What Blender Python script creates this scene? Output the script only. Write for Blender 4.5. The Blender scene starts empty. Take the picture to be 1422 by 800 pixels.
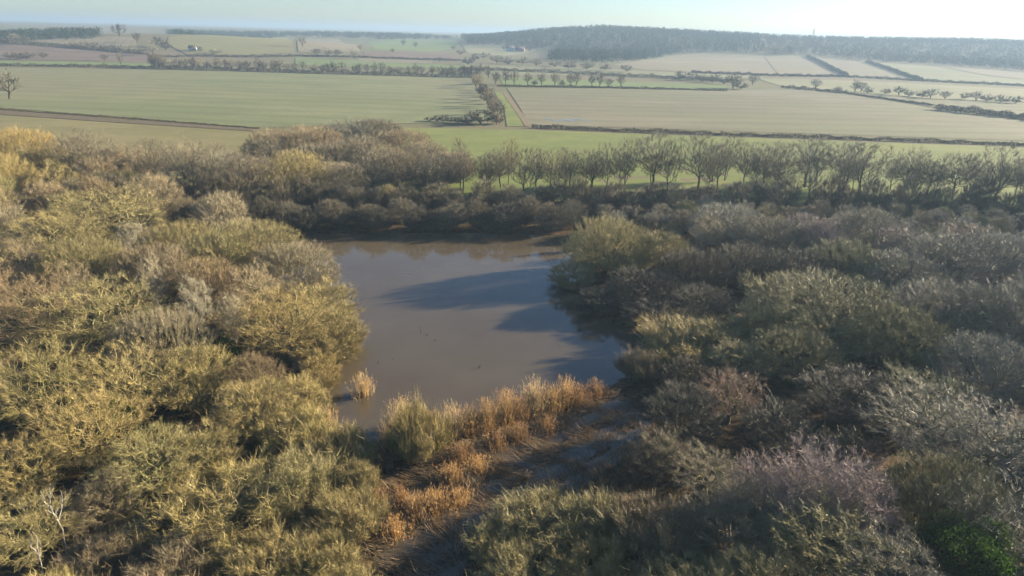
import bpy, bmesh, math, random
import numpy as np
from mathutils import Vector, Matrix

# ------------------------------------------------------------------ camera, sky, sun, exposure
SC = bpy.context.scene
COL = SC.collection
cam_data = bpy.data.cameras.new('camera')
cam_data.sensor_width = 36.0
cam_data.lens = 24.81
cam_data.clip_start = 0.5
cam_data.clip_end = 40000
camera = bpy.data.objects.new('camera', cam_data)
COL.objects.link(camera)
CAM_H = 40.0
PITCH = math.atan(355 / 980)
camera.matrix_world = (Matrix.Translation((0, 0, CAM_H)) @ Matrix.Rotation(math.pi / 2 - PITCH, 4, 'X')
                       @ Matrix.Rotation(math.radians(1.5), 4, 'Z'))
SC.camera = camera

SUN_EL = math.radians(15)
SUN_AZ = math.radians(67)            # clockwise from +Y (straight ahead) towards +X (right)
world = bpy.data.worlds.new('World')
SC.world = world
world.use_nodes = True
wn = world.node_tree
wn.nodes.clear()
sky = wn.nodes.new('ShaderNodeTexSky')
sky.sky_type = 'NISHITA'
sky.sun_disc = False
sky.sun_elevation = SUN_EL
sky.sun_rotation = SUN_AZ
sky.air_density = 0.8
sky.dust_density = 0.45
sky.ozone_density = 3.0
bg = wn.nodes.new('ShaderNodeBackground')
bg.inputs['Strength'].default_value = 0.05
wo = wn.nodes.new('ShaderNodeOutputWorld')
wn.links.new(sky.outputs[0], bg.inputs[0])
wn.links.new(bg.outputs[0], wo.inputs[0])

sun_data = bpy.data.lights.new('sun', 'SUN')
sun_data.energy = 5.0
sun_data.angle = math.radians(0.53)
sun_data.color = (1.0, 0.86, 0.64)
sun = bpy.data.objects.new('sun', sun_data)
COL.objects.link(sun)
to_sun = Vector((math.sin(SUN_AZ) * math.cos(SUN_EL), math.cos(SUN_AZ) * math.cos(SUN_EL), math.sin(SUN_EL)))
sun.rotation_euler = to_sun.to_track_quat('Z', 'Y').to_euler()
sun.location = (300, 100, 200)

SC.view_settings.view_transform = 'Standard'
SC.view_settings.look = 'None'
SC.view_settings.exposure = 1.88
SC.view_settings.gamma = 1.0
SC.view_settings.use_curve_mapping = False
SC.render.engine = 'CYCLES'
cy = SC.cycles
cy.use_denoising = True
cy.denoiser = 'OPENIMAGEDENOISE'
cy.max_bounces = 3
cy.diffuse_bounces = 0
cy.glossy_bounces = 2
cy.transmission_bounces = 2
cy.volume_bounces = 0
cy.transparent_max_bounces = 4
cy.use_adaptive_sampling = True
cy.adaptive_threshold = 0.02
cy.sample_clamp_indirect = 4.0
cy.caustics_reflective = False
cy.caustics_refractive = False

HAZE = 0.0003

# ------------------------------------------------------------------ small helpers
rng = np.random.default_rng(7)


def tag(o, label=None, category=None, group=None, kind=None):
    if label: o['label'] = label
    if category: o['category'] = category
    if group: o['group'] = group
    if kind: o['kind'] = kind
    return o


def link(name, data, parent=None):
    o = bpy.data.objects.new(name, data)
    COL.objects.link(o)
    if parent: o.parent = parent
    return o


def mesh_from(name, V, Fc, mat, var=None, smooth=False):
    """V (n,3); Fc (m,k) with constant k."""
    V = np.ascontiguousarray(V, np.float32)
    Fc = np.ascontiguousarray(Fc, np.int32)
    m, k = Fc.shape
    me = bpy.data.meshes.new(name)
    me.vertices.add(len(V)); me.vertices.foreach_set('co', V.ravel())
    me.loops.add(m * k); me.loops.foreach_set('vertex_index', Fc.ravel())
    me.polygons.add(m)
    me.polygons.foreach_set('loop_start', np.arange(m, dtype=np.int32) * k)
    if smooth: me.polygons.foreach_set('use_smooth', np.ones(m, bool))
    if var is not None:
        a = me.attributes.new('var', 'FLOAT', 'POINT')
        a.data.foreach_set('value', np.ascontiguousarray(var, np.float32))
    me.update(calc_edges=True)
    if mat: me.materials.append(mat)
    return me


def unit(a):
    return a / np.maximum(np.linalg.norm(a, axis=-1, keepdims=True), 1e-9)


def S(t):
    t = np.clip(t, 0, 1)
    return t * t * (3 - 2 * t)


# ------------------------------------------------------------------ procedural materials
def new_mat(name):
    m = bpy.data.materials.new(name)
    m.use_nodes = True
    nt = m.node_tree
    b = nt.nodes['Principled BSDF']
    b.inputs['Roughness'].default_value = 0.9
    b.inputs['Specular IOR Level'].default_value = 0.15
    return m, nt, b


def node(nt, t, **kw):
    n = nt.nodes.new(t)
    for k, v in kw.items(): setattr(n, k, v)
    return n


def mixcol(nt, fac, a, b, blend='MIX'):
    n = node(nt, 'ShaderNodeMix', data_type='RGBA', blend_type=blend)
    for s, v in ((0, fac), (6, a), (7, b)):
        if isinstance(v, (int, float)): n.inputs[s].default_value = v
        elif isinstance(v, tuple): n.inputs[s].default_value = (*v, 1) if len(v) == 3 else v
        else: nt.links.new(v, n.inputs[s])
    return n.outputs[2]


def noise(nt, scale, detail=3, coord='Object', rough=0.55, stretch=None):
    tc = node(nt, 'ShaderNodeTexCoord') if coord != 'Position' else node(nt, 'ShaderNodeNewGeometry')
    out = tc.outputs[coord]
    if stretch:
        mp = node(nt, 'ShaderNodeMapping')
        mp.inputs['Scale'].default_value = stretch[:3]
        mp.inputs['Rotation'].default_value = (0, 0, stretch[3] if len(stretch) > 3 else 0)
        nt.links.new(out, mp.inputs[0]); out = mp.outputs[0]
    n = node(nt, 'ShaderNodeTexNoise')
    n.inputs['Scale'].default_value = scale
    n.inputs['Detail'].default_value = detail
    n.inputs['Roughness'].default_value = rough
    nt.links.new(out, n.inputs['Vector'])
    return n.outputs['Fac']


def ramp(nt, fac, a, b, x0=0.35, x1=0.65):
    n = node(nt, 'ShaderNodeMapRange')
    n.inputs['From Min'].default_value = x0; n.inputs['From Max'].default_value = x1
    n.inputs['To Min'].default_value = a; n.inputs['To Max'].default_value = b
    nt.links.new(fac, n.inputs['Value'])
    return n.outputs[0]


def twig_mat(name, gain=1.0, second=(0.88, 0.85, 0.70), rough=0.75):
    """the object's own colour, varied twig by twig and patch by patch"""
    m, nt, b = new_mat(name)
    oi = node(nt, 'ShaderNodeObjectInfo')
    at = node(nt, 'ShaderNodeAttribute', attribute_name='var')
    br = node(nt, 'ShaderNodeMapRange')
    br.inputs['To Min'].default_value = 0.5 * gain; br.inputs['To Max'].default_value = 1.5 * gain
    nt.links.new(at.outputs['Fac'], br.inputs['Value'])
    n = ramp(nt, noise(nt, 0.55, 2), 0, 1, 0.38, 0.62)
    tint = mixcol(nt, n, (1.08, 1.0, 0.92), second)
    c = mixcol(nt, 1.0, oi.outputs['Color'], tint, 'MULTIPLY')
    sc = node(nt, 'ShaderNodeVectorMath', operation='SCALE')
    nt.links.new(c, sc.inputs[0]); nt.links.new(br.outputs[0], sc.inputs['Scale'])
    nt.links.new(sc.outputs[0], b.inputs['Base Color'])
    b.inputs['Roughness'].default_value = rough
    return m


def bark_mat(name, a, c, moss=None, scale=1.6):
    m, nt, b = new_mat(name)
    col = mixcol(nt, ramp(nt, noise(nt, scale, 5, stretch=(1, 1, 0.35)), 0, 1, 0.35, 0.65), a, c)
    if moss:
        col = mixcol(nt, ramp(nt, noise(nt, 0.7, 3), 0, 0.9, 0.42, 0.6), col, moss)
    nt.links.new(col, b.inputs['Base Color'])
    bump = node(nt, 'ShaderNodeBump'); bump.inputs['Strength'].default_value = 0.6; bump.inputs['Distance'].default_value = 0.04
    nt.links.new(noise(nt, 6, 4, stretch=(1, 1, 0.25)), bump.inputs['Height'])
    nt.links.new(bump.outputs[0], b.inputs['Normal'])
    return m


def field_mat(name, a, c, stripe=0.0, angle=0.0, patch=0.012, third=None):
    """crop or grass: two tones in drifting patches, drill lines along one direction"""
    m, nt, b = new_mat(name)
    f = noise(nt, patch, 5, 'Position', 0.6, (1, 2.2, 1, angle))
    col = mixcol(nt, ramp(nt, f, 0, 1, 0.42, 0.58), tuple(.9 * v for v in a), tuple(1.06 * v for v in c))
    if third:
        col = mixcol(nt, ramp(nt, noise(nt, patch * 0.45, 3, 'Position', 0.5, (1, 1.6, 1, angle + 0.4)), 0, 0.95, 0.44, 0.56), col, third)
    blot = noise(nt, patch * 5, 6, 'Position', 0.7, (1, 1.5, 1, angle))
    col = mixcol(nt, ramp(nt, blot, 0, 0.75, 0.45, 0.75), col, tuple(0.55 * v for v in a))
    fine = noise(nt, 0.35, 4, 'Position', 0.65, (1, 4, 1, angle))
    col = mixcol(nt, 0.55, col, mixcol(nt, fine, tuple(0.55 * v for v in a), tuple(min(1, 1.5 * v) for v in c)))
    if stripe:
        geo = node(nt, 'ShaderNodeNewGeometry')
        mp = node(nt, 'ShaderNodeMapping'); mp.inputs['Rotation'].default_value = (0, 0, angle)
        nt.links.new(geo.outputs['Position'], mp.inputs[0])
        w = node(nt, 'ShaderNodeTexWave', bands_direction='Y')
        w.inputs['Scale'].default_value = stripe; w.inputs['Distortion'].default_value = 1.2
        w.inputs['Detail'].default_value = 2; w.inputs['Detail Scale'].default_value = 0.1
        nt.links.new(mp.outputs[0], w.inputs[0])
        col = mixcol(nt, ramp(nt, w.outputs['Fac'], 0, 0.2, 0.6, 1.0), col, tuple(0.45 * v for v in a))
    nt.links.new(col, b.inputs['Base Color'])
    return m


M = {}
M['twig'] = twig_mat('twig_bark', 1.0, (0.88, 0.85, 0.70), 0.48)
M['twig'].node_tree.nodes['Principled BSDF'].inputs['Specular IOR Level'].default_value = 0.38
M['far_twig'] = twig_mat('far_twig_mass', 1.0, (0.9, 0.88, 0.75), 1.0)
M['far_twig'].node_tree.nodes['Principled BSDF'].inputs['Specular IOR Level'].default_value = 0.0


def thin_blade(m, share):
    """dry blades and leaves let light through"""
    nt = m.node_tree; b = nt.nodes['Principled BSDF']; out = nt.nodes['Material Output']
    tr = node(nt, 'ShaderNodeBsdfTranslucent'); mx = node(nt, 'ShaderNodeMixShader')
    nt.links.new(b.inputs['Base Color'].links[0].from_socket, tr.inputs[0])
    mx.inputs[0].default_value = share
    nt.links.new(b.outputs[0], mx.inputs[1]); nt.links.new(tr.outputs[0], mx.inputs[2]); nt.links.new(mx.outputs[0], out.inputs[0])


M['leaf'] = twig_mat('evergreen_leaf', 1.0, (0.7, 0.95, 0.5), 0.65)
M['leaf'].node_tree.nodes['Principled BSDF'].inputs['Specular IOR Level'].default_value = 0.08
M['reed'] = twig_mat('dry_reed', 1.0, (0.85, 0.7, 0.55), 0.7)
thin_blade(M['reed'], 0.28); thin_blade(M['leaf'], 0.3)
M['bark_moss'] = bark_mat('mossy_bark', (0.13, 0.11, 0.065), (0.26, 0.22, 0.14), (0.28, 0.26, 0.085))
M['bark_dark'] = bark_mat('dark_bark', (0.055, 0.045, 0.032), (0.12, 0.10, 0.07), (0.10, 0.10, 0.04))
M['bark_birch'] = bark_mat('birch_bark', (0.50, 0.46, 0.39), (0.32, 0.285, 0.23), None, 2.4)
M['bark_sallow'] = bark_mat('willow_bark', (0.17, 0.145, 0.075), (0.10, 0.085, 0.05), (0.20, 0.18, 0.06))

# ------------------------------------------------------------------ terrain
POND = np.array([[-48.5, 137.5], [-31.7, 140.8], [-17.0, 142.8], [-2.0, 143.7], [13.2, 143.5], [14.3, 121.1], [10.9, 104.6], [13.7, 96.7], [18.2, 93.8], [19.7, 86.4], [15.3, 78.2], [10.6, 75.7], [4.5, 74.4], [-1.3, 69.9], [-6.7, 66.5], [-10.8, 63.2], [-14.8, 60.9], [-20.8, 62.7], [-25.1, 73.7], [-29.2, 85.6], [-32.8, 101.4], [-42.3, 118.4]])
MARSH = np.array([[-14.8, 60.9], [-10.8, 63.2], [-6.7, 66.5], [-1.3, 69.9], [4.5, 74.4], [10.6, 75.7], [15.3, 78.2], [17.2, 76.0], [16.2, 66.2], [12.8, 59.4], [6.4, 54.5], [1.1, 50.3], [-1.8, 45.0], [-2.6, 40.5], [-11.0, 40.2], [-11.1, 44.6], [-11.1, 48.9], [-13.3, 53.7], [-14.9, 58.1]])


def poly_sdf(P, X, Y):
    """signed distance to a polygon, negative inside"""
    X = np.asarray(X, float); Y = np.asarray(Y, float)
    d = np.full(X.shape, 1e18); ins = np.zeros(X.shape, bool)
    for (ax, ay), (bx, by) in zip(P, np.roll(P, -1, 0)):
        ex, ey = bx - ax, by - ay
        t = np.clip(((X - ax) * ex + (Y - ay) * ey) / (ex * ex + ey * ey), 0, 1)
        d = np.minimum(d, (X - ax - t * ex) ** 2 + (Y - ay - t * ey) ** 2)
        c = ((ay > Y) != (by > Y)) & (X < ex * (Y - ay) / (ey if ey else 1e-9) + ax)
        ins ^= c
    d = np.sqrt(d)
    return np.where(ins, -d, d)


def lump(x, y, s, ph):
    return (np.sin(x * s + ph) * np.cos(y * s * 1.13 - ph * 1.7) + 0.5 * np.sin(x * s * 2.3 - y * s * 1.9 + ph * 3))


def terrain_base(x, y):
    x = np.asarray(x, float); y = np.asarray(y, float)
    wx = S((x + 250) / 450)
    z = (1 - wx) * 24 * S((y - 800) / 1700)
    z = z + wx * (8 * S((y - 750) / 500) + 34 * S((y - 1200) / 450) * (1 - .3 * S((x - 900) / 600)) - 25 * S((y - 1780) / 700))
    z = z + wx * 3.4 * np.sin(x / 190 + .5) * S((y - 1250) / 400)
    z = z + 2.4 * np.sin(x / 150 + 1) * np.sin(y / 120 + .6) * S((y - 700) / 200)
    return z + 21 * np.exp(-((x + 560) / 330) ** 2 - ((y - 1130) / 230) ** 2)


def terrain(x, y):
    x = np.asarray(x, float); y = np.asarray(y, float)
    z = terrain_base(x, y)
    near = (np.abs(x) < 260) & (y > -60) & (y < 330)
    zz = np.zeros_like(z)
    if near.any():
        xn, yn = x[near], y[near]
        d = poly_sdf(POND, xn, yn); dm = poly_sdf(MARSH, xn, yn)
        bank = 0.45 + 0.18 * lump(xn, yn, 0.31, 0.4) * S(d / 6)
        land = 0.06 + (bank - 0.06) * S(np.minimum(d, dm) / 5.0 + 0.1)
        land = land * (1 - S((yn - 200) / 80)) + 0.0
        wet = S(-dm / 2.5) * (0.16 - 0.11 * lump(xn, yn, 0.9, 2.1) - 0.06 * lump(xn, yn, 2.1, .4))
        zz[near] = np.where(d < 0, np.maximum(-1.2, d * 0.35), land - wet)
    return z + zz


def axis(spec):
    out = []
    for a, b, st in spec: out += list(np.arange(a, b, st))
    return np.array(out + [spec[-1][1]], float)


gx = axis([(-9000, -3000, 600), (-3000, -1500, 100), (-1500, -300, 30), (-300, -90, 10), (-90, 110, 1.6), (110, 300, 8), (300, 1800, 30), (1800, 3000, 100), (3000, 9000, 600)])
gy = axis([(-400, 20, 40), (20, 160, 1.6), (160, 340, 8), (340, 2600, 26), (2600, 4000, 120), (4000, 9000, 600)])
XX, YY = np.meshgrid(gx, gy)
ZZ = terrain(XX.ravel(), YY.ravel())
nx, ny = len(gx), len(gy)
idx = np.arange(nx * ny).reshape(ny, nx)
quads = np.stack([idx[:-1, :-1], idx[:-1, 1:], idx[1:, 1:], idx[1:, :-1]], -1).reshape(-1, 4)

gm, nt, b = new_mat('ground_soil_and_grass')
# far land: dull grass and arable; near the pond: leaf litter, moss, mud
far = mixcol(nt, ramp(nt, noise(nt, 0.004, 5, 'Position'), 0, 1, 0.35, 0.65), (0.145, 0.15, 0.062), (0.19, 0.15, 0.095))
litter = mixcol(nt, ramp(nt, noise(nt, 0.9, 6, 'Position'), 0, 1, 0.35, 0.65), (0.045, 0.032, 0.017), (0.15, 0.085, 0.04))
litter = mixcol(nt, ramp(nt, noise(nt, 0.12, 3, 'Position'), 0, 0.75, 0.45, 0.65), litter, (0.05, 0.055, 0.02))
geo = node(nt, 'ShaderNodeNewGeometry'); sx = node(nt, 'ShaderNodeSeparateXYZ'); nt.links.new(geo.outputs['Position'], sx.inputs[0])
col = mixcol(nt, ramp(nt, sx.outputs['Y'], 0, 1, 172, 190), litter, far)
nt.links.new(col, b.inputs['Base Color'])
bump = node(nt, 'ShaderNodeBump'); bump.inputs['Strength'].default_value = 0.5; bump.inputs['Distance'].default_value = 0.1
nt.links.new(noise(nt, 2.5, 5, 'Position'), bump.inputs['Height']); nt.links.new(bump.outputs[0], b.inputs['Normal'])
tag(link('ground', mesh_from('ground', np.stack([XX.ravel(), YY.ravel(), ZZ], 1), quads, gm, smooth=True)), kind='structure')

# pond water: a flat sheet over the hollow, silty brown with a smooth, faintly rippled surface
wm, nt, b = new_mat('silty_pond_water')
silt = mixcol(nt, ramp(nt, noise(nt, 0.06, 4, 'Position'), 0, 1, 0.35, 0.65), (0.09, 0.068, 0.04), (0.108, 0.087, 0.056))
nt.links.new(silt, b.inputs['Base Color'])
b.inputs['IOR'].default_value = 1.33
b.inputs['Specular IOR Level'].default_value = 0.85
nt.links.new(ramp(nt, noise(nt, 0.09, 4, 'Position', 0.6, (1, 2.5, 1)), 0.015, 0.10, 0.4, 0.7), b.inputs['Roughness'])
bump = node(nt, 'ShaderNodeBump'); bump.inputs['Strength'].default_value = 0.05; bump.inputs['Distance'].default_value = 0.05
nt.links.new(noise(nt, 1.1, 3, 'Position', 0.5, (0.6, 1.6, 1)), bump.inputs['Height']); nt.links.new(bump.outputs[0], b.inputs['Normal'])
px = np.concatenate([POND]); cen = POND.mean(0)
ring = cen + (POND - cen) * 1.0
ring = ring + unit(ring - cen) * 3.0
bm = bmesh.new()
bm.faces.new([bm.verts.new((x, y, 0.0)) for x, y in ring])
bmesh.ops.triangulate(bm, faces=bm.faces[:])
me = bpy.data.meshes.new('pond_water'); bm.to_mesh(me); bm.free(); me.materials.append(wm)
tag(link('pond_water', me), kind='structure')
bm = bmesh.new()
bm.faces.new([bm.verts.new((x, y, 0.004)) for x, y in MARSH])
bmesh.ops.triangulate(bm, faces=bm.faces[:])
me = bpy.data.meshes.new('marsh_water'); bm.to_mesh(me); bm.free(); me.materials.append(wm)
tag(link('marsh_water', me), kind='structure')

# ------------------------------------------------------------------ fields, meadow, tracks: sheets laid on the terrain
FM = {
    'meadow': field_mat('meadow_grass', (0.145, 0.185, 0.05), (0.205, 0.225, 0.07), patch=0.02),
    'rough': field_mat('rough_pasture', (0.19, 0.18, 0.075), (0.24, 0.21, 0.10), patch=0.02),
    'crop': field_mat('young_crop', (0.15, 0.18, 0.08), (0.23, 0.235, 0.12), 0.013, 0.10, 0.007, (0.235, 0.20, 0.13)),
    'plough': field_mat('ploughed_field', (0.165, 0.155, 0.095), (0.235, 0.215, 0.14), 0.013, -0.08, 0.007, (0.155, 0.18, 0.08)),
    'dark_plough': field_mat('dark_ploughed_field', (0.15, 0.11, 0.085), (0.20, 0.15, 0.115), 0.0, -0.1, 0.008),
    'buff': field_mat('stubble_field', (0.22, 0.185, 0.125), (0.28, 0.24, 0.16), 0.03, 1.2, 0.009, (0.20, 0.19, 0.115)),
    'striped': field_mat('drilled_hill_field', (0.24, 0.20, 0.105), (0.21, 0.21, 0.09), 0.02, 0.75, 0.008),
    'green': field_mat('winter_wheat', (0.14, 0.19, 0.06), (0.18, 0.22, 0.08), patch=0.01),
    'pale': field_mat('pale_pasture', (0.20, 0.215, 0.11), (0.26, 0.24, 0.14), patch=0.01),
    'dirt': field_mat('dirt_track', (0.26, 0.205, 0.13), (0.20, 0.155, 0.095), patch=0.3),
    'dark_dirt': field_mat('muddy_margin', (0.12, 0.095, 0.06), (0.16, 0.13, 0.08), patch=0.2),
}


def sheet(name, pts, mat, lift, step):
    bm = bmesh.new()
    bm.faces.new([bm.verts.new((x, y, 0)) for x, y in pts])
    bmesh.ops.triangulate(bm, faces=bm.faces[:])
    for _ in range(9):
        long_e = [e for e in bm.edges if e.calc_length() > step]
        if not long_e or len(bm.faces) > 9000: break
        bmesh.ops.subdivide_edges(bm, edges=long_e, cuts=1)
        bmesh.ops.triangulate(bm, faces=[f for f in bm.faces if len(f.verts) > 3])
    co = np.array([v.co[:] for v in bm.verts])
    z = terrain(co[:, 0], co[:, 1]) + lift + 0.00018 * np.hypot(co[:, 0], co[:, 1])
    for v, zz in zip(bm.verts, z): v.co.z = zz
    bmesh.ops.recalc_face_normals(bm, faces=bm.faces[:])
    up = sum(f.normal.z for f in bm.faces)
    if up < 0: bmesh.ops.reverse_faces(bm, faces=bm.faces[:])
    me = bpy.data.meshes.new(name); bm.to_mesh(me); bm.free(); me.materials.append(mat)
    return tag(link(name, me), kind='structure')


for name, mk, lift, pts in [
    ('meadow', 'meadow', 0.1, [[-48.8, 309.6], [2.6, 312.4], [87.2, 306.3], [211.2, 297.4], [271.8, 292.1], [171.0, 177.9], [129.9, 176.7], [90.0, 178.6], [33.9, 175.3], [-13.0, 168.8], [-26.5, 165.2]]),
    ('rough_pasture', 'rough', 0.1, [[-328.5, 358.7], [-228.3, 317.4], [-162.3, 300.6], [-102.6, 285.5], [-47.7, 302.7], [-26.5, 165.1], [-55.8, 159.8], [-85.6, 159.0], [-120.3, 161.1], [-157.7, 165.3]]),
    ('crop_field', 'crop', 0.1, [[-564.6, 626.1], [-449.5, 637.4], [-330.2, 662.1], [-196.1, 669.7], [-43.2, 661.4], [-20.8, 502.0], [-11.5, 368.7], [-18.9, 331.1], [-51.0, 324.6], [-108.2, 297.4], [-172.0, 319.4], [-247.2, 344.6], [-334.5, 365.4]]),
    ('ploughed_field', 'plough', 0.1, [[-7.8, 552.5], [74.4, 573.8], [168.4, 587.0], [232.2, 636.8], [262.9, 578.8], [270.3, 469.3], [287.5, 410.8], [308.5, 349.6], [274.8, 309.7], [226.9, 320.8], [93.2, 328.7], [6.0, 331.5], [1.8, 409.0]]),
    ('lane_verge', 'meadow', 0.12, [[-16.3, 515.2], [-10.8, 517.3], [0.2, 409.0], [5.3, 325.5], [-4.2, 323.5], [-7.1, 407.0]]),
    ('farm_track', 'dirt', 0.2, [[-10.8, 517.3], [-8.8, 518.4], [-0.7, 425.1], [3.6, 372.8], [6.6, 326.5], [4.0, 325.5], [0.6, 371.9], [-3.6, 424.1]]),
    ('muddy_margin', 'dark_dirt', 0.25, [[-281.1, 344.0], [-239.2, 333.1], [-168.3, 312.3], [-104.9, 292.2], [-102.6, 285.5], [-161.8, 299.7], [-228.3, 317.4], [-266.8, 325.8]]),
    ('green_strip', 'green', 0.1, [[-16.5, 683.6], [74.1, 678.8], [187.4, 655.6], [171.9, 599.6], [75.8, 585.8], [-10.2, 566.5]]),
    ('pale_pasture', 'pale', 0.1, [[252.8, 781.1], [371.6, 790.1], [495.2, 719.1], [570.3, 659.7], [409.5, 469.2], [382.2, 551.3], [319.0, 556.9], [277.4, 611.8], [238.9, 655.7]]),
    ('drilled_field', 'plough', 0.2, [[273.8, 603.6], [315.1, 549.8], [377.1, 543.8], [400.4, 458.4], [313.7, 355.8], [292.6, 418.3], [276.6, 480.6]]),
    ('stubble_slope', 'buff', 0.1, [[119.2, 936.8], [257.5, 1263.6], [346.1, 1325.3], [422.1, 1282.0], [301.7, 856.6], [210.6, 843.3], [142.6, 855.4]]),
    ('stubble_slope', 'buff', 0.1, [[419.7, 1267.0], [501.1, 1301.6], [393.2, 890.2], [303.5, 857.0]]),
    ('stubble_slope', 'buff', 0.1, [[500.6, 1280.3], [550.5, 1182.8], [470.0, 877.2], [399.6, 892.9]]),
    ('pale_slope', 'pale', 0.1, [[551.7, 1165.7], [623.0, 1106.2], [609.9, 962.4], [629.9, 919.2], [577.0, 840.1], [478.3, 857.8]]),
    ('stubble_slope', 'buff', 0.1, [[630.2, 1119.4], [690.7, 1077.1], [722.6, 976.1], [664.1, 894.8], [632.6, 923.4], [619.1, 974.3]]),
    ('valley_pasture', 'pale', 0.1, [[-69.6, 903.6], [34.9, 874.5], [147.8, 837.2], [271.5, 815.1], [261.9, 785.5], [135.9, 767.1], [-20.5, 727.6], [-60.2, 780.7]]),
    ('grass_strip', 'green', 0.1, [[-567.4, 707.8], [-513.2, 729.8], [-444.6, 746.8], [-377.3, 758.4], [-352.7, 708.0], [-472.3, 670.4], [-529.0, 659.0]]),
    ('dark_ploughed_field', 'dark_plough', 0.1, [[-759.2, 954.5], [-649.7, 930.1], [-549.0, 912.0], [-439.9, 878.3], [-384.7, 770.4], [-451.2, 758.0], [-520.6, 740.5], [-575.4, 718.1]]),
    ('stubble_ridge', 'buff', 0.3, [[-636.6, 969.3], [-626.2, 1011.6], [-581.1, 1055.5], [-539.9, 1054.7], [-475.5, 924.3], [-545.5, 937.4]]),
    ('drilled_hill_field', 'striped', 0.3, [[-469.8, 994.3], [-502.5, 1073.0], [-490.2, 1155.2], [-679.3, 1854.3], [-545.5, 1767.6], [-296.3, 985.9], [-334.5, 931.1], [-404.9, 906.0]]),
    ('stubble_ridge', 'buff', 0.3, [[-519.7, 1749.2], [-430.0, 1783.7], [-256.7, 1207.7], [-225.8, 1060.8], [-270.9, 998.4], [-296.9, 1001.4]]),
    ('green_field', 'green', 0.1, [[-346.4, 1710.0], [-290.2, 1882.6], [-157.6, 1818.0], [-111.4, 1445.5], [-138.0, 1191.6], [-215.4, 1114.0]]),
    ('dark_ploughed_field', 'dark_plough', 0.1, [[-221.9, 1066.7], [-177.2, 1146.0], [-83.7, 1086.2], [-75.9, 985.4], [-152.0, 981.6], [-206.8, 993.1]]),
    ('stubble_strip', 'buff', 0.1, [[-206.3, 954.3], [-108.8, 938.0], [-103.0, 887.2], [-193.6, 894.5]]),
    ('green_field', 'green', 0.1, [[-279.6, 929.1], [-204.6, 916.7], [-66.4, 861.6], [-61.9, 803.7], [-240.7, 797.5]]),
    ('pale_slope', 'pale', 0.1, [[-119.8, 1555.2], [-26.9, 1409.5], [32.7, 1334.3], [-21.7, 1149.3], [-81.6, 1211.8]]),
]:
    sheet(name, pts, FM[mk], lift, 45.0)


# ------------------------------------------------------------------ bare trees: skeletons grown from the stems out to the twig tips
def bez(p0, c, p1, n):
    t = np.linspace(0, 1, n + 1)[1:, None]
    return (1 - t) ** 2 * p0 + 2 * t * (1 - t) * c + t * t * p1


def grow(r, stems, tips, seg=0.7, kpath=0.25, gnarl=0.06, tangent=0.45):
    cap = 40000
    P = np.zeros((cap, 3)); par = np.full(cap, -1); L = np.zeros(cap); D = np.zeros((cap, 3)); n = 0
    for poly in stems:
        prev = -1
        for i, p in enumerate(poly):
            P[n] = p; par[n] = prev
            if prev >= 0:
                v = p - P[prev]; l = np.linalg.norm(v); L[n] = L[prev] + l; D[n] = v / max(l, 1e-9)
            else:
                D[n] = unit(poly[1] - poly[0])
            prev = n; n += 1
    n_stem = n
    base = np.mean([s[0] for s in stems], 0)
    order = np.argsort(np.linalg.norm(tips - base, axis=1) + r.normal(0, 0.4, len(tips)))
    endn = []
    for k in order:
        t = tips[k]
        v = t - P[:n]; d = np.linalg.norm(v, axis=1) + 1e-6
        cosd = (v * D[:n]).sum(1) / d
        cost = d * (1 + 0.9 * np.clip(0.35 - cosd, 0, None)) + kpath * L[:n] + (P[:n, 2] < 0.15) * 0.3
        j = int(np.argmin(cost)); l = d[j]
        ns = max(1, int(round(l / seg)))
        c = P[j] + D[j] * l * tangent + r.normal(0, gnarl * l, 3)
        q = bez(P[j], c, t, ns)
        if ns > 1: q[:-1] += r.normal(0, gnarl * seg, (ns - 1, 3))
        prev = j
        for p in q:
            P[n] = p; par[n] = prev
            vv = p - P[prev]; ll = np.linalg.norm(vv); L[n] = L[prev] + ll; D[n] = vv / max(ll, 1e-9)
            prev = n; n += 1
        endn.append(n - 1)
    P, par, D = P[:n], par[:n], D[:n]
    cnt = np.zeros(n)
    cnt[endn] = 1
    for i in range(n - 1, -1, -1):
        if cnt[i] == 0: cnt[i] = 0.5
        if par[i] >= 0: cnt[par[i]] += cnt[i] if cnt[i] >= 1 else 0
    return P, par, D, cnt


def tubes(A, B, ra, rb, k):
    """open frustums between A and B"""
    d = unit(B - A)
    ref = np.where(np.abs(d[:, 2:3]) > 0.9, np.array([[1., 0, 0]]), np.array([[0, 0, 1.]]))
    u = unit(np.cross(d, ref)); w = np.cross(d, u)
    n = len(A)
    a = np.arange(k) * 2 * np.pi / k
    ringv = u[:, None] * np.cos(a)[None, :, None] + w[:, None] * np.sin(a)[None, :, None]
    V = np.concatenate([A[:, None] + ringv * ra[:, None, None], B[:, None] + ringv * rb[:, None, None]], 1).reshape(-1, 3)
    i = np.arange(k); j = (i + 1) % k
    f = np.stack([i, j, j + k, i + k], 1)
    Fc = (np.arange(n) * 2 * k)[:, None, None] + f[None]
    return V, Fc.reshape(-1, 4)


def blades(O, Dr, Ln, W, r, bend=0.0):
    """slim pointed blades, one triangle each"""
    side = unit(np.cross(Dr, r.normal(size=Dr.shape)))
    tip = O + Dr * Ln[:, None]
    if bend: tip = tip + r.normal(0, bend, tip.shape) * Ln[:, None]
    V = np.stack([O - side * W[:, None] / 2, O + side * W[:, None] / 2, tip], 1).reshape(-1, 3)
    return V, np.arange(len(V)).reshape(-1, 3)


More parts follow.
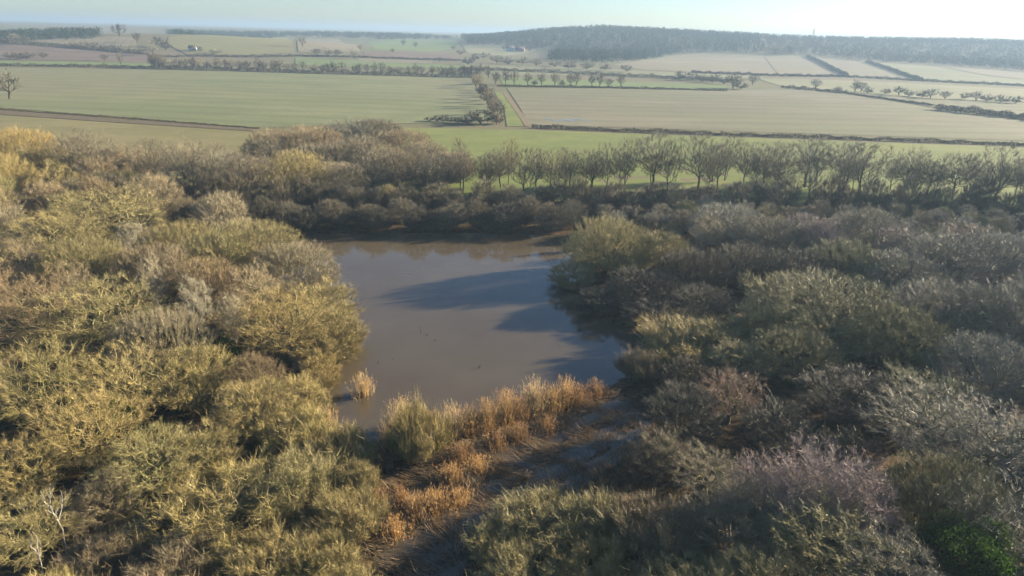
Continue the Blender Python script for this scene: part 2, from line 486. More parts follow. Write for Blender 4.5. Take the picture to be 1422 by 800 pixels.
def tree_meshes(name, r, stems, tips, centre, bark, r_tip, r_pow, limb_min, twigs_per, twig_len, twig_w, mix, seg=0.7,
                kpath=0.25, gnarl=0.06, sub=4, outer=6, tangent=0.45, flare=1.0):
    P, par, D, cnt = grow(r, stems, tips, seg, kpath, gnarl, tangent)
    rad = r_tip * np.maximum(cnt, 1) ** r_pow
    e = np.where(par >= 0)[0]; pa = par[e]
    ra = np.minimum(rad[pa], rad[e] * 1.35); rb = rad[e].copy()
    low = P[pa][:, 2] < 0.5
    ra[low] *= flare
    big = cnt[e] >= limb_min
    V1, F1 = tubes(P[pa[big]], P[e[big]] + D[e[big]] * 0.02, ra[big], rb[big], 6)
    trunk = mesh_from(name + '_trunk', V1, F1, bark, smooth=True)
    sm = ~big
    V2, F2 = tubes(P[pa[sm]], P[e[sm]], np.maximum(ra[sm], 0.011), np.maximum(rb[sm], 0.009), 3)
    F2t = np.concatenate([F2[:, [0, 1, 2]], F2[:, [0, 2, 3]]])
    # twigs on the outer wood
    o = e[cnt[e] <= outer]
    q = np.repeat(o, r.poisson(twigs_per, len(o)))
    t = r.random(len(q))[:, None]
    O = P[par[q]] * (1 - t) + P[q] * t
    out = unit(P[q] - centre)
    a, bb, c, dd = mix
    Dr = unit(D[q] * a + out * bb + np.array([0, 0, c]) + r.normal(0, dd, (len(q), 3)))
    Ln = twig_len * r.uniform(0.35, 1.25, len(q)) * np.where(r.random(len(q)) < .06, 1.7, 1)
    VV, FF = [V2], [F2t]; var = [np.repeat(r.uniform(0.15, 0.6, len(V2) // 6), 6)]
    off = len(V2)
    sets = [(O, Dr, Ln, twig_w)]
    for s in range(sub):
        tt = r.uniform(0.25, 0.9, len(q))[:, None]
        O2 = O + Dr * Ln[:, None] * tt
        D2 = unit(Dr + r.normal(0, 0.7, Dr.shape) + np.array([0, 0, c * 0.4]))
        sets.append((O2, D2, Ln * r.uniform(0.3, 0.65, len(q)), twig_w * 0.75))
    for O_, D_, L_, w_ in sets:
        V, F_ = blades(O_, D_, L_, w_ * np.exp(r.normal(0, .38, len(O_))), r, 0.06)
        VV.append(V); FF.append(F_ + off); off += len(V)
        var.append(np.repeat(r.random(len(O_)), 3))
    crown = mesh_from(name + '_crown', np.concatenate(VV), np.concatenate(FF), M['far_twig' if 'hedgerow' in name else 'twig'], np.concatenate(var))
    return trunk, crown


def dome_tips(r, n, R, z0, z1, lobes, amp, shell, zc=0.35, power=0.6, gap=1.0):
    """points filling a rounded crown whose outline swells into soft bumps"""
    h = z1 - z0; c = z0 + zc * h; want = n; n = int(n * 2.6)
    d = unit(r.normal(size=(n, 3)))
    k = unit(np.stack([r.normal(size=lobes), r.normal(size=lobes), r.uniform(-.5, 1.3, lobes)], 1))
    ang = np.arccos(np.clip(d @ k.T, -1, 1))
    f = 1 - amp + amp * np.exp(-(ang / .36) ** 2).max(1)
    ax = np.stack([np.full(n, R), np.full(n, R), np.where(d[:, 2] > 0, z1 - c, c - z0)], 1)
    q = shell + (1 - shell) * r.random(n) ** power
    T = d * ax * (f * q)[:, None] + [0, 0, c]
    T[:, 2] = np.maximum(T[:, 2], z0 + .1 * r.random(n))
    # gaps between the sprays: keep the tips where a lumpy pattern runs high
    g = np.zeros(n)
    for _ in range(5):
        w = unit(r.normal(size=3)) * 2 * np.pi / r.uniform(1.1, 2.4)
        g += gap * np.sin(T @ w + r.uniform(0, 6.3))
    g += r.normal(0, .9, n)
    return T[np.argsort(-g)[:want]]


def stem(r, base, top, n=6, wob=0.12):
    t = np.linspace(0, 1, n)[:, None]
    p = np.array(base) * (1 - t) + np.array(top) * t
    p[1:] += np.cumsum(r.normal(0, wob, (n - 1, 3)) * [1, 1, 0.2], 0)
    return p


PROTO = {}      # kind -> list of (parts, height, radius); parts = [(part name, mesh)]


def add_proto(kind, parts, h, R):
    PROTO.setdefault(kind, []).append((parts, h, R))


def rs(i): return np.random.default_rng(1000 + i)


# goat willow: a dome on many stems, twigs to the ground
for v in range(4):
    r = rs(v); h, R = 8.0, 4.4
    stems = []
    for k in range(7):
        a = r.uniform(0, 6.28); s = r.uniform(0.2, 0.6)
        stems.append(stem(r, (0.1 * math.cos(a), 0.1 * math.sin(a), -0.5), (R * s * math.cos(a), R * s * math.sin(a), h * r.uniform(.3, .5)), 6, 0.1))
    tips = dome_tips(r, 1300, R * .93, 0.25, h * .93, 14, 0.24, 0.38, gap=.9)
    tr, cr = tree_meshes('willow%d' % v, r, stems, tips, np.array([0, 0, h * .3]), M['bark_sallow'], 0.006, 0.45, 12, 12.5, 0.85, 0.0145,
                         (0.45, 0.8, 0.5, 0.26), seg=0.6, kpath=0.35, outer=3)
    add_proto('willow', [('trunk', tr), ('crown', cr)], h, R)
# old willow: the same habit on a much broader stool
for v in range(2):
    r = rs(10 + v); h, R = 9.0, 8.6
    stems = []
    for k in range(13):
        a = r.uniform(0, 6.28); s = r.uniform(0.15, 0.7)
        stems.append(stem(r, (0.12 * math.cos(a), 0.12 * math.sin(a), -0.5), (R * s * math.cos(a), R * s * math.sin(a), h * r.uniform(.3, .5)), 8, 0.12))
    tips = dome_tips(r, 3400, R * .95, 0.25, h * .94, 30, 0.17, 0.48, gap=.5)
    tr, cr = tree_meshes('old_willow%d' % v, r, stems, tips, np.array([0, 0, h * .1]), M['bark_sallow'], 0.006, 0.44, 14, 12.5, 0.85, 0.016,
                         (0.45, 0.75, 0.55, 0.26), seg=0.7, kpath=0.3, outer=3)
    add_proto('old_willow', [('trunk', tr), ('crown', cr)], h, R)
# osier: a low dome of upright wands
for v in range(3):
    r = rs(20 + v); h, R = 4.6, 3.4
    stems = []
    for k in range(12):
        a = r.uniform(0, 6.28); s = r.uniform(0.1, 0.75)
        stems.append(stem(r, (.06 * math.cos(a), .06 * math.sin(a), -0.4), (R * s * math.cos(a), R * s * math.sin(a), h * r.uniform(.35, .55)), 5, 0.07))
    tips = dome_tips(r, 1000, R, 0.15, h * .84, 16, 0.26, 0.25, .25, gap=.7)
    tr, cr = tree_meshes('osier%d' % v, r, stems, tips, np.array([0, 0, -2.]), M['bark_sallow'], 0.005, 0.42, 12, 14, 1.0, 0.0138,
                         (0.5, 0.35, 1.1, 0.24), seg=0.6, kpath=0.3, outer=4)
    add_proto('osier', [('trunk', tr), ('crown', cr)], h, R)
# oak: one bole, heavy crooked limbs
for v in range(3):
    r = rs(40 + v); h, R = 12.0, 5.6
    stems = [stem(r, (0, 0, -0.6), (r.normal(0, .5), r.normal(0, .5), h * .38), 6, 0.12)]
    tips = dome_tips(r, 1300, R * .95, h * .12, h * .96, 17, 0.34, 0.25, .4, gap=1.5)
    tr, cr = tree_meshes('oak%d' % v, r, stems, tips, np.array([0, 0, h * .42]), M['bark_moss'], 0.0078, 0.54, 8, 8.5, 0.78, 0.0145,
                         (0.5, 0.7, 0.3, 0.36), seg=0.6, kpath=0.32, gnarl=0.10, outer=3, flare=1.4)
    add_proto('oak', [('trunk', tr), ('crown', cr)], h, R)
# birch: slender pale stem, fine drooping twigs
for v in range(3):
    r = rs(60 + v); h, R = 12.0, 3.2
    stems = [stem(r, (0, 0, -0.5), (r.normal(0, .6), r.normal(0, .6), h * .8), 10, 0.12)]
    tips = dome_tips(r, 800, R, h * .2, h * .97, 14, 0.30, 0.2, .4)
    tr, cr = tree_meshes('birch%d' % v, r, stems, tips, np.array([0, 0, h * .45]), M['bark_birch'], 0.0045, 0.48, 14, 8, 0.7, 0.012,
                         (0.7, 0.35, 0.25, 0.33), seg=0.7, kpath=0.5, outer=4, gnarl=0.05)
    add_proto('birch', [('trunk', tr), ('crown', cr)], h, R)
# birch snag: a nearly bare white stem
for v in range(2):
    r = rs(70 + v); h, R = 9.0, 1.6
    stems = [stem(r, (0, 0, -0.5), (r.normal(0, .3), r.normal(0, .3), h * .85), 9, 0.1)]
    tips = dome_tips(r, 26, R, h * .35, h, 6, 0.3, 0.2, .4)
    tr, cr = tree_meshes('birch_snag%d' % v, r, stems, tips, np.array([0, 0, h * .4]), M['bark_birch'], 0.02, 0.42, 1, 3.0, 0.5, 0.014,
                         (0.7, 0.35, 0.3, 0.3), seg=0.6, kpath=0.6, outer=2, gnarl=0.06)
    add_proto('snag', [('trunk', tr), ('crown', cr)], h, R)
# field-edge ash and oak: clear bole, limbs fanning out, open crown
for v in range(4):
    r = rs(80 + v); h, R = 16.0, 6.0
    stems = [stem(r, (0, 0, -0.6), (r.normal(0, .5), r.normal(0, .4), h * .55), 9, 0.12)]
    if v in (1, 2): stems.append(stem(r, (0.15, 0.05, -0.6), (1.4 * (-1) ** v, r.normal(0, .5), h * .5), 9, 0.12))
    tips = dome_tips(r, 1000, R, h * .14, h * .95, 14, 0.26, 0.02, .42, .5)
    tr, cr = tree_meshes('ash%d' % v, r, stems, tips, np.array([0, 0, h * .3]), M['bark_dark'], 0.0055, 0.53, 9, 6, 0.95, 0.020,
                         (0.6, 0.6, 0.6, 0.30), seg=0.85, kpath=0.34, gnarl=0.05, outer=4, flare=1.3)
    add_proto('ash', [('trunk', tr), ('crown', cr)], h, R)
# evergreen shrub: leafy lobes
for v in range(2):
    r = rs(100 + v); h, R = 5.0, 3.4
    stems = [stem(r, (0, 0, -0.4), (r.normal(0, .3), r.normal(0, .3), h * .5), 5, 0.08)]
    tips = dome_tips(r, 420, R, 0.2, h, 14, 0.3, 0.5)
    P, par, D, cnt = grow(r, stems, tips, 0.6)
    e = np.where(par >= 0)[0]
    V1, F1 = tubes(P[par[e]], P[e], 0.014 * np.maximum(cnt[par[e]], 1) ** .45, 0.014 * np.maximum(cnt[e], 1) ** .45, 5)
    tr = mesh_from('evergreen%d_trunk' % v, V1, F1, M['bark_dark'], smooth=True)
    q = np.repeat(e[cnt[e] <= 4], 90)
    O = P[q] + r.normal(0, 0.28, (len(q), 3)); O[:, 2] = np.maximum(O[:, 2], 0.1)
    Dr = unit(unit(P[q] - [0, 0, 1.]) * 0.6 + r.normal(0, .6, O.shape))
    V, F_ = blades(O, Dr, r.uniform(.10, .2, len(O)), r.uniform(.06, .10, len(O)), r)
    cr = mesh_from('evergreen%d_crown' % v, V, F_, M['leaf'], np.repeat(r.random(len(O)), 3))
    add_proto('evergreen', [('trunk', tr), ('crown', cr)], h, R)
# trees a few hundred metres off: fewer, broader twigs
for v in range(5):
    r = rs(120 + v); h, R = 11.0, 4.6
    stems = [stem(r, (0, 0, -0.6), (r.normal(0, .4), r.normal(0, .4), h * .34), 4, 0.15)]
    tips = dome_tips(r, 170, R, h * .1, h * .95, 10, 0.3, 0.15, .45)
    tr, cr = tree_meshes('hedgerow_tree%d' % v, r, stems, tips, np.array([0, 0, h * .35]), M['bark_dark'], 0.022, 0.50, 6, 7.0, 1.1, 0.075,
                         (0.6, 0.6, 0.4, 0.4), seg=1.4, kpath=0.5, sub=2, outer=5)
    add_proto('far_tree', [('trunk', tr), ('crown', cr)], h, R)
for v in range(3):
    r = rs(140 + v); h, R = 5.0, 3.6
    stems = [stem(r, (0, 0, -0.5), (r.normal(0, .3), r.normal(0, .3), h * .3), 4, 0.1)]
    tips = dome_tips(r, 130, R, 0.2, h * .95, 9, 0.3, 0.3)
    tr, cr = tree_meshes('hedgerow_bush%d' % v, r, stems, tips, np.array([0, 0, h * .2]), M['bark_dark'], 0.02, 0.42, 5, 6.0, 0.8, 0.08,
                         (0.5, 0.6, 0.4, 0.45), seg=1.0, sub=3, outer=5)
    add_proto('far_bush', [('trunk', tr), ('crown', cr)], h, R)

COLOUR = {
    'olive': (0.42, 0.35, 0.15), 'gold': (0.49, 0.39, 0.155), 'buff': (0.47, 0.385, 0.24), 'grey': (0.42, 0.385, 0.28),
    'green': (0.36, 0.325, 0.135), 'brown': (0.34, 0.27, 0.16), 'red': (0.44, 0.29, 0.20), 'purple': (0.46, 0.34, 0.31),
    'dark': (0.13, 0.115, 0.08), 'ash': (0.23, 0.20, 0.135), 'leaf': (0.085, 0.155, 0.028), 'dark_leaf': (0.03, 0.045, 0.018),
    'blue_leaf': (0.03, 0.05, 0.025),
}
NAME = {'willow': 'willow_tree', 'old_willow': 'old_willow_tree', 'osier': 'osier_shrub', 'oak': 'oak_tree', 'birch': 'birch_tree', 'snag': 'birch_snag', 'ash': 'field_edge_tree',
        'evergreen': 'evergreen_shrub', 'far_tree': 'hedgerow_tree', 'far_bush': 'hedgerow_bush'}
CAT = {'osier': 'shrub', 'evergreen': 'shrub', 'far_bush': 'bush'}
used_labels = set()
srng = random.Random(5)
count = {}


def plant(kind, x, y, h, R, hue, label, group):
    protos = PROTO[kind]
    i = count.get(kind, 0); count[kind] = i + 1
    parts, ph, pR = protos[i % len(protos)]
    z = float(terrain(np.array([x]), np.array([y]))[0])
    root = link(NAME[kind], None)
    root.location = (x, y, z - 0.05)
    root.rotation_euler = (srng.gauss(0, .03), srng.gauss(0, .03), srng.uniform(0, 6.283))
    root.scale = (R / pR * srng.uniform(.93, 1.07), R / pR * srng.uniform(.93, 1.07), h / ph)
    assert label not in used_labels, label
    used_labels.add(label)
    tag(root, label, CAT.get(kind, 'tree'), group)
    c = COLOUR[hue]; g = srng.uniform(.85, 1.15); s = srng.uniform(.94, 1.06)
    for pn, me in parts:
        o = link(pn, me, root)
        o.color = (c[0] * g * s, c[1] * g, c[2] * g / s, 1)
    return root


for row in [
    ('old_willow', 16.9, 118.4, 10.5, 9.0, 'gold', 'broad domed willow on the point, reaching out over the pond', 'trees of the right-bank wood'),
    ('willow', 25.1, 117.2, 10, 6.1, 'gold', 'golden willow just right of the dome on the pond point', 'trees of the right-bank wood'),
    ('willow', 10.5, 112.2, 6.0, 5.3, 'olive', 'low willow at the very tip of the pond point', 'trees of the right-bank wood'),
    ('old_willow', 29.6, 109.4, 8, 7.0, 'dark', 'second dark broad bare willow above the rust-gold osier by the bay', 'trees of the right-bank wood'),
    ('old_willow', 20.4, 103.6, 6, 7.0, 'dark', 'dark broad bare willow below the broad willow on the pond point', 'trees of the right-bank wood'),
    ('old_willow', 28.2, 98.8, 5, 6.4, 'dark', 'nearest dark broad bare willow above the rust-gold osier by the bay', 'trees of the right-bank wood'),
    ('willow', 12.9, 100.3, 4.6, 4.6, 'dark', 'dark domed bare willow below the broad willow on the pond point', 'trees of the right-bank wood'),
    ('willow', 20.1, 94.8, 4, 5.1, 'dark', 'dark domed bare willow left of the rust-gold osier by the bay', 'trees of the right-bank wood'),
    ('old_willow', 42.7, 138.1, 9, 10.0, 'grey', 'second grey broad bare willow left of the pale pinkish birch', 'trees of the right-bank wood'),
    ('birch', 36.1, 127.8, 10, 4.2, 'buff', 'buff slender bare birch right of the broad willow on the pond point', 'trees of the right-bank wood'),
    ('birch', 55.1, 129.2, 11, 5.3, 'purple', 'pale pinkish birch behind the big dome willow', 'trees of the right-bank wood'),
    ('old_willow', 47.8, 128.7, 9, 8.3, 'grey', 'nearest grey broad bare willow left of the pale pinkish birch', 'trees of the right-bank wood'),
    ('birch', 58.1, 128.0, 10, 4.4, 'purple', 'purplish slender bare birch right of the pale pinkish birch', 'trees of the right-bank wood'),
    ('old_willow', 68.9, 132.6, 10, 9.6, 'grey', 'grey broad bare willow right of the pale pinkish birch', 'trees of the right-bank wood'),
    ('birch', 70.3, 124.4, 10, 5.1, 'purple', 'purplish slender bare birch left of the grey willow above the large dome', 'trees of the right-bank wood'),
    ('old_willow', 74.2, 118.3, 9, 10.5, 'grey', 'grey domed willow above the large olive dome, right wood', 'trees of the right-bank wood'),
    ('old_willow', 57.2, 116.1, 8, 8.2, 'green', 'greenish broad bare willow above the largest olive dome', 'trees of the right-bank wood'),
    ('old_willow', 63.5, 110.4, 8, 8.0, 'grey', 'grey broad bare willow left of the grey willow above the large dome', 'trees of the right-bank wood'),
    ('birch', 86.2, 130.0, 9, 6.5, 'red', 'reddish slender bare birch right of the grey willow above the large dome', 'trees of the right-bank wood'),
    ('old_willow', 89.2, 123.8, 8, 9.5, 'grey', 'nearest grey broad bare willow right of the grey willow above the large dome', 'trees of the right-bank wood'),
    ('old_willow', 39.5, 114.0, 7.5, 7.7, 'dark', 'dark broad bare willow left of the pale pinkish birch', 'trees of the right-bank wood'),
    ('old_willow', 47.4, 112.2, 7, 7.7, 'dark', 'dark broad bare willow below the pale pinkish birch', 'trees of the right-bank wood'),
    ('old_willow', 44.6, 92.5, 9, 12.3, 'olive', 'largest olive dome willow in the middle of the right wood', 'trees of the right-bank wood'),
    ('willow', 34.7, 88.1, 7, 6.3, 'green', 'greenish domed bare willow left of the largest olive dome', 'trees of the right-bank wood'),
    ('old_willow', 50.0, 84.1, 8, 7.9, 'green', 'greenish broad bare willow right of the largest olive dome', 'trees of the right-bank wood'),
    ('old_willow', 62.2, 92.7, 9, 10.0, 'grey', 'grey broad bare willow below the grey willow above the large dome', 'trees of the right-bank wood'),
    ('old_willow', 67.5, 90.2, 9, 8.3, 'grey', 'second grey broad bare willow right of the grey willow above the large dome', 'trees of the right-bank wood'),
    ('osier', 23.5, 85.2, 5.2, 8.1, 'gold', 'rust-gold osier dome beside the pond bay', 'trees of the right-bank wood'),
    ('osier', 15.8, 78.8, 4.2, 3.2, 'brown', 'brown bushy low osier left of the rust-gold osier by the bay', 'trees of the right-bank wood'),
    ('old_willow', 35.3, 79.7, 6.5, 6.9, 'olive', 'rounded olive willow right of the rust-gold osier', 'trees of the right-bank wood'),
    ('willow', 28.3, 79.3, 5, 5.4, 'olive', 'olive domed bare willow above the reddish twiggy tree', 'trees of the right-bank wood'),
    ('oak', 24.0, 67.7, 7.2, 4.5, 'red', 'reddish twiggy tree standing dark-stemmed above the purple birches', 'trees of the right-bank wood'),
    ('willow', 27.4, 62.3, 6, 4.7, 'dark', 'dark domed bare willow above the tallest purple birch', 'trees of the right-bank wood'),
    ('willow', 18.0, 63.7, 7, 4.7, 'dark', 'dark domed bare willow above the rusty tree by the marsh', 'trees of the right-bank wood'),
    ('willow', 13.2, 56.3, 5.2, 3.2, 'dark', 'dark domed bare willow left of the rusty tree by the marsh', 'trees of the right-bank wood'),
    ('willow', 10.5, 49.0, 4.2, 2.8, 'brown', 'nearest brown domed bare willow below the rusty tree by the marsh', 'trees of the right-bank wood'),
    ('willow', 37.4, 68.9, 7, 6.1, 'dark', 'dark domed bare willow left of the wide grey oak', 'trees of the right-bank wood'),
    ('oak', 44.1, 68.1, 8, 5.5, 'green', 'greenish crooked bare oak above the wide grey oak', 'trees of the right-bank wood'),
    ('old_willow', 56.9, 75.5, 8, 8.1, 'grey', 'grey broad bare willow right of the wide grey oak', 'trees of the right-bank wood'),
    ('oak', 41.2, 61.2, 9, 7.5, 'grey', 'wide grey oak right of the purple birches', 'trees of the right-bank wood'),
    ('oak', 46.4, 58.8, 8.5, 6.6, 'grey', 'grey crooked bare oak right of the wide grey oak', 'trees of the right-bank wood'),
    ('birch', 24.9, 50.3, 10, 3.6, 'purple', 'tallest purple birch, middle of the lower right', 'trees of the right-bank wood'),
    ('birch', 21.0, 50.1, 8.5, 3.2, 'purple', 'purplish slender bare birch left of the tallest purple birch', 'trees of the right-bank wood'),
    ('birch', 28.2, 48.9, 9.5, 3.3, 'purple', 'nearest purplish slender bare birch right of the tallest purple birch', 'trees of the right-bank wood'),
    ('birch', 25.7, 47.7, 9, 3.1, 'purple', 'nearest purplish slender bare birch below the tallest purple birch', 'trees of the right-bank wood'),
    ('birch', 22.0, 47.5, 9, 2.9, 'purple', 'second purplish slender bare birch below the tallest purple birch', 'trees of the right-bank wood'),
    ('birch', 29.2, 47.1, 8.5, 2.9, 'purple', 'second purplish slender bare birch right of the tallest purple birch', 'trees of the right-bank wood'),
    ('birch', 18.9, 48.6, 7.5, 2.8, 'buff', 'buff slender bare birch left of the tallest purple birch', 'trees of the right-bank wood'),
    ('oak', 18.1, 53.9, 6, 4.1, 'brown', 'brown crooked bare oak right of the rusty tree by the marsh', 'trees of the right-bank wood'),
    ('oak', 14.9, 57.1, 6, 3.3, 'brown', 'small rusty brown tree at the edge of the marsh', 'trees of the right-bank wood'),
    ('oak', 24.0, 44.4, 8, 6.6, 'olive', 'olive crooked bare oak below the tallest purple birch', 'trees of the right-bank wood'),
    ('old_willow', 36.8, 49.7, 8, 6.4, 'olive', 'olive broad bare willow above the bright green corner shrub', 'trees of the right-bank wood'),
    ('oak', 39.3, 46.9, 8, 4.9, 'grey', 'grey crooked bare oak above the bright green corner shrub', 'trees of the right-bank wood'),
    ('evergreen', 35.5, 44.2, 5.6, 4.2, 'leaf', 'bright green leafy shrub in the lower right corner', 'trees of the right-bank wood'),
    ('osier', 3.4, 49.0, 3.8, 5.0, 'olive', 'olive osier thicket in front of the marsh', 'trees of the right-bank wood'),
    ('osier', 8.6, 48.1, 4, 4.6, 'olive', 'olive bushy low osier right of the osier thicket before the marsh', 'trees of the right-bank wood'),
    ('osier', -0.7, 46.6, 3.0, 3.5, 'olive', 'olive bushy low osier left of the osier thicket before the marsh', 'trees of the right-bank wood'),
    ('osier', 12.6, 46.3, 4.6, 4.7, 'brown', 'brown bushy low osier below the rusty tree by the marsh', 'trees of the right-bank wood'),
    ('willow', 17.4, 46.6, 5.5, 4.9, 'brown', 'second brown domed bare willow below the rusty tree by the marsh', 'trees of the right-bank wood'),
    ('osier', 1.0, 42.7, 2.8, 4.0, 'olive', 'nearest olive bushy low osier below the osier thicket before the marsh', 'trees of the right-bank wood'),
    ('osier', 6.9, 43.0, 3.4, 4.1, 'gold', 'golden bushy low osier below the osier thicket before the marsh', 'trees of the right-bank wood'),
    ('willow', 18.1, 40.3, 6, 4.6, 'olive', 'olive domed bare willow below the tallest purple birch', 'trees of the right-bank wood'),
    ('oak', 28.3, 41.2, 7.5, 4.9, 'grey', 'grey crooked bare oak left of the bright green corner shrub', 'trees of the right-bank wood'),
    ('willow', 13.3, 40.4, 4.5, 4.5, 'olive', 'olive domed bare willow below the rusty tree by the marsh', 'trees of the right-bank wood'),
    ('old_willow', -133.8, 191.0, 13, 12.5, 'gold', 'tall golden willow at the top of the left edge', 'trees of the left-bank wood'),
    ('old_willow', -117.6, 176.3, 11, 8.7, 'gold', 'golden broad bare willow right of the tall golden edge willow', 'trees of the left-bank wood'),
    ('old_willow', -118.9, 158.4, 12, 10.2, 'gold', 'golden broad bare willow left of the tall golden edge willow', 'trees of the left-bank wood'),
    ('oak', -73.2, 125.1, 12.5, 13.8, 'olive', 'lichen-green oak with the broadest crown in the upper left wood', 'trees of the left-bank wood'),
    ('oak', -77.1, 112.6, 11.5, 10.0, 'olive', 'olive crooked bare oak left of the broad lichen-green oak', 'trees of the left-bank wood'),
    ('old_willow', -57.3, 114.9, 9, 8.1, 'olive', 'olive broad bare willow right of the broad lichen-green oak', 'trees of the left-bank wood'),
    ('old_willow', -63.9, 99.7, 10, 8.1, 'olive', 'olive broad bare willow below the broad lichen-green oak', 'trees of the left-bank wood'),
    ('oak', -72.8, 97.2, 11, 7.6, 'brown', 'brown crooked bare oak left of the broad lichen-green oak', 'trees of the left-bank wood'),
    ('old_willow', -53.4, 98.8, 10, 7.1, 'brown', 'brown broad bare willow below the broad lichen-green oak', 'trees of the left-bank wood'),
    ('old_willow', -42.7, 110.2, 10.5, 10.4, 'olive', 'olive willow crowning the left bank above the pond', 'trees of the left-bank wood'),
    ('old_willow', -34.3, 105.1, 9.5, 7.7, 'buff', 'buff broad bare willow right of the willow crowning the left bank', 'trees of the left-bank wood'),
    ('willow', -27.2, 93.1, 8.5, 6.0, 'gold', 'nearest golden domed bare willow above the golden leaning willow', 'trees of the left-bank wood'),
    ('willow', -22.2, 83.8, 5.5, 3.2, 'gold', 'nearest golden domed bare willow below the golden leaning willow', 'trees of the left-bank wood'),
    ('willow', -24.2, 81.4, 7, 4.6, 'gold', 'golden domed bare willow left of the golden leaning willow', 'trees of the left-bank wood'),
    ('willow', -22.9, 85.8, 7.5, 4.8, 'gold', 'golden willow leaning furthest over the pond from the left bank', 'trees of the left-bank wood'),
    ('old_willow', -46.8, 104.6, 10, 7.5, 'olive', 'olive broad bare willow left of the willow crowning the left bank', 'trees of the left-bank wood'),
    ('oak', -28.5, 80.5, 10.5, 8.5, 'gold', 'spreading oak with dark crooked limbs at the left bank', 'trees of the left-bank wood'),
    ('willow', -22.4, 74.5, 6, 2.9, 'gold', 'second golden domed bare willow below the golden leaning willow', 'trees of the left-bank wood'),
    ('willow', -22.1, 65.6, 6.5, 3.8, 'gold', 'golden domed bare willow below the dark-limbed spreading oak', 'trees of the left-bank wood'),
    ('oak', -49.8, 78.5, 12, 10.4, 'olive', 'olive crooked bare oak above the mossy-stemmed edge oak', 'trees of the left-bank wood'),
    ('oak', -56.9, 77.7, 12.5, 8.2, 'brown', 'nearest brown crooked bare oak above the mossy-stemmed edge oak', 'trees of the left-bank wood'),
    ('old_willow', -40.2, 73.8, 10, 6.4, 'buff', 'buff broad bare willow left of the dark-limbed spreading oak', 'trees of the left-bank wood'),
    ('oak', -45.8, 61.1, 11.5, 6.7, 'green', 'mossy-stemmed oak at the left edge, halfway down', 'trees of the left-bank wood'),
    ('willow', -34.8, 68.5, 8.5, 5.4, 'olive', 'olive domed bare willow left of the dark-limbed spreading oak', 'trees of the left-bank wood'),
    ('oak', -39.6, 64.2, 9.5, 6.6, 'olive', 'olive crooked bare oak right of the mossy-stemmed edge oak', 'trees of the left-bank wood'),
    ('birch', -61.4, 109.0, 11, 3.4, 'grey', 'pale birch below the broad lichen-green oak', 'trees of the left-bank wood'),
    ('birch', -49.0, 97.6, 11, 3.2, 'buff', 'buff slender bare birch left of the willow crowning the left bank', 'trees of the left-bank wood'),
    ('birch', -49.0, 90.5, 11.5, 2.6, 'grey', 'grey slender bare birch below the broad lichen-green oak', 'trees of the left-bank wood'),
    ('birch', -34.1, 78.7, 11, 2.6, 'buff', 'buff slender bare birch left of the dark-limbed spreading oak', 'trees of the left-bank wood'),
    ('birch', -40.4, 84.4, 11, 2.6, 'grey', 'grey slender bare birch left of the willow crowning the left bank', 'trees of the left-bank wood'),
    ('birch', -57.8, 86.5, 11.5, 3.1, 'buff', 'buff slender bare birch below the broad lichen-green oak', 'trees of the left-bank wood'),
    ('evergreen', -41.8, 79.0, 6.5, 4.5, 'dark_leaf', 'third dark green evergreen shrub left of the dark-limbed spreading oak', 'trees of the left-bank wood'),
    ('evergreen', -35.3, 75.2, 5.5, 3.7, 'dark_leaf', 'second dark green evergreen shrub left of the dark-limbed spreading oak', 'trees of the left-bank wood'),
    ('evergreen', -34.1, 80.9, 4.5, 3.3, 'dark_leaf', 'nearest dark green evergreen shrub left of the dark-limbed spreading oak', 'trees of the left-bank wood'),
    ('evergreen', -41.1, 55.2, 5, 3.6, 'dark_leaf', 'dark green evergreen shrub above the thin white corner birch', 'trees of the left-bank wood'),
    ('evergreen', -39.1, 60.6, 5, 3.3, 'dark_leaf', 'dark green evergreen shrub right of the mossy-stemmed edge oak', 'trees of the left-bank wood'),
    ('osier', -24.0, 49.1, 4.6, 6.9, 'gold', 'wide golden-green osier thicket at the bottom left', 'trees of the left-bank wood'),
    ('osier', -18.6, 52.0, 4.8, 4.8, 'olive', 'nearest olive bushy low osier right of the wide bottom-left osier thicket', 'trees of the left-bank wood'),
    ('osier', -16.0, 58.3, 4.2, 3.7, 'gold', 'golden osier at the left end of the reeds', 'trees of the left-bank wood'),
    ('osier', -21.3, 60.8, 5, 4.6, 'gold', 'golden bushy low osier above the wide bottom-left osier thicket', 'trees of the left-bank wood'),
    ('willow', -25.6, 61.8, 7.5, 4.9, 'olive', 'olive domed bare willow below the dark-limbed spreading oak', 'trees of the left-bank wood'),
    ('oak', -31.0, 52.8, 7.5, 5.4, 'green', 'greenish crooked bare oak left of the wide bottom-left osier thicket', 'trees of the left-bank wood'),
    ('oak', -38.2, 55.1, 9.5, 6.3, 'olive', 'olive crooked bare oak below the mossy-stemmed edge oak', 'trees of the left-bank wood'),
    ('oak', -36.5, 43.9, 6.5, 4.1, 'olive', 'nearest olive crooked bare oak left of the thin white corner birch', 'trees of the left-bank wood'),
    ('oak', -41.2, 50.3, 8, 4.6, 'olive', 'second olive crooked bare oak left of the thin white corner birch', 'trees of the left-bank wood'),
    ('osier', -13.1, 48.0, 4.2, 3.8, 'olive', 'olive bushy low osier below the lone osier among the reeds', 'trees of the left-bank wood'),
    ('osier', -14.0, 43.7, 3.8, 3.8, 'gold', 'golden bushy low osier right of the wide bottom-left osier thicket', 'trees of the left-bank wood'),
    ('osier', -18.1, 42.9, 3.6, 4.2, 'olive', 'olive bushy low osier below the wide bottom-left osier thicket', 'trees of the left-bank wood'),
    ('osier', -24.6, 42.8, 3.2, 3.8, 'brown', 'nearest brown bushy low osier below the wide bottom-left osier thicket', 'trees of the left-bank wood'),
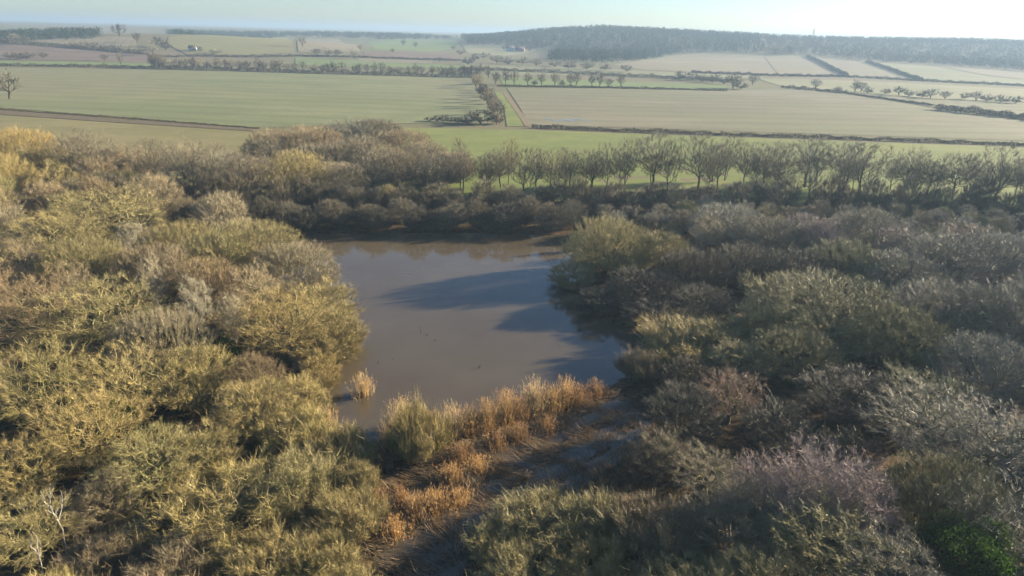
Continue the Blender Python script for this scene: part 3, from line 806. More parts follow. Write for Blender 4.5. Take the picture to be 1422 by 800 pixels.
    ('osier', -13.8, 53.7, 3.8, 2.7, 'olive', 'olive bushy low osier left of the lone osier among the reeds', 'trees of the left-bank wood'),
    ('osier', -12.1, 41.2, 3, 3.5, 'olive', 'second olive bushy low osier right of the wide bottom-left osier thicket', 'trees of the left-bank wood'),
    ('snag', -34.8, 45.3, 8, 1.2, 'grey', 'thin white birch stem near the lower left corner', 'trees of the left-bank wood'),
    ('snag', -34.2, 41.6, 5.5, 0.8, 'grey', 'short white birch stem at the lower left corner', 'trees of the left-bank wood'),
    ('willow', -28.3, 55.4, 6, 4.3, 'olive', 'olive domed bare willow above the wide bottom-left osier thicket', 'trees of the left-bank wood'),
    ('willow', -33.6, 48.9, 5, 3.9, 'brown', 'brown domed bare willow right of the thin white corner birch', 'trees of the left-bank wood'),
    ('osier', -30.3, 42.8, 3, 3.9, 'brown', 'brown bushy low osier below the thin white corner birch', 'trees of the left-bank wood'),
    ('osier', -9.0, 60.4, 6.6, 4.1, 'gold', 'golden osier standing alone among the reeds', 'trees of the left-bank wood'),
    ('ash', -109.1, 176.2, 17.1, 9.3, 'ash', 'first bare open-crowned tree from the left in the row behind the pond', 'bare trees lining the far side of the wood'),
    ('ash', -87.6, 170.4, 15.8, 6.9, 'ash', 'second bare open-crowned tree from the left in the row behind the pond', 'bare trees lining the far side of the wood'),
    ('ash', -76.6, 165.3, 16.6, 6.9, 'ash', 'third bare open-crowned tree from the left in the row behind the pond', 'bare trees lining the far side of the wood'),
    ('ash', -69.5, 163.1, 16.4, 7.1, 'ash', 'fourth bare open-crowned tree from the left in the row behind the pond', 'bare trees lining the far side of the wood'),
    ('ash', -63.0, 166.9, 14.7, 6.1, 'ash', 'fifth bare open-crowned tree from the left in the row behind the pond', 'bare trees lining the far side of the wood'),
    ('ash', -54.9, 164.8, 14.0, 5.9, 'olive', 'sixth bare open-crowned tree from the left in the row behind the pond', 'bare trees lining the far side of the wood'),
    ('ash', -48.2, 168.6, 12.9, 5.6, 'olive', 'seventh bare open-crowned tree from the left in the row behind the pond', 'bare trees lining the far side of the wood'),
    ('ash', -34.4, 170.2, 15.3, 8.0, 'ash', 'eighth bare open-crowned tree from the left in the row behind the pond', 'bare trees lining the far side of the wood'),
    ('ash', -28.0, 172.6, 14.8, 6.2, 'ash', 'ninth bare open-crowned tree from the left in the row behind the pond', 'bare trees lining the far side of the wood'),
    ('ash', -21.9, 174.1, 14.2, 5.9, 'ash', 'tenth bare open-crowned tree from the left in the row behind the pond', 'bare trees lining the far side of the wood'),
    ('ash', -13.3, 177.6, 13.1, 5.2, 'ash', 'eleventh bare open-crowned tree from the left in the row behind the pond', 'bare trees lining the far side of the wood'),
    ('ash', -6.5, 181.8, 12.4, 5.0, 'ash', 'twelfth bare open-crowned tree from the left in the row behind the pond', 'bare trees lining the far side of the wood'),
    ('ash', -3.8, 187.6, 12.9, 5.8, 'ash', 'thirteenth bare open-crowned tree from the left in the row behind the pond', 'bare trees lining the far side of the wood'),
    ('ash', 2.5, 177.0, 15.0, 6.0, 'ash', 'fourteenth bare open-crowned tree from the left in the row behind the pond', 'bare trees lining the far side of the wood'),
    ('ash', 9.2, 177.8, 14.3, 4.9, 'ash', 'fifteenth bare open-crowned tree from the left in the row behind the pond', 'bare trees lining the far side of the wood'),
    ('ash', 14.2, 184.4, 13.0, 4.1, 'ash', 'sixteenth bare open-crowned tree from the left in the row behind the pond', 'bare trees lining the far side of the wood'),
    ('ash', 19.8, 185.0, 13.9, 6.0, 'ash', 'seventeenth bare open-crowned tree from the left in the row behind the pond', 'bare trees lining the far side of the wood'),
    ('ash', 24.9, 189.3, 14.6, 4.3, 'ash', 'eighteenth bare open-crowned tree from the left in the row behind the pond', 'bare trees lining the far side of the wood'),
    ('ash', 30.9, 196.7, 15.5, 5.5, 'ash', 'nineteenth bare open-crowned tree from the left in the row behind the pond', 'bare trees lining the far side of the wood'),
    ('ash', 38.6, 195.7, 17.7, 8.9, 'ash', 'twentieth bare open-crowned tree from the left in the row behind the pond', 'bare trees lining the far side of the wood'),
    ('ash', 49.2, 188.6, 18.9, 7.1, 'ash', 'twenty-first bare open-crowned tree from the left in the row behind the pond', 'bare trees lining the far side of the wood'),
    ('ash', 57.5, 204.2, 12.8, 4.8, 'ash', 'twenty-second bare open-crowned tree from the left in the row behind the pond', 'bare trees lining the far side of the wood'),
    ('ash', 61.8, 206.9, 16.6, 5.1, 'ash', 'twenty-third bare open-crowned tree from the left in the row behind the pond', 'bare trees lining the far side of the wood'),
    ('ash', 64.3, 198.0, 15.0, 5.2, 'ash', 'twenty-fourth bare open-crowned tree from the left in the row behind the pond', 'bare trees lining the far side of the wood'),
    ('ash', 70.3, 197.8, 15.5, 6.1, 'ash', 'twenty-fifth bare open-crowned tree from the left in the row behind the pond', 'bare trees lining the far side of the wood'),
    ('ash', 71.1, 189.4, 16.0, 8.6, 'ash', 'twenty-sixth bare open-crowned tree from the left in the row behind the pond', 'bare trees lining the far side of the wood'),
    ('ash', 82.3, 199.3, 16.0, 7.9, 'ash', 'twenty-seventh bare open-crowned tree from the left in the row behind the pond', 'bare trees lining the far side of the wood'),
    ('ash', 90.0, 209.5, 14.0, 7.0, 'ash', 'twenty-eighth bare open-crowned tree from the left in the row behind the pond', 'bare trees lining the far side of the wood'),
    ('ash', 94.4, 200.8, 16.0, 7.2, 'ash', 'twenty-ninth bare open-crowned tree from the left in the row behind the pond', 'bare trees lining the far side of the wood'),
    ('ash', 94.3, 191.3, 16.5, 10.0, 'ash', 'thirtieth bare open-crowned tree from the left in the row behind the pond', 'bare trees lining the far side of the wood'),
    ('ash', 107.1, 192.9, 14.8, 7.6, 'ash', 'thirty-first bare open-crowned tree from the left in the row behind the pond', 'bare trees lining the far side of the wood'),
    ('ash', 112.4, 190.8, 12.0, 5.6, 'ash', 'thirty-second bare open-crowned tree from the left in the row behind the pond', 'bare trees lining the far side of the wood'),
    ('ash', 117.6, 187.9, 15.2, 8.3, 'ash', 'thirty-third bare open-crowned tree from the left in the row behind the pond', 'bare trees lining the far side of the wood'),
    ('ash', 127.4, 185.6, 17.6, 8.7, 'ash', 'thirty-fourth bare open-crowned tree from the left in the row behind the pond', 'bare trees lining the far side of the wood'),
    ('ash', 134.2, 183.1, 15.6, 8.1, 'ash', 'thirty-fifth bare open-crowned tree from the left in the row behind the pond', 'bare trees lining the far side of the wood'),
    ('ash', 141.6, 180.7, 17.1, 10.5, 'ash', 'thirty-sixth bare open-crowned tree from the left in the row behind the pond', 'bare trees lining the far side of the wood'),
    ('ash', -121.2, 176.8, 9.4, 5.3, 'ash', 'first bare open-crowned tree from the left in the second rank behind the pond', 'bare trees lining the far side of the wood'),
    ('ash', -110.0, 176.7, 10.4, 4.5, 'ash', 'second bare open-crowned tree from the left in the second rank behind the pond', 'bare trees lining the far side of the wood'),
    ('ash', -104.7, 181.3, 10.6, 5.1, 'ash', 'third bare open-crowned tree from the left in the second rank behind the pond', 'bare trees lining the far side of the wood'),
    ('ash', -96.5, 182.3, 8.3, 4.2, 'olive', 'fourth bare open-crowned tree from the left in the second rank behind the pond', 'bare trees lining the far side of the wood'),
    ('ash', -91.2, 188.4, 8.9, 5.2, 'ash', 'fifth bare open-crowned tree from the left in the second rank behind the pond', 'bare trees lining the far side of the wood'),
    ('ash', -81.1, 185.9, 7.7, 5.6, 'ash', 'sixth bare open-crowned tree from the left in the second rank behind the pond', 'bare trees lining the far side of the wood'),
    ('ash', -75.8, 190.4, 9.4, 5.2, 'buff', 'seventh bare open-crowned tree from the left in the second rank behind the pond', 'bare trees lining the far side of the wood'),
    ('ash', -70.0, 203.5, 10.7, 5.3, 'ash', 'eighth bare open-crowned tree from the left in the second rank behind the pond', 'bare trees lining the far side of the wood'),
    ('ash', -62.2, 205.4, 10.8, 6.0, 'ash', 'ninth bare open-crowned tree from the left in the second rank behind the pond', 'bare trees lining the far side of the wood'),
    ('ash', -51.6, 202.5, 11.3, 4.6, 'ash', 'tenth bare open-crowned tree from the left in the second rank behind the pond', 'bare trees lining the far side of the wood'),
    ('ash', -38.7, 199.9, 9.5, 5.0, 'olive', 'eleventh bare open-crowned tree from the left in the second rank behind the pond', 'bare trees lining the far side of the wood'),
    ('ash', -30.7, 196.2, 9.0, 5.7, 'ash', 'twelfth bare open-crowned tree from the left in the second rank behind the pond', 'bare trees lining the far side of the wood'),
    ('ash', -20.4, 180.2, 12.2, 3.8, 'ash', 'thirteenth bare open-crowned tree from the left in the second rank behind the pond', 'bare trees lining the far side of the wood'),
    ('ash', -14.8, 188.9, 15.3, 3.3, 'ash', 'fourteenth bare open-crowned tree from the left in the second rank behind the pond', 'bare trees lining the far side of the wood'),
    ('ash', -7.1, 182.7, 11.5, 4.3, 'ash', 'fifteenth bare open-crowned tree from the left in the second rank behind the pond', 'bare trees lining the far side of the wood'),
    ('ash', -1.9, 191.5, 15.2, 3.4, 'olive', 'sixteenth bare open-crowned tree from the left in the second rank behind the pond', 'bare trees lining the far side of the wood'),
    ('ash', 5.8, 185.2, 13.4, 4.6, 'ash', 'seventeenth bare open-crowned tree from the left in the second rank behind the pond', 'bare trees lining the far side of the wood'),
    ('ash', 12.9, 181.8, 14.7, 4.0, 'ash', 'eighteenth bare open-crowned tree from the left in the second rank behind the pond', 'bare trees lining the far side of the wood'),
    ('ash', 21.0, 189.9, 11.5, 4.7, 'ash', 'nineteenth bare open-crowned tree from the left in the second rank behind the pond', 'bare trees lining the far side of the wood'),
    ('ash', 28.6, 189.5, 12.3, 4.5, 'ash', 'twentieth bare open-crowned tree from the left in the second rank behind the pond', 'bare trees lining the far side of the wood'),
    ('ash', 38.1, 195.1, 11.8, 3.8, 'olive', 'twenty-first bare open-crowned tree from the left in the second rank behind the pond', 'bare trees lining the far side of the wood'),
    ('ash', 41.8, 190.7, 14.8, 4.4, 'ash', 'twenty-second bare open-crowned tree from the left in the second rank behind the pond', 'bare trees lining the far side of the wood'),
    ('ash', 51.6, 186.6, 12.5, 3.6, 'olive', 'twenty-third bare open-crowned tree from the left in the second rank behind the pond', 'bare trees lining the far side of the wood'),
    ('ash', 56.2, 193.8, 14.9, 4.8, 'ash', 'twenty-fourth bare open-crowned tree from the left in the second rank behind the pond', 'bare trees lining the far side of the wood'),
    ('ash', 65.6, 191.4, 13.4, 4.9, 'ash', 'twenty-fifth bare open-crowned tree from the left in the second rank behind the pond', 'bare trees lining the far side of the wood'),
    ('ash', 70.0, 189.5, 10.9, 4.7, 'olive', 'twenty-sixth bare open-crowned tree from the left in the second rank behind the pond', 'bare trees lining the far side of the wood'),
    ('ash', 78.2, 185.3, 10.1, 4.4, 'ash', 'twenty-seventh bare open-crowned tree from the left in the second rank behind the pond', 'bare trees lining the far side of the wood'),
    ('ash', 88.3, 190.5, 11.6, 4.2, 'ash', 'twenty-eighth bare open-crowned tree from the left in the second rank behind the pond', 'bare trees lining the far side of the wood'),
    ('ash', 95.2, 197.4, 11.0, 3.6, 'olive', 'twenty-ninth bare open-crowned tree from the left in the second rank behind the pond', 'bare trees lining the far side of the wood'),
    ('ash', 106.4, 198.3, 11.2, 4.2, 'ash', 'thirtieth bare open-crowned tree from the left in the second rank behind the pond', 'bare trees lining the far side of the wood'),
    ('ash', 111.0, 195.0, 13.1, 4.1, 'ash', 'thirty-first bare open-crowned tree from the left in the second rank behind the pond', 'bare trees lining the far side of the wood'),
    ('ash', 113.0, 188.2, 11.2, 5.1, 'ash', 'thirty-second bare open-crowned tree from the left in the second rank behind the pond', 'bare trees lining the far side of the wood'),
    ('ash', 125.2, 193.3, 14.4, 3.9, 'ash', 'thirty-third bare open-crowned tree from the left in the second rank behind the pond', 'bare trees lining the far side of the wood'),
    ('ash', 128.7, 188.8, 12.3, 4.9, 'ash', 'thirty-fourth bare open-crowned tree from the left in the second rank behind the pond', 'bare trees lining the far side of the wood'),
    ('ash', 137.0, 191.4, 12.0, 3.9, 'olive', 'thirty-fifth bare open-crowned tree from the left in the second rank behind the pond', 'bare trees lining the far side of the wood'),
    ('ash', 143.8, 191.3, 15.6, 5.7, 'olive', 'thirty-sixth bare open-crowned tree from the left in the second rank behind the pond', 'bare trees lining the far side of the wood'),
    ('willow', -100.9, 149.1, 8.1, 4.1, 'dark', 'first dark domed bare willow from the left in the far-shore thicket', 'thicket along the far shore'),
    ('willow', -96.0, 150.0, 8.4, 3.5, 'ash', 'first dull brown domed bare willow from the left in the far-shore thicket', 'thicket along the far shore'),
    ('willow', -91.8, 148.1, 8.2, 3.5, 'dark', 'second dark domed bare willow from the left in the far-shore thicket', 'thicket along the far shore'),
    ('willow', -88.6, 149.9, 9.4, 3.3, 'dark', 'third dark domed bare willow from the left in the far-shore thicket', 'thicket along the far shore'),
    ('willow', -86.9, 151.7, 9.9, 4.2, 'ash', 'second dull brown domed bare willow from the left in the far-shore thicket', 'thicket along the far shore'),
    ('willow', -78.9, 149.9, 8.2, 3.8, 'dark', 'fourth dark domed bare willow from the left in the far-shore thicket', 'thicket along the far shore'),
    ('willow', -79.4, 154.5, 7.2, 4.6, 'ash', 'third dull brown domed bare willow from the left in the far-shore thicket', 'thicket along the far shore'),
    ('willow', -67.2, 141.8, 7.1, 4.4, 'ash', 'fourth dull brown domed bare willow from the left in the far-shore thicket', 'thicket along the far shore'),
    ('willow', -73.8, 155.0, 8.2, 3.7, 'dark', 'fifth dark domed bare willow from the left in the far-shore thicket', 'thicket along the far shore'),
    ('willow', -62.4, 140.5, 7.5, 3.4, 'ash', 'fifth dull brown domed bare willow from the left in the far-shore thicket', 'thicket along the far shore'),
    ('willow', -67.2, 153.0, 10.0, 4.2, 'dark', 'sixth dark domed bare willow from the left in the far-shore thicket', 'thicket along the far shore'),
    ('willow', -60.3, 143.6, 7.4, 3.4, 'ash', 'sixth dull brown domed bare willow from the left in the far-shore thicket', 'thicket along the far shore'),
    ('willow', -64.8, 157.2, 10.3, 4.3, 'ash', 'seventh dull brown domed bare willow from the left in the far-shore thicket', 'thicket along the far shore'),
    ('willow', -55.1, 142.9, 4.9, 3.8, 'dark', 'seventh dark domed bare willow from the left in the far-shore thicket', 'thicket along the far shore'),
    ('willow', -63.2, 157.7, 9.0, 4.2, 'ash', 'eighth dull brown domed bare willow from the left in the far-shore thicket', 'thicket along the far shore'),
    ('willow', -52.6, 144.2, 7.3, 3.5, 'dark', 'ninth dark domed bare willow from the left in the far-shore thicket', 'thicket along the far shore'),
    ('willow', -56.6, 153.9, 7.0, 3.2, 'dark', 'eighth dark domed bare willow from the left in the far-shore thicket', 'thicket along the far shore'),
    ('willow', -47.4, 144.9, 5.6, 4.2, 'ash', 'tenth dull brown domed bare willow from the left in the far-shore thicket', 'thicket along the far shore'),
    ('willow', -51.6, 152.1, 10.2, 3.7, 'ash', 'ninth dull brown domed bare willow from the left in the far-shore thicket', 'thicket along the far shore'),
    ('willow', -42.5, 141.2, 5.9, 4.2, 'dark', 'eleventh dark domed bare willow from the left in the far-shore thicket', 'thicket along the far shore'),
    ('willow', -47.4, 155.6, 10.1, 3.8, 'dark', 'tenth dark domed bare willow from the left in the far-shore thicket', 'thicket along the far shore'),
    ('willow', -39.4, 145.7, 6.0, 3.6, 'ash', 'eleventh dull brown domed bare willow from the left in the far-shore thicket', 'thicket along the far shore'),
    ('willow', -44.9, 155.3, 8.2, 3.2, 'dark', 'twelfth dark domed bare willow from the left in the far-shore thicket', 'thicket along the far shore'),
    ('willow', -37.6, 144.4, 6.5, 4.2, 'ash', 'twelfth dull brown domed bare willow from the left in the far-shore thicket', 'thicket along the far shore'),
    ('willow', -38.8, 156.7, 7.8, 4.0, 'dark', 'thirteenth dark domed bare willow from the left in the far-shore thicket', 'thicket along the far shore'),
    ('willow', -30.9, 145.2, 5.5, 4.0, 'ash', 'fourteenth dull brown domed bare willow from the left in the far-shore thicket', 'thicket along the far shore'),
    ('willow', -35.4, 154.9, 7.4, 4.4, 'ash', 'thirteenth dull brown domed bare willow from the left in the far-shore thicket', 'thicket along the far shore'),
    ('willow', -28.4, 143.2, 5.9, 3.2, 'dark', 'fifteenth dark domed bare willow from the left in the far-shore thicket', 'thicket along the far shore'),
    ('willow', -30.6, 155.1, 7.6, 3.5, 'dark', 'fourteenth dark domed bare willow from the left in the far-shore thicket', 'thicket along the far shore'),
    ('willow', -24.0, 148.4, 6.6, 4.0, 'ash', 'fifteenth dull brown domed bare willow from the left in the far-shore thicket', 'thicket along the far shore'),
    ('willow', -25.1, 155.6, 7.6, 4.5, 'dark', 'sixteenth dark domed bare willow from the left in the far-shore thicket', 'thicket along the far shore'),
    ('willow', -20.2, 143.3, 6.6, 3.8, 'dark', 'seventeenth dark domed bare willow from the left in the far-shore thicket', 'thicket along the far shore'),
    ('willow', -20.3, 154.9, 6.9, 3.6, 'dark', 'eighteenth dark domed bare willow from the left in the far-shore thicket', 'thicket along the far shore'),
    ('willow', -14.6, 144.2, 5.8, 3.3, 'ash', 'seventeenth dull brown domed bare willow from the left in the far-shore thicket', 'thicket along the far shore'),
    ('willow', -16.9, 158.8, 8.3, 4.4, 'ash', 'sixteenth dull brown domed bare willow from the left in the far-shore thicket', 'thicket along the far shore'),
    ('willow', -12.3, 147.3, 6.0, 3.8, 'ash', 'nineteenth dull brown domed bare willow from the left in the far-shore thicket', 'thicket along the far shore'),
    ('willow', -13.6, 155.8, 6.8, 4.4, 'ash', 'eighteenth dull brown domed bare willow from the left in the far-shore thicket', 'thicket along the far shore'),
    ('willow', -7.4, 145.7, 7.4, 3.2, 'ash', 'twentieth dull brown domed bare willow from the left in the far-shore thicket', 'thicket along the far shore'),
    ('willow', -7.2, 159.9, 9.1, 3.6, 'ash', 'twenty-first dull brown domed bare willow from the left in the far-shore thicket', 'thicket along the far shore'),
    ('willow', -2.2, 145.2, 7.1, 4.6, 'dark', 'twentieth dark domed bare willow from the left in the far-shore thicket', 'thicket along the far shore'),
    ('willow', -2.7, 157.2, 6.9, 4.2, 'dark', 'nineteenth dark domed bare willow from the left in the far-shore thicket', 'thicket along the far shore'),
    ('willow', 2.0, 147.6, 7.2, 3.2, 'dark', 'twenty-first dark domed bare willow from the left in the far-shore thicket', 'thicket along the far shore'),
    ('willow', -0.4, 159.4, 7.8, 3.9, 'ash', 'twenty-second dull brown domed bare willow from the left in the far-shore thicket', 'thicket along the far shore'),
    ('willow', 3.6, 151.1, 7.2, 3.4, 'ash', 'twenty-third dull brown domed bare willow from the left in the far-shore thicket', 'thicket along the far shore'),
    ('willow', 6.4, 163.9, 7.0, 3.4, 'dark', 'twenty-second dark domed bare willow from the left in the far-shore thicket', 'thicket along the far shore'),
    ('willow', 8.1, 145.8, 6.9, 4.3, 'dark', 'twenty-third dark domed bare willow from the left in the far-shore thicket', 'thicket along the far shore'),
    ('willow', 9.9, 162.7, 8.8, 4.3, 'dark', 'twenty-fourth dark domed bare willow from the left in the far-shore thicket', 'thicket along the far shore'),
    ('willow', 12.8, 149.8, 6.2, 3.9, 'dark', 'twenty-fifth dark domed bare willow from the left in the far-shore thicket', 'thicket along the far shore'),
    ('willow', 16.0, 166.4, 9.5, 3.3, 'ash', 'twenty-fourth dull brown domed bare willow from the left in the far-shore thicket', 'thicket along the far shore'),
    ('willow', 20.3, 163.0, 7.1, 3.6, 'ash', 'twenty-fifth dull brown domed bare willow from the left in the far-shore thicket', 'thicket along the far shore'),
    ('willow', 23.6, 165.0, 8.2, 3.6, 'ash', 'twenty-sixth dull brown domed bare willow from the left in the far-shore thicket', 'thicket along the far shore'),
    ('willow', 26.9, 161.8, 6.8, 4.3, 'dark', 'twenty-sixth dark domed bare willow from the left in the far-shore thicket', 'thicket along the far shore'),
    ('willow', 33.0, 164.0, 9.1, 4.1, 'dark', 'twenty-seventh dark domed bare willow from the left in the far-shore thicket', 'thicket along the far shore'),
    ('willow', 37.7, 164.9, 8.1, 4.2, 'ash', 'twenty-seventh dull brown domed bare willow from the left in the far-shore thicket', 'thicket along the far shore'),
    ('willow', 43.0, 167.9, 6.8, 3.6, 'dark', 'twenty-eighth dark domed bare willow from the left in the far-shore thicket', 'thicket along the far shore'),
    ('willow', 47.6, 170.1, 7.2, 3.7, 'ash', 'twenty-eighth dull brown domed bare willow from the left in the far-shore thicket', 'thicket along the far shore'),
    ('willow', 52.4, 164.5, 10.1, 4.4, 'ash', 'twenty-ninth dull brown domed bare willow from the left in the far-shore thicket', 'thicket along the far shore'),
    ('willow', 59.1, 170.7, 8.8, 4.0, 'dark', 'twenty-ninth dark domed bare willow from the left in the far-shore thicket', 'thicket along the far shore'),
    ('willow', 61.0, 167.2, 8.1, 4.0, 'ash', 'thirtieth dull brown domed bare willow from the left in the far-shore thicket', 'thicket along the far shore'),
    ('willow', 66.4, 171.3, 9.8, 4.4, 'ash', 'thirty-first dull brown domed bare willow from the left in the far-shore thicket', 'thicket along the far shore'),
    ('willow', 72.5, 166.1, 8.8, 3.3, 'dark', 'thirtieth dark domed bare willow from the left in the far-shore thicket', 'thicket along the far shore'),
    ('willow', 79.5, 173.3, 10.1, 3.7, 'dark', 'thirty-first dark domed bare willow from the left in the far-shore thicket', 'thicket along the far shore'),
    ('willow', 81.9, 171.9, 7.4, 4.1, 'ash', 'thirty-second dull brown domed bare willow from the left in the far-shore thicket', 'thicket along the far shore'),
    ('willow', 87.0, 169.7, 10.1, 4.6, 'ash', 'thirty-third dull brown domed bare willow from the left in the far-shore thicket', 'thicket along the far shore'),
    ('willow', 92.5, 168.6, 8.2, 3.4, 'ash', 'thirty-fourth dull brown domed bare willow from the left in the far-shore thicket', 'thicket along the far shore'),
    ('willow', 98.2, 174.4, 9.9, 3.9, 'ash', 'thirty-fifth dull brown domed bare willow from the left in the far-shore thicket', 'thicket along the far shore'),
    ('willow', 101.1, 169.8, 8.3, 3.5, 'ash', 'thirty-sixth dull brown domed bare willow from the left in the far-shore thicket', 'thicket along the far shore'),
    ('willow', 103.6, 168.2, 8.6, 4.4, 'ash', 'thirty-seventh dull brown domed bare willow from the left in the far-shore thicket', 'thicket along the far shore'),
    ('willow', 113.3, 172.3, 8.9, 4.6, 'dark', 'thirty-second dark domed bare willow from the left in the far-shore thicket', 'thicket along the far shore'),
    ('willow', 118.5, 176.3, 9.6, 4.0, 'dark', 'thirty-third dark domed bare willow from the left in the far-shore thicket', 'thicket along the far shore'),
    ('willow', 120.9, 169.6, 7.3, 3.9, 'dark', 'thirty-fourth dark domed bare willow from the left in the far-shore thicket', 'thicket along the far shore'),
    ('willow', 129.0, 174.2, 9.7, 3.9, 'dark', 'thirty-fifth dark domed bare willow from the left in the far-shore thicket', 'thicket along the far shore'),
    ('willow', 130.0, 170.8, 9.4, 3.9, 'dark', 'thirty-sixth dark domed bare willow from the left in the far-shore thicket', 'thicket along the far shore'),
    ('willow', 142.5, 180.2, 9.5, 3.5, 'ash', 'thirty-eighth dull brown domed bare willow from the left in the far-shore thicket', 'thicket along the far shore'),
    ('old_willow', -73.3, 216.3, 11, 10.8, 'buff', 'first buff broad bare willow from the left by the meadow corner', 'buff willows beside the meadow'),
    ('old_willow', -63.5, 220.8, 12, 11.8, 'buff', 'second buff broad bare willow from the left by the meadow corner', 'buff willows beside the meadow'),
    ('old_willow', -56.0, 236.0, 12, 13.0, 'grey', 'third grey broad bare willow from the left by the meadow corner', 'buff willows beside the meadow'),
    ('old_willow', -48.0, 243.9, 12.5, 11.2, 'ash', 'first dull brown broad bare willow from the left by the meadow corner', 'buff willows beside the meadow'),
    ('old_willow', -35.3, 224.1, 11, 11.7, 'buff', 'sixth buff broad bare willow from the left by the meadow corner', 'buff willows beside the meadow'),
    ('old_willow', -44.9, 205.8, 11, 10.9, 'buff', 'fourth buff broad bare willow from the left by the meadow corner', 'buff willows beside the meadow'),
    ('old_willow', -26.1, 204.8, 10, 8.9, 'buff', 'seventh buff broad bare willow from the left by the meadow corner', 'buff willows beside the meadow'),
    ('old_willow', -53.8, 199.8, 10, 9.8, 'buff', 'third buff broad bare willow from the left by the meadow corner', 'buff willows beside the meadow'),
    ('old_willow', -34.7, 194.4, 9.5, 9.0, 'buff', 'fifth buff broad bare willow from the left by the meadow corner', 'buff willows beside the meadow'),
    ('old_willow', -17.2, 196.8, 9, 7.3, 'buff', 'eighth buff broad bare willow from the left by the meadow corner', 'buff willows beside the meadow'),
    ('old_willow', -20.2, 187.8, 9, 7.8, 'ash', 'second dull brown broad bare willow from the left by the meadow corner', 'buff willows beside the meadow'),
    ('old_willow', -67.2, 180.2, 9, 8.0, 'grey', 'first grey broad bare willow from the left by the meadow corner', 'buff willows beside the meadow'),
    ('old_willow', -58.1, 186.7, 9.5, 8.1, 'gold', 'golden broad bare willow by the meadow corner', 'buff willows beside the meadow'),
    ('old_willow', -44.2, 176.2, 9, 8.3, 'grey', 'second grey broad bare willow from the left by the meadow corner', 'buff willows beside the meadow'),
    ('oak', -118.5, 188.6, 12, 8.2, 'ash', 'first dull brown crooked bare oak from the left behind the left-bank wood', 'trees behind the left-bank wood'),
    ('oak', -105.6, 184.2, 12, 8.7, 'ash', 'second dull brown crooked bare oak from the left behind the left-bank wood', 'trees behind the left-bank wood'),
    ('oak', -96.2, 180.1, 11, 8.4, 'buff', 'first buff crooked bare oak from the left behind the left-bank wood', 'trees behind the left-bank wood'),
    ('oak', -88.7, 187.8, 11, 8.6, 'buff', 'second buff crooked bare oak from the left behind the left-bank wood', 'trees behind the left-bank wood'),
    ('oak', -75.1, 177.7, 11, 8.0, 'grey', 'first grey crooked bare oak from the left behind the left-bank wood', 'trees behind the left-bank wood'),
    ('oak', -99.7, 153.0, 11, 7.5, 'olive', 'olive crooked bare oak behind the left-bank wood', 'trees behind the left-bank wood'),
    ('oak', -68.4, 173.9, 10, 7.0, 'grey', 'second grey crooked bare oak from the left behind the left-bank wood', 'trees behind the left-bank wood'),
    ('willow', -9.7, 36.2, 2.6, 1.6, 'grey', 'grey domed bare willow below the wide bottom-left osier thicket', 'trees of the right-bank wood'),
    ('willow', -55.6, 64.7, 9.5, 4.9, 'buff', 'buff domed bare willow left of the mossy-stemmed edge oak', 'trees of the left-bank wood'),
    ('willow', 55.9, 50.8, 6.7, 3.5, 'brown', 'second brown domed bare willow right of the bright green corner shrub', 'trees of the right-bank wood'),
    ('willow', 62.6, 58.7, 6.9, 3.6, 'grey', 'second grey domed bare willow right of the bright green corner shrub', 'trees of the right-bank wood'),
    ('oak', 128.8, 162.1, 5.0, 2.6, 'grey', 'nearest grey crooked bare oak right of the grey willow above the large dome', 'trees of the right-bank wood'),
    ('oak', 108.1, 135.2, 5.4, 2.8, 'dark', 'second dark crooked bare oak right of the grey willow above the large dome', 'trees of the right-bank wood'),
    ('willow', 61.6, 155.2, 5.4, 3.3, 'brown', 'brown domed bare willow left of the pale pinkish birch', 'trees of the right-bank wood'),
    ('willow', 68.8, 144.5, 4.6, 2.8, 'grey', 'nearest grey domed bare willow right of the pale pinkish birch', 'trees of the right-bank wood'),
    ('oak', 89.3, 161.6, 5.1, 2.7, 'green', 'greenish crooked bare oak left of the grey willow above the large dome', 'trees of the right-bank wood'),
    ('willow', 130.1, 149.5, 4.4, 2.6, 'dark', 'seventh dark domed bare willow right of the grey willow above the large dome', 'trees of the right-bank wood'),
    ('oak', 109.7, 142.9, 5.7, 3.0, 'olive', 'third olive crooked bare oak right of the grey willow above the large dome', 'trees of the right-bank wood'),
    ('willow', 13.5, 32.9, 5.4, 3.2, 'dark', 'dark domed bare willow below the tallest purple birch', 'trees of the right-bank wood'),
    ('birch', 108.1, 150.3, 5.6, 1.6, 'grey', 'second grey slender bare birch right of the grey willow above the large dome', 'trees of the right-bank wood'),
    ('willow', 114.8, 118.5, 5.5, 3.3, 'olive', 'fourth olive domed bare willow right of the grey willow above the large dome', 'trees of the right-bank wood'),
    ('oak', 95.0, 113.5, 5.4, 2.8, 'brown', 'nearest brown crooked bare oak right of the grey willow above the large dome', 'trees of the right-bank wood'),
    ('willow', 35.9, 35.3, 8.2, 4.3, 'grey', 'nearest grey domed bare willow right of the bright green corner shrub', 'trees of the right-bank wood'),
    ('willow', 94.8, 106.1, 5.6, 3.4, 'green', 'sixth greenish domed bare willow right of the grey willow above the large dome', 'trees of the right-bank wood'),
    ('willow', -109.1, 143.8, 11.2, 5.8, 'green', 'greenish domed bare willow below the tall golden edge willow', 'trees of the left-bank wood'),
    ('willow', 81.5, 157.0, 5.6, 3.4, 'brown', 'brown domed bare willow right of the pale pinkish birch', 'trees of the right-bank wood'),
    ('willow', 70.8, 79.7, 7.2, 3.7, 'green', 'greenish domed bare willow right of the wide grey oak', 'trees of the right-bank wood'),
    ('oak', 85.0, 140.9, 5.7, 3.0, 'green', 'greenish crooked bare oak above the grey willow above the large dome', 'trees of the right-bank wood'),
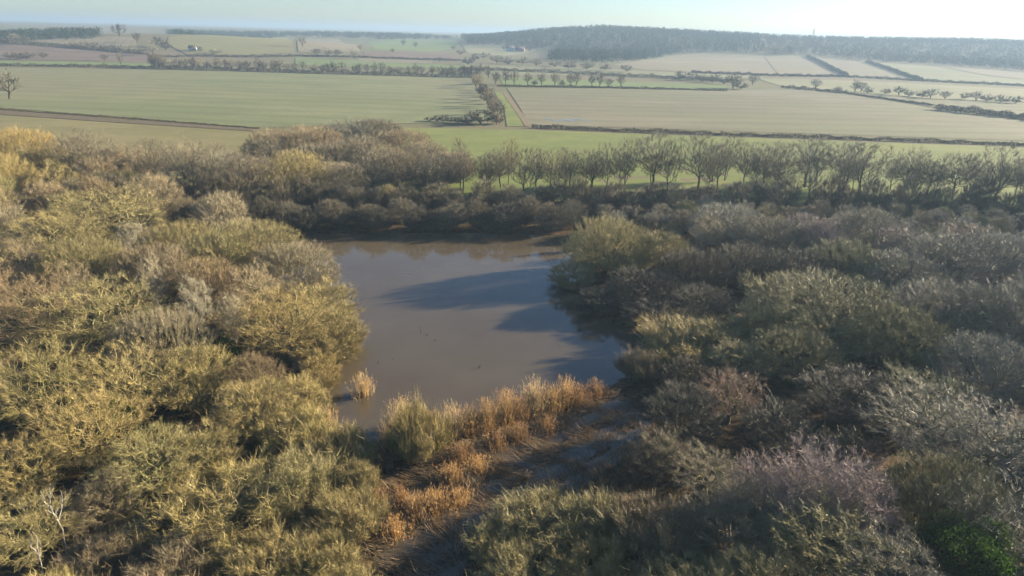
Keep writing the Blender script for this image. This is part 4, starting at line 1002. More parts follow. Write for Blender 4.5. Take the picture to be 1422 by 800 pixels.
    ('oak', 132.5, 156.3, 4.4, 2.3, 'green', 'nearest greenish crooked bare oak right of the grey willow above the large dome', 'trees of the right-bank wood'),
    ('oak', 70.6, 102.7, 4.3, 2.2, 'dark', 'dark crooked bare oak below the grey willow above the large dome', 'trees of the right-bank wood'),
    ('willow', 122.9, 125.6, 5.8, 3.5, 'olive', 'fifth olive domed bare willow right of the grey willow above the large dome', 'trees of the right-bank wood'),
    ('willow', -74.6, 143.7, 11.7, 6.1, 'buff', 'buff domed bare willow right of the broad lichen-green oak', 'trees of the left-bank wood'),
    ('willow', 69.1, 71.0, 8.4, 4.4, 'olive', 'second olive domed bare willow right of the wide grey oak', 'trees of the right-bank wood'),
    ('willow', 91.4, 136.3, 4.5, 2.7, 'brown', 'nearest brown domed bare willow right of the grey willow above the large dome', 'trees of the right-bank wood'),
    ('willow', 113.6, 136.5, 4.9, 2.9, 'brown', 'third brown domed bare willow right of the grey willow above the large dome', 'trees of the right-bank wood'),
    ('willow', -54.3, 127.9, 11.8, 6.1, 'buff', 'buff domed bare willow above the willow crowning the left bank', 'trees of the left-bank wood'),
    ('oak', 108.6, 115.3, 4.7, 2.5, 'brown', 'third brown crooked bare oak right of the grey willow above the large dome', 'trees of the right-bank wood'),
    ('oak', 106.6, 162.9, 4.9, 2.5, 'grey', 'grey crooked bare oak above the grey willow above the large dome', 'trees of the right-bank wood'),
    ('willow', 83.0, 81.1, 7.3, 3.8, 'brown', 'second brown domed bare willow right of the wide grey oak', 'trees of the right-bank wood'),
    ('oak', 88.1, 89.5, 7.9, 4.1, 'brown', 'fourth brown crooked bare oak right of the grey willow above the large dome', 'trees of the right-bank wood'),
    ('willow', 104.9, 148.7, 5.3, 3.2, 'green', 'second greenish domed bare willow right of the grey willow above the large dome', 'trees of the right-bank wood'),
    ('osier', 112.2, 161.3, 4.5, 3.4, 'green', 'nearest greenish bushy low osier right of the grey willow above the large dome', 'trees of the right-bank wood'),
    ('willow', 58.7, 65.0, 7.8, 4.1, 'olive', 'nearest olive domed bare willow right of the wide grey oak', 'trees of the right-bank wood'),
    ('oak', 128.5, 143.8, 5.5, 2.9, 'grey', 'fifth grey crooked bare oak right of the grey willow above the large dome', 'trees of the right-bank wood'),
    ('willow', 57.6, 143.5, 4.5, 2.7, 'dark', 'dark domed bare willow left of the pale pinkish birch', 'trees of the right-bank wood'),
    ('willow', 52.3, 156.6, 5.5, 3.3, 'grey', 'nearest grey domed bare willow left of the pale pinkish birch', 'trees of the right-bank wood'),
    ('birch', 78.1, 74.5, 7.4, 2.1, 'grey', 'grey slender bare birch right of the wide grey oak', 'trees of the right-bank wood'),
    ('osier', -23.4, 37.2, 4.5, 3.4, 'buff', 'buff bushy low osier below the wide bottom-left osier thicket', 'trees of the left-bank wood'),
    ('oak', 96.1, 140.1, 5.4, 2.8, 'olive', 'nearest olive crooked bare oak right of the grey willow above the large dome', 'trees of the right-bank wood'),
    ('willow', 48.0, 45.2, 8.0, 4.2, 'brown', 'nearest brown domed bare willow right of the bright green corner shrub', 'trees of the right-bank wood'),
    ('willow', 115.3, 147.3, 4.6, 2.8, 'green', 'fourth greenish domed bare willow right of the grey willow above the large dome', 'trees of the right-bank wood'),
    ('oak', 30.1, 147.5, 5.5, 2.9, 'grey', 'second grey crooked bare oak right of the broad willow on the pond point', 'trees of the right-bank wood'),
    ('willow', 43.0, 35.7, 8.1, 4.2, 'brown', 'third brown domed bare willow right of the bright green corner shrub', 'trees of the right-bank wood'),
    ('oak', -95.9, 125.9, 12.4, 6.4, 'brown', 'brown crooked bare oak below the tall golden edge willow', 'trees of the left-bank wood'),
    ('oak', 20.5, 155.5, 4.8, 2.5, 'grey', 'second grey crooked bare oak above the broad willow on the pond point', 'trees of the right-bank wood'),
    ('willow', 45.1, 161.7, 5.3, 3.2, 'grey', 'third grey domed bare willow left of the pale pinkish birch', 'trees of the right-bank wood'),
    ('willow', 49.8, 150.4, 5.8, 3.5, 'olive', 'second olive domed bare willow left of the pale pinkish birch', 'trees of the right-bank wood'),
    ('oak', -68.0, 85.0, 11.0, 5.7, 'brown', 'second brown crooked bare oak above the mossy-stemmed edge oak', 'trees of the left-bank wood'),
    ('oak', 131.3, 138.6, 5.0, 2.6, 'grey', 'seventh grey crooked bare oak right of the grey willow above the large dome', 'trees of the right-bank wood'),
    ('birch', 18.2, 135.2, 5.7, 1.6, 'olive', 'olive slender bare birch above the broad willow on the pond point', 'trees of the right-bank wood'),
    ('willow', -29.3, 35.2, 7.2, 3.7, 'olive', 'olive domed bare willow below the thin white corner birch', 'trees of the left-bank wood'),
    ('oak', 93.6, 84.8, 7.2, 3.8, 'dark', 'fifth dark crooked bare oak right of the grey willow above the large dome', 'trees of the right-bank wood'),
    ('willow', 80.0, 103.0, 5.4, 3.2, 'green', 'third greenish domed bare willow right of the grey willow above the large dome', 'trees of the right-bank wood'),
    ('osier', 96.0, 148.6, 4.4, 3.3, 'green', 'greenish bushy low osier above the grey willow above the large dome', 'trees of the right-bank wood'),
    ('willow', -87.5, 133.5, 9.6, 5.0, 'olive', 'olive domed bare willow left of the broad lichen-green oak', 'trees of the left-bank wood'),
    ('willow', 104.3, 97.2, 6.8, 3.5, 'grey', 'fourteenth grey domed bare willow right of the grey willow above the large dome', 'trees of the right-bank wood'),
    ('oak', 91.8, 99.5, 7.4, 3.9, 'grey', 'sixth grey crooked bare oak right of the grey willow above the large dome', 'trees of the right-bank wood'),
    ('willow', 96.2, 156.3, 5.1, 3.0, 'grey', 'grey domed bare willow above the grey willow above the large dome', 'trees of the right-bank wood'),
    ('willow', -96.6, 142.6, 9.8, 5.1, 'buff', 'nearest buff domed bare willow below the tall golden edge willow', 'trees of the left-bank wood'),
    ('willow', 121.4, 157.7, 5.3, 3.2, 'dark', 'fourth dark domed bare willow right of the grey willow above the large dome', 'trees of the right-bank wood'),
    ('willow', 24.0, 170.6, 4.5, 2.7, 'grey', 'grey domed bare willow above the broad willow on the pond point', 'trees of the right-bank wood'),
    ('willow', -102.9, 131.8, 12.0, 6.2, 'olive', 'olive domed bare willow below the tall golden edge willow', 'trees of the left-bank wood'),
    ('willow', 104.4, 123.6, 5.2, 3.1, 'grey', 'fifth grey domed bare willow right of the grey willow above the large dome', 'trees of the right-bank wood'),
    ('willow', 67.4, 64.2, 7.6, 3.9, 'brown', 'nearest brown domed bare willow right of the wide grey oak', 'trees of the right-bank wood'),
    ('willow', 119.8, 145.1, 4.9, 2.9, 'dark', 'fifth dark domed bare willow right of the grey willow above the large dome', 'trees of the right-bank wood'),
    ('willow', 57.2, 148.4, 4.9, 2.9, 'olive', 'nearest olive domed bare willow left of the pale pinkish birch', 'trees of the right-bank wood'),
    ('willow', 73.7, 151.7, 4.3, 2.6, 'green', 'greenish domed bare willow right of the pale pinkish birch', 'trees of the right-bank wood'),
    ('willow', 115.2, 112.5, 4.8, 2.9, 'grey', 'twelfth grey domed bare willow right of the grey willow above the large dome', 'trees of the right-bank wood'),
    ('oak', 124.5, 162.7, 4.9, 2.5, 'olive', 'fourth olive crooked bare oak right of the grey willow above the large dome', 'trees of the right-bank wood'),
    ('willow', 55.4, 59.7, 7.4, 3.9, 'grey', 'grey domed bare willow right of the wide grey oak', 'trees of the right-bank wood'),
    ('willow', 100.6, 107.8, 5.0, 3.0, 'grey', 'tenth grey domed bare willow right of the grey willow above the large dome', 'trees of the right-bank wood'),
    ('willow', 76.2, 142.5, 5.5, 3.3, 'dark', 'dark domed bare willow left of the grey willow above the large dome', 'trees of the right-bank wood'),
    ('willow', -20.3, 165.6, 5.6, 3.4, 'brown', 'brown domed bare willow above the golden leaning willow', 'trees of the left-bank wood'),
    ('willow', -128.4, 168.9, 11.8, 6.1, 'olive', 'olive domed bare willow left of the tall golden edge willow', 'trees of the left-bank wood'),
    ('oak', 31.1, 170.2, 5.8, 3.0, 'grey', 'third grey crooked bare oak above the broad willow on the pond point', 'trees of the right-bank wood'),
    ('willow', 32.9, 154.2, 5.4, 3.3, 'grey', 'second grey domed bare willow right of the broad willow on the pond point', 'trees of the right-bank wood'),
    ('willow', 128.6, 157.7, 4.9, 2.9, 'green', 'fifth greenish domed bare willow right of the grey willow above the large dome', 'trees of the right-bank wood'),
    ('oak', 77.8, 88.6, 7.9, 4.1, 'grey', 'fourth grey crooked bare oak right of the grey willow above the large dome', 'trees of the right-bank wood'),
    ('oak', 64.5, 143.2, 5.1, 2.6, 'grey', 'grey crooked bare oak right of the pale pinkish birch', 'trees of the right-bank wood'),
    ('willow', 77.8, 161.0, 4.6, 2.7, 'grey', 'second grey domed bare willow right of the pale pinkish birch', 'trees of the right-bank wood'),
    ('oak', 90.8, 153.6, 5.4, 2.8, 'brown', 'brown crooked bare oak above the grey willow above the large dome', 'trees of the right-bank wood'),
    ('willow', 78.7, 147.7, 4.9, 2.9, 'brown', 'brown domed bare willow left of the grey willow above the large dome', 'trees of the right-bank wood'),
    ('willow', 114.6, 155.4, 5.3, 3.2, 'dark', 'third dark domed bare willow right of the grey willow above the large dome', 'trees of the right-bank wood'),
    ('oak', 114.7, 129.9, 4.9, 2.5, 'dark', 'third dark crooked bare oak right of the grey willow above the large dome', 'trees of the right-bank wood'),
    ('birch', 98.8, 135.7, 5.2, 1.5, 'grey', 'nearest grey slender bare birch right of the grey willow above the large dome', 'trees of the right-bank wood'),
    ('willow', -97.4, 162.7, 11.5, 6.0, 'buff', 'buff domed bare willow above the broad lichen-green oak', 'trees of the left-bank wood'),
    ('willow', 67.3, 156.7, 5.3, 3.2, 'brown', 'nearest brown domed bare willow above the pale pinkish birch', 'trees of the right-bank wood'),
    ('willow', 71.1, 160.9, 5.7, 3.4, 'brown', 'second brown domed bare willow above the pale pinkish birch', 'trees of the right-bank wood'),
    ('osier', 27.8, 142.9, 5.0, 3.7, 'dark', 'dark bushy low osier right of the broad willow on the pond point', 'trees of the right-bank wood'),
    ('willow', 31.6, 57.0, 7.2, 3.8, 'dark', 'dark domed bare willow right of the tallest purple birch', 'trees of the right-bank wood'),
    ('willow', 75.0, 98.2, 7.9, 4.1, 'grey', 'nearest grey domed bare willow right of the grey willow above the large dome', 'trees of the right-bank wood'),
    ('oak', 100.6, 130.4, 5.2, 2.7, 'dark', 'nearest dark crooked bare oak right of the grey willow above the large dome', 'trees of the right-bank wood'),
    ('willow', -5.2, 36.1, 2.5, 1.5, 'dark', 'dark domed bare willow below the osier thicket before the marsh', 'trees of the right-bank wood'),
    ('willow', 21.8, 33.0, 7.5, 3.9, 'brown', 'brown domed bare willow left of the bright green corner shrub', 'trees of the right-bank wood'),
    ('willow', 82.8, 96.8, 6.9, 3.6, 'grey', 'sixth grey domed bare willow right of the grey willow above the large dome', 'trees of the right-bank wood'),
    ('willow', 86.7, 150.8, 4.4, 2.6, 'grey', 'grey domed bare willow left of the grey willow above the large dome', 'trees of the right-bank wood'),
    ('oak', 54.2, 139.8, 5.6, 2.9, 'grey', 'nearest grey crooked bare oak left of the pale pinkish birch', 'trees of the right-bank wood'),
    ('willow', 86.4, 101.0, 4.6, 2.8, 'dark', 'sixth dark domed bare willow right of the grey willow above the large dome', 'trees of the right-bank wood'),
    ('osier', 99.4, 160.4, 4.4, 3.3, 'olive', 'olive bushy low osier above the grey willow above the large dome', 'trees of the right-bank wood'),
    ('willow', 120.9, 132.1, 4.6, 2.8, 'grey', 'ninth grey domed bare willow right of the grey willow above the large dome', 'trees of the right-bank wood'),
    ('willow', 94.3, 162.9, 4.9, 2.9, 'olive', 'olive domed bare willow above the grey willow above the large dome', 'trees of the right-bank wood'),
    ('birch', 103.5, 139.7, 5.2, 1.4, 'grey', 'third grey slender bare birch right of the grey willow above the large dome', 'trees of the right-bank wood'),
    ('osier', 18.8, 142.5, 4.5, 3.4, 'green', 'greenish bushy low osier above the broad willow on the pond point', 'trees of the right-bank wood'),
    ('oak', 99.1, 117.4, 4.5, 2.4, 'grey', 'second grey crooked bare oak right of the grey willow above the large dome', 'trees of the right-bank wood'),
    ('willow', 119.7, 150.2, 4.7, 2.8, 'olive', 'third olive domed bare willow right of the grey willow above the large dome', 'trees of the right-bank wood'),
    ('oak', 100.2, 145.0, 4.3, 2.2, 'olive', 'second olive crooked bare oak right of the grey willow above the large dome', 'trees of the right-bank wood'),
    ('willow', 7.7, 168.9, 4.5, 2.7, 'dark', 'second dark domed bare willow left of the broad willow on the pond point', 'trees of the right-bank wood'),
    ('willow', 44.6, 154.1, 4.5, 2.7, 'grey', 'second grey domed bare willow left of the pale pinkish birch', 'trees of the right-bank wood'),
    ('willow', 20.4, 73.0, 6.2, 3.2, 'dark', 'dark domed bare willow below the rust-gold osier by the bay', 'trees of the right-bank wood'),
    ('willow', 13.3, 156.8, 5.0, 3.0, 'dark', 'nearest dark domed bare willow left of the broad willow on the pond point', 'trees of the right-bank wood'),
    ('birch', -106.6, 161.7, 10.9, 3.0, 'green', 'greenish slender bare birch right of the tall golden edge willow', 'trees of the left-bank wood'),
    ('oak', 113.9, 124.2, 4.8, 2.5, 'brown', 'second brown crooked bare oak right of the grey willow above the large dome', 'trees of the right-bank wood'),
    ('willow', 109.4, 157.2, 5.2, 3.1, 'dark', 'nearest dark domed bare willow right of the grey willow above the large dome', 'trees of the right-bank wood'),
    ('oak', 127.4, 133.6, 5.0, 2.6, 'dark', 'fourth dark crooked bare oak right of the grey willow above the large dome', 'trees of the right-bank wood'),
    ('osier', 26.2, 153.3, 4.9, 3.7, 'dark', 'dark bushy low osier above the broad willow on the pond point', 'trees of the right-bank wood'),
    ('willow', 31.3, 133.0, 4.5, 2.7, 'grey', 'third grey domed bare willow right of the broad willow on the pond point', 'trees of the right-bank wood'),
    ('willow', 23.1, 130.1, 5.5, 3.3, 'grey', 'nearest grey domed bare willow right of the broad willow on the pond point', 'trees of the right-bank wood'),
    ('willow', -29.6, 162.4, 6.6, 3.4, 'gold', 'second golden domed bare willow above the golden leaning willow', 'trees of the left-bank wood'),
    ('willow', 134.6, 152.8, 4.7, 2.8, 'grey', 'eighth grey domed bare willow right of the grey willow above the large dome', 'trees of the right-bank wood'),
    ('oak', 99.9, 102.8, 4.4, 2.3, 'green', 'second greenish crooked bare oak right of the grey willow above the large dome', 'trees of the right-bank wood'),
    ('oak', 26.8, 134.2, 4.3, 2.3, 'grey', 'nearest grey crooked bare oak right of the broad willow on the pond point', 'trees of the right-bank wood'),
    ('oak', 56.4, 153.9, 5.7, 3.0, 'olive', 'olive crooked bare oak left of the pale pinkish birch', 'trees of the right-bank wood'),
    ('willow', 122.4, 139.1, 5.0, 3.0, 'brown', 'fourth brown domed bare willow right of the grey willow above the large dome', 'trees of the right-bank wood'),
    ('oak', 66.6, 163.9, 4.6, 2.4, 'olive', 'olive crooked bare oak above the pale pinkish birch', 'trees of the right-bank wood'),
    ('willow', 36.6, 148.7, 5.6, 3.4, 'brown', 'brown domed bare willow right of the broad willow on the pond point', 'trees of the right-bank wood'),
    ('oak', 104.6, 158.8, 4.3, 2.2, 'olive', 'second olive crooked bare oak above the grey willow above the large dome', 'trees of the right-bank wood'),
    ('oak', 117.6, 140.0, 4.6, 2.4, 'grey', 'third grey crooked bare oak right of the grey willow above the large dome', 'trees of the right-bank wood'),
    ('willow', -86.2, 141.8, 11.0, 5.7, 'brown', 'brown domed bare willow left of the broad lichen-green oak', 'trees of the left-bank wood'),
    ('birch', 78.0, 152.6, 5.2, 1.4, 'olive', 'olive slender bare birch right of the pale pinkish birch', 'trees of the right-bank wood'),
    ('willow', 125.6, 150.5, 4.6, 2.7, 'grey', 'seventh grey domed bare willow right of the grey willow above the large dome', 'trees of the right-bank wood'),
    ('birch', 69.3, 149.0, 5.3, 1.5, 'brown', 'brown slender bare birch right of the pale pinkish birch', 'trees of the right-bank wood'),
    ('willow', 7.4, 157.4, 4.1, 2.5, 'brown', 'brown domed bare willow left of the broad willow on the pond point', 'trees of the right-bank wood'),
    ('oak', 90.9, 144.8, 4.9, 2.6, 'olive', 'nearest olive crooked bare oak above the grey willow above the large dome', 'trees of the right-bank wood'),
    ('willow', 111.5, 105.8, 5.0, 3.0, 'grey', 'thirteenth grey domed bare willow right of the grey willow above the large dome', 'trees of the right-bank wood'),
    ('birch', 90.3, 109.5, 5.7, 1.6, 'dark', 'dark slender bare birch right of the grey willow above the large dome', 'trees of the right-bank wood'),
    ('willow', -43.2, 93.6, 10.4, 5.4, 'brown', 'brown domed bare willow left of the willow crowning the left bank', 'trees of the left-bank wood'),
    ('willow', 109.8, 120.9, 4.4, 2.6, 'dark', 'eighth dark domed bare willow right of the grey willow above the large dome', 'trees of the right-bank wood'),
    ('osier', -15.9, 36.2, 3.9, 3.0, 'brown', 'second brown bushy low osier below the wide bottom-left osier thicket', 'trees of the left-bank wood'),
    ('willow', -27.8, 69.7, 7.0, 3.6, 'brown', 'brown domed bare willow below the dark-limbed spreading oak', 'trees of the left-bank wood'),
    ('willow', 108.6, 130.5, 4.9, 2.9, 'grey', 'fourth grey domed bare willow right of the grey willow above the large dome', 'trees of the right-bank wood'),
    ('willow', 83.4, 108.2, 5.7, 3.4, 'grey', 'second grey domed bare willow right of the grey willow above the large dome', 'trees of the right-bank wood'),
    ('willow', 82.2, 163.4, 4.6, 2.8, 'dark', 'second dark domed bare willow right of the pale pinkish birch', 'trees of the right-bank wood'),
    ('willow', 106.5, 103.9, 5.2, 3.1, 'green', 'seventh greenish domed bare willow right of the grey willow above the large dome', 'trees of the right-bank wood'),
    ('willow', -88.1, 158.4, 9.6, 5.0, 'green', 'greenish domed bare willow above the broad lichen-green oak', 'trees of the left-bank wood'),
    ('oak', 121.6, 120.2, 5.7, 3.0, 'grey', 'eighth grey crooked bare oak right of the grey willow above the large dome', 'trees of the right-bank wood'),
    ('osier', 100.0, 152.0, 4.4, 3.3, 'grey', 'grey bushy low osier right of the grey willow above the large dome', 'trees of the right-bank wood'),
    ('willow', 86.9, 113.4, 4.7, 2.8, 'brown', 'second brown domed bare willow right of the grey willow above the large dome', 'trees of the right-bank wood'),
    ('oak', 22.1, 146.7, 5.2, 2.7, 'grey', 'nearest grey crooked bare oak above the broad willow on the pond point', 'trees of the right-bank wood'),
    ('oak', 81.8, 137.0, 4.6, 2.4, 'grey', 'grey crooked bare oak left of the grey willow above the large dome', 'trees of the right-bank wood'),
    ('willow', -88.4, 118.8, 10.2, 5.3, 'buff', 'second buff domed bare willow below the tall golden edge willow', 'trees of the left-bank wood'),
    ('oak', 32.8, 122.8, 5.5, 2.9, 'dark', 'dark crooked bare oak above the rust-gold osier by the bay', 'trees of the right-bank wood'),
    ('willow', 38.8, 156.6, 5.8, 3.5, 'green', 'greenish domed bare willow right of the broad willow on the pond point', 'trees of the right-bank wood'),
    ('willow', 132.2, 134.3, 4.3, 2.6, 'grey', 'eleventh grey domed bare willow right of the grey willow above the large dome', 'trees of the right-bank wood'),
    ('willow', 31.7, 138.2, 4.8, 2.9, 'olive', 'olive domed bare willow right of the broad willow on the pond point', 'trees of the right-bank wood'),
    ('willow', 103.7, 135.2, 5.7, 3.4, 'grey', 'third grey domed bare willow right of the grey willow above the large dome', 'trees of the right-bank wood'),
    ('oak', -35.7, 92.0, 9.7, 5.0, 'buff', 'buff crooked bare oak above the dark-limbed spreading oak', 'trees of the left-bank wood'),
    ('birch', 100.2, 92.1, 8.1, 2.3, 'brown', 'brown slender bare birch right of the grey willow above the large dome', 'trees of the right-bank wood'),
    ('osier', 83.5, 146.5, 4.4, 3.3, 'brown', 'brown bushy low osier left of the grey willow above the large dome', 'trees of the right-bank wood'),
    ('oak', 16.9, 129.1, 4.9, 2.6, 'olive', 'olive crooked bare oak left of the broad willow on the pond point', 'trees of the right-bank wood'),
    ('oak', 59.1, 161.2, 5.0, 2.6, 'grey', 'second grey crooked bare oak left of the pale pinkish birch', 'trees of the right-bank wood'),
    ('oak', 106.3, 109.6, 4.3, 2.2, 'olive', 'sixth olive crooked bare oak right of the grey willow above the large dome', 'trees of the right-bank wood'),
    ('oak', -24.1, 161.5, 5.6, 2.9, 'olive', 'olive crooked bare oak above the golden leaning willow', 'trees of the left-bank wood'),
    ('osier', 41.1, 151.5, 4.6, 3.5, 'olive', 'olive bushy low osier right of the broad willow on the pond point', 'trees of the right-bank wood'),
    ('willow', 57.8, 136.6, 5.7, 3.4, 'grey', 'grey domed bare willow below the pale pinkish birch', 'trees of the right-bank wood'),
    ('oak', 63.3, 149.3, 4.9, 2.6, 'green', 'greenish crooked bare oak above the pale pinkish birch', 'trees of the right-bank wood'),
    ('willow', 104.8, 154.0, 5.0, 3.0, 'olive', 'nearest olive domed bare willow right of the grey willow above the large dome', 'trees of the right-bank wood'),
    ('willow', 81.2, 151.9, 5.2, 3.1, 'olive', 'olive domed bare willow left of the grey willow above the large dome', 'trees of the right-bank wood'),
    ('willow', 75.3, 157.3, 4.8, 2.9, 'dark', 'nearest dark domed bare willow right of the pale pinkish birch', 'trees of the right-bank wood'),
    ('willow', 33.3, 143.9, 5.3, 3.2, 'dark', 'dark domed bare willow right of the broad willow on the pond point', 'trees of the right-bank wood'),
    ('oak', 102.2, 112.6, 5.5, 2.9, 'olive', 'fifth olive crooked bare oak right of the grey willow above the large dome', 'trees of the right-bank wood'),
    ('osier', 4.3, 36.6, 2.6, 2.0, 'olive', 'second olive bushy low osier below the osier thicket before the marsh', 'trees of the right-bank wood'),
    ('oak', 37.4, 105.3, 5.7, 3.0, 'green', 'greenish crooked bare oak right of the rust-gold osier by the bay', 'trees of the right-bank wood'),
    ('osier', 134.8, 161.8, 4.5, 3.4, 'green', 'second greenish bushy low osier right of the grey willow above the large dome', 'trees of the right-bank wood'),
    ('willow', 29.2, 32.5, 8.1, 4.2, 'grey', 'grey domed bare willow below the bright green corner shrub', 'trees of the right-bank wood'),
    ('osier', 52.4, 104.4, 4.8, 3.6, 'dark', 'dark bushy low osier right of the largest olive dome', 'trees of the right-bank wood'),
    ('willow', 94.8, 133.5, 5.1, 3.1, 'green', 'nearest greenish domed bare willow right of the grey willow above the large dome', 'trees of the right-bank wood'),
    ('willow', 115.0, 165.9, 5.3, 3.2, 'dark', 'second dark domed bare willow right of the grey willow above the large dome', 'trees of the right-bank wood'),
    ('willow', 99.7, 122.7, 5.2, 3.1, 'olive', 'second olive domed bare willow right of the grey willow above the large dome', 'trees of the right-bank wood'),
    ('far_tree', -269.3, 384.4, 16.3, 8.2, 'ash', 'lone bare tree in the crop field at the left edge', 'far hedgerow trees'),
    ('far_tree', -566.0, 1057.9, 20.8, 14.7, 'dark', 'round-crowned tree alone on the left skyline', 'far hedgerow trees'),
    ('far_tree', -338.9, 682.4, 14.6, 5.0, 'ash', 'first small bare tree from the left in the far treed hedge', 'far hedgerow trees'),
    ('far_tree', -332.3, 682.3, 11.2, 7.0, 'ash', 'third small bare tree from the left in the far treed hedge', 'far hedgerow trees'),
    ('far_tree', -323.2, 682.3, 10.2, 5.8, 'grey', 'fifth small bare tree from the left in the far treed hedge', 'far hedgerow trees'),
    ('far_tree', -315.1, 681.6, 10.9, 6.5, 'ash', 'sixth small bare tree from the left in the far treed hedge', 'far hedgerow trees'),
    ('far_tree', -307.8, 681.7, 13.4, 6.2, 'grey', 'seventh small bare tree from the left in the far treed hedge', 'far hedgerow trees'),
    ('far_tree', -300.5, 681.6, 14.1, 6.2, 'dark', 'eighth small bare tree from the left in the far treed hedge', 'far hedgerow trees'),
    ('far_tree', -295.2, 681.8, 13.6, 5.4, 'grey', 'ninth small bare tree from the left in the far treed hedge', 'far hedgerow trees'),
    ('far_tree', -287.8, 681.7, 10.1, 5.1, 'ash', 'tenth small bare tree from the left in the far treed hedge', 'far hedgerow trees'),
    ('far_tree', -278.2, 681.3, 12.7, 6.5, 'ash', 'eleventh small bare tree from the left in the far treed hedge', 'far hedgerow trees'),
    ('far_tree', -270.3, 681.3, 12.2, 4.6, 'ash', 'twelfth small bare tree from the left in the far treed hedge', 'far hedgerow trees'),
    ('far_tree', -265.3, 681.1, 13.6, 5.5, 'grey', 'thirteenth small bare tree from the left in the far treed hedge', 'far hedgerow trees'),
    ('far_tree', -257.2, 681.0, 11.3, 6.4, 'ash', 'fourteenth small bare tree from the left in the far treed hedge', 'far hedgerow trees'),
    ('far_tree', -250.6, 681.3, 12.3, 5.6, 'dark', 'fifteenth small bare tree from the left in the far treed hedge', 'far hedgerow trees'),
    ('far_tree', -240.2, 680.8, 13.8, 6.3, 'ash', 'sixteenth small bare tree from the left in the far treed hedge', 'far hedgerow trees'),
    ('far_tree', -234.9, 680.5, 11.1, 5.0, 'ash', 'seventeenth small bare tree from the left in the far treed hedge', 'far hedgerow trees'),
    ('far_tree', -224.9, 680.7, 13.3, 6.4, 'ash', 'eighteenth small bare tree from the left in the far treed hedge', 'far hedgerow trees'),
    ('far_tree', -219.9, 680.2, 13.5, 5.0, 'ash', 'nineteenth small bare tree from the left in the far treed hedge', 'far hedgerow trees'),
    ('far_tree', -213.0, 680.3, 11.3, 5.2, 'grey', 'twentieth small bare tree from the left in the far treed hedge', 'far hedgerow trees'),
    ('far_tree', -206.2, 680.3, 11.2, 4.7, 'ash', 'twenty-first small bare tree from the left in the far treed hedge', 'far hedgerow trees'),
    ('far_tree', -198.5, 679.5, 12.7, 5.0, 'ash', 'twenty-second small bare tree from the left in the far treed hedge', 'far hedgerow trees'),
    ('far_tree', -187.9, 679.4, 11.0, 6.1, 'grey', 'twenty-third small bare tree from the left in the far treed hedge', 'far hedgerow trees'),
    ('far_tree', -180.1, 679.4, 9.9, 5.5, 'grey', 'twenty-fourth small bare tree from the left in the far treed hedge', 'far hedgerow trees'),
    ('far_tree', -175.4, 679.6, 11.9, 4.9, 'ash', 'twenty-fifth small bare tree from the left in the far treed hedge', 'far hedgerow trees'),
    ('far_tree', -169.9, 678.9, 12.1, 5.9, 'dark', 'twenty-sixth small bare tree from the left in the far treed hedge', 'far hedgerow trees'),
    ('far_tree', -161.9, 678.8, 13.3, 5.3, 'ash', 'twenty-seventh small bare tree from the left in the far treed hedge', 'far hedgerow trees'),
    ('far_tree', -150.1, 678.4, 9.5, 4.3, 'ash', 'twenty-eighth small bare tree from the left in the far treed hedge', 'far hedgerow trees'),
    ('far_tree', -146.4, 679.3, 12.0, 4.5, 'dark', 'twenty-ninth small bare tree from the left in the far treed hedge', 'far hedgerow trees'),
    ('far_tree', -138.9, 678.8, 13.3, 4.3, 'grey', 'thirtieth small bare tree from the left in the far treed hedge', 'far hedgerow trees'),
    ('far_tree', -132.2, 678.1, 12.9, 4.3, 'ash', 'thirty-first small bare tree from the left in the far treed hedge', 'far hedgerow trees'),
    ('far_tree', -125.1, 678.4, 13.3, 5.2, 'ash', 'thirty-second small bare tree from the left in the far treed hedge', 'far hedgerow trees'),
    ('far_tree', -117.6, 677.7, 10.1, 5.9, 'ash', 'thirty-third small bare tree from the left in the far treed hedge', 'far hedgerow trees'),
    ('far_tree', -109.4, 678.1, 9.6, 5.7, 'ash', 'thirty-fourth small bare tree from the left in the far treed hedge', 'far hedgerow trees'),
    ('far_tree', -100.2, 677.5, 11.3, 4.4, 'grey', 'thirty-fifth small bare tree from the left in the far treed hedge', 'far hedgerow trees'),
    ('far_tree', -93.7, 677.4, 12.5, 5.1, 'ash', 'thirty-sixth small bare tree from the left in the far treed hedge', 'far hedgerow trees'),
    ('far_tree', -88.3, 677.1, 10.9, 4.4, 'ash', 'thirty-seventh small bare tree from the left in the far treed hedge', 'far hedgerow trees'),
    ('far_tree', -78.3, 677.3, 11.6, 4.2, 'dark', 'thirty-eighth small bare tree from the left in the far treed hedge', 'far hedgerow trees'),
    ('far_tree', -70.4, 677.2, 11.3, 6.2, 'ash', 'thirty-ninth small bare tree from the left in the far treed hedge', 'far hedgerow trees'),
    ('far_tree', -64.7, 676.7, 10.4, 5.0, 'ash', 'fortieth small bare tree from the left in the far treed hedge', 'far hedgerow trees'),
    ('far_tree', -60.0, 676.2, 11.6, 6.1, 'dark', 'forty-first small bare tree from the left in the far treed hedge', 'far hedgerow trees'),
    ('far_tree', -47.8, 676.1, 13.1, 4.6, 'dark', 'forty-third small bare tree from the left in the far treed hedge', 'far hedgerow trees'),
    ('far_tree', -45.1, 676.3, 10.8, 5.7, 'dark', 'forty-fourth small bare tree from the left in the far treed hedge', 'far hedgerow trees'),
    ('far_tree', -336.8, 682.4, 18.7, 7.0, 'ash', 'second small bare tree from the left in the far treed hedge', 'far hedgerow trees'),
    ('far_tree', -329.1, 681.7, 15.5, 7.0, 'ash', 'fourth small bare tree from the left in the far treed hedge', 'far hedgerow trees'),
    ('far_tree', -52.2, 676.8, 11.8, 6.2, 'ash', 'forty-second small bare tree from the left in the far treed hedge', 'far hedgerow trees'),
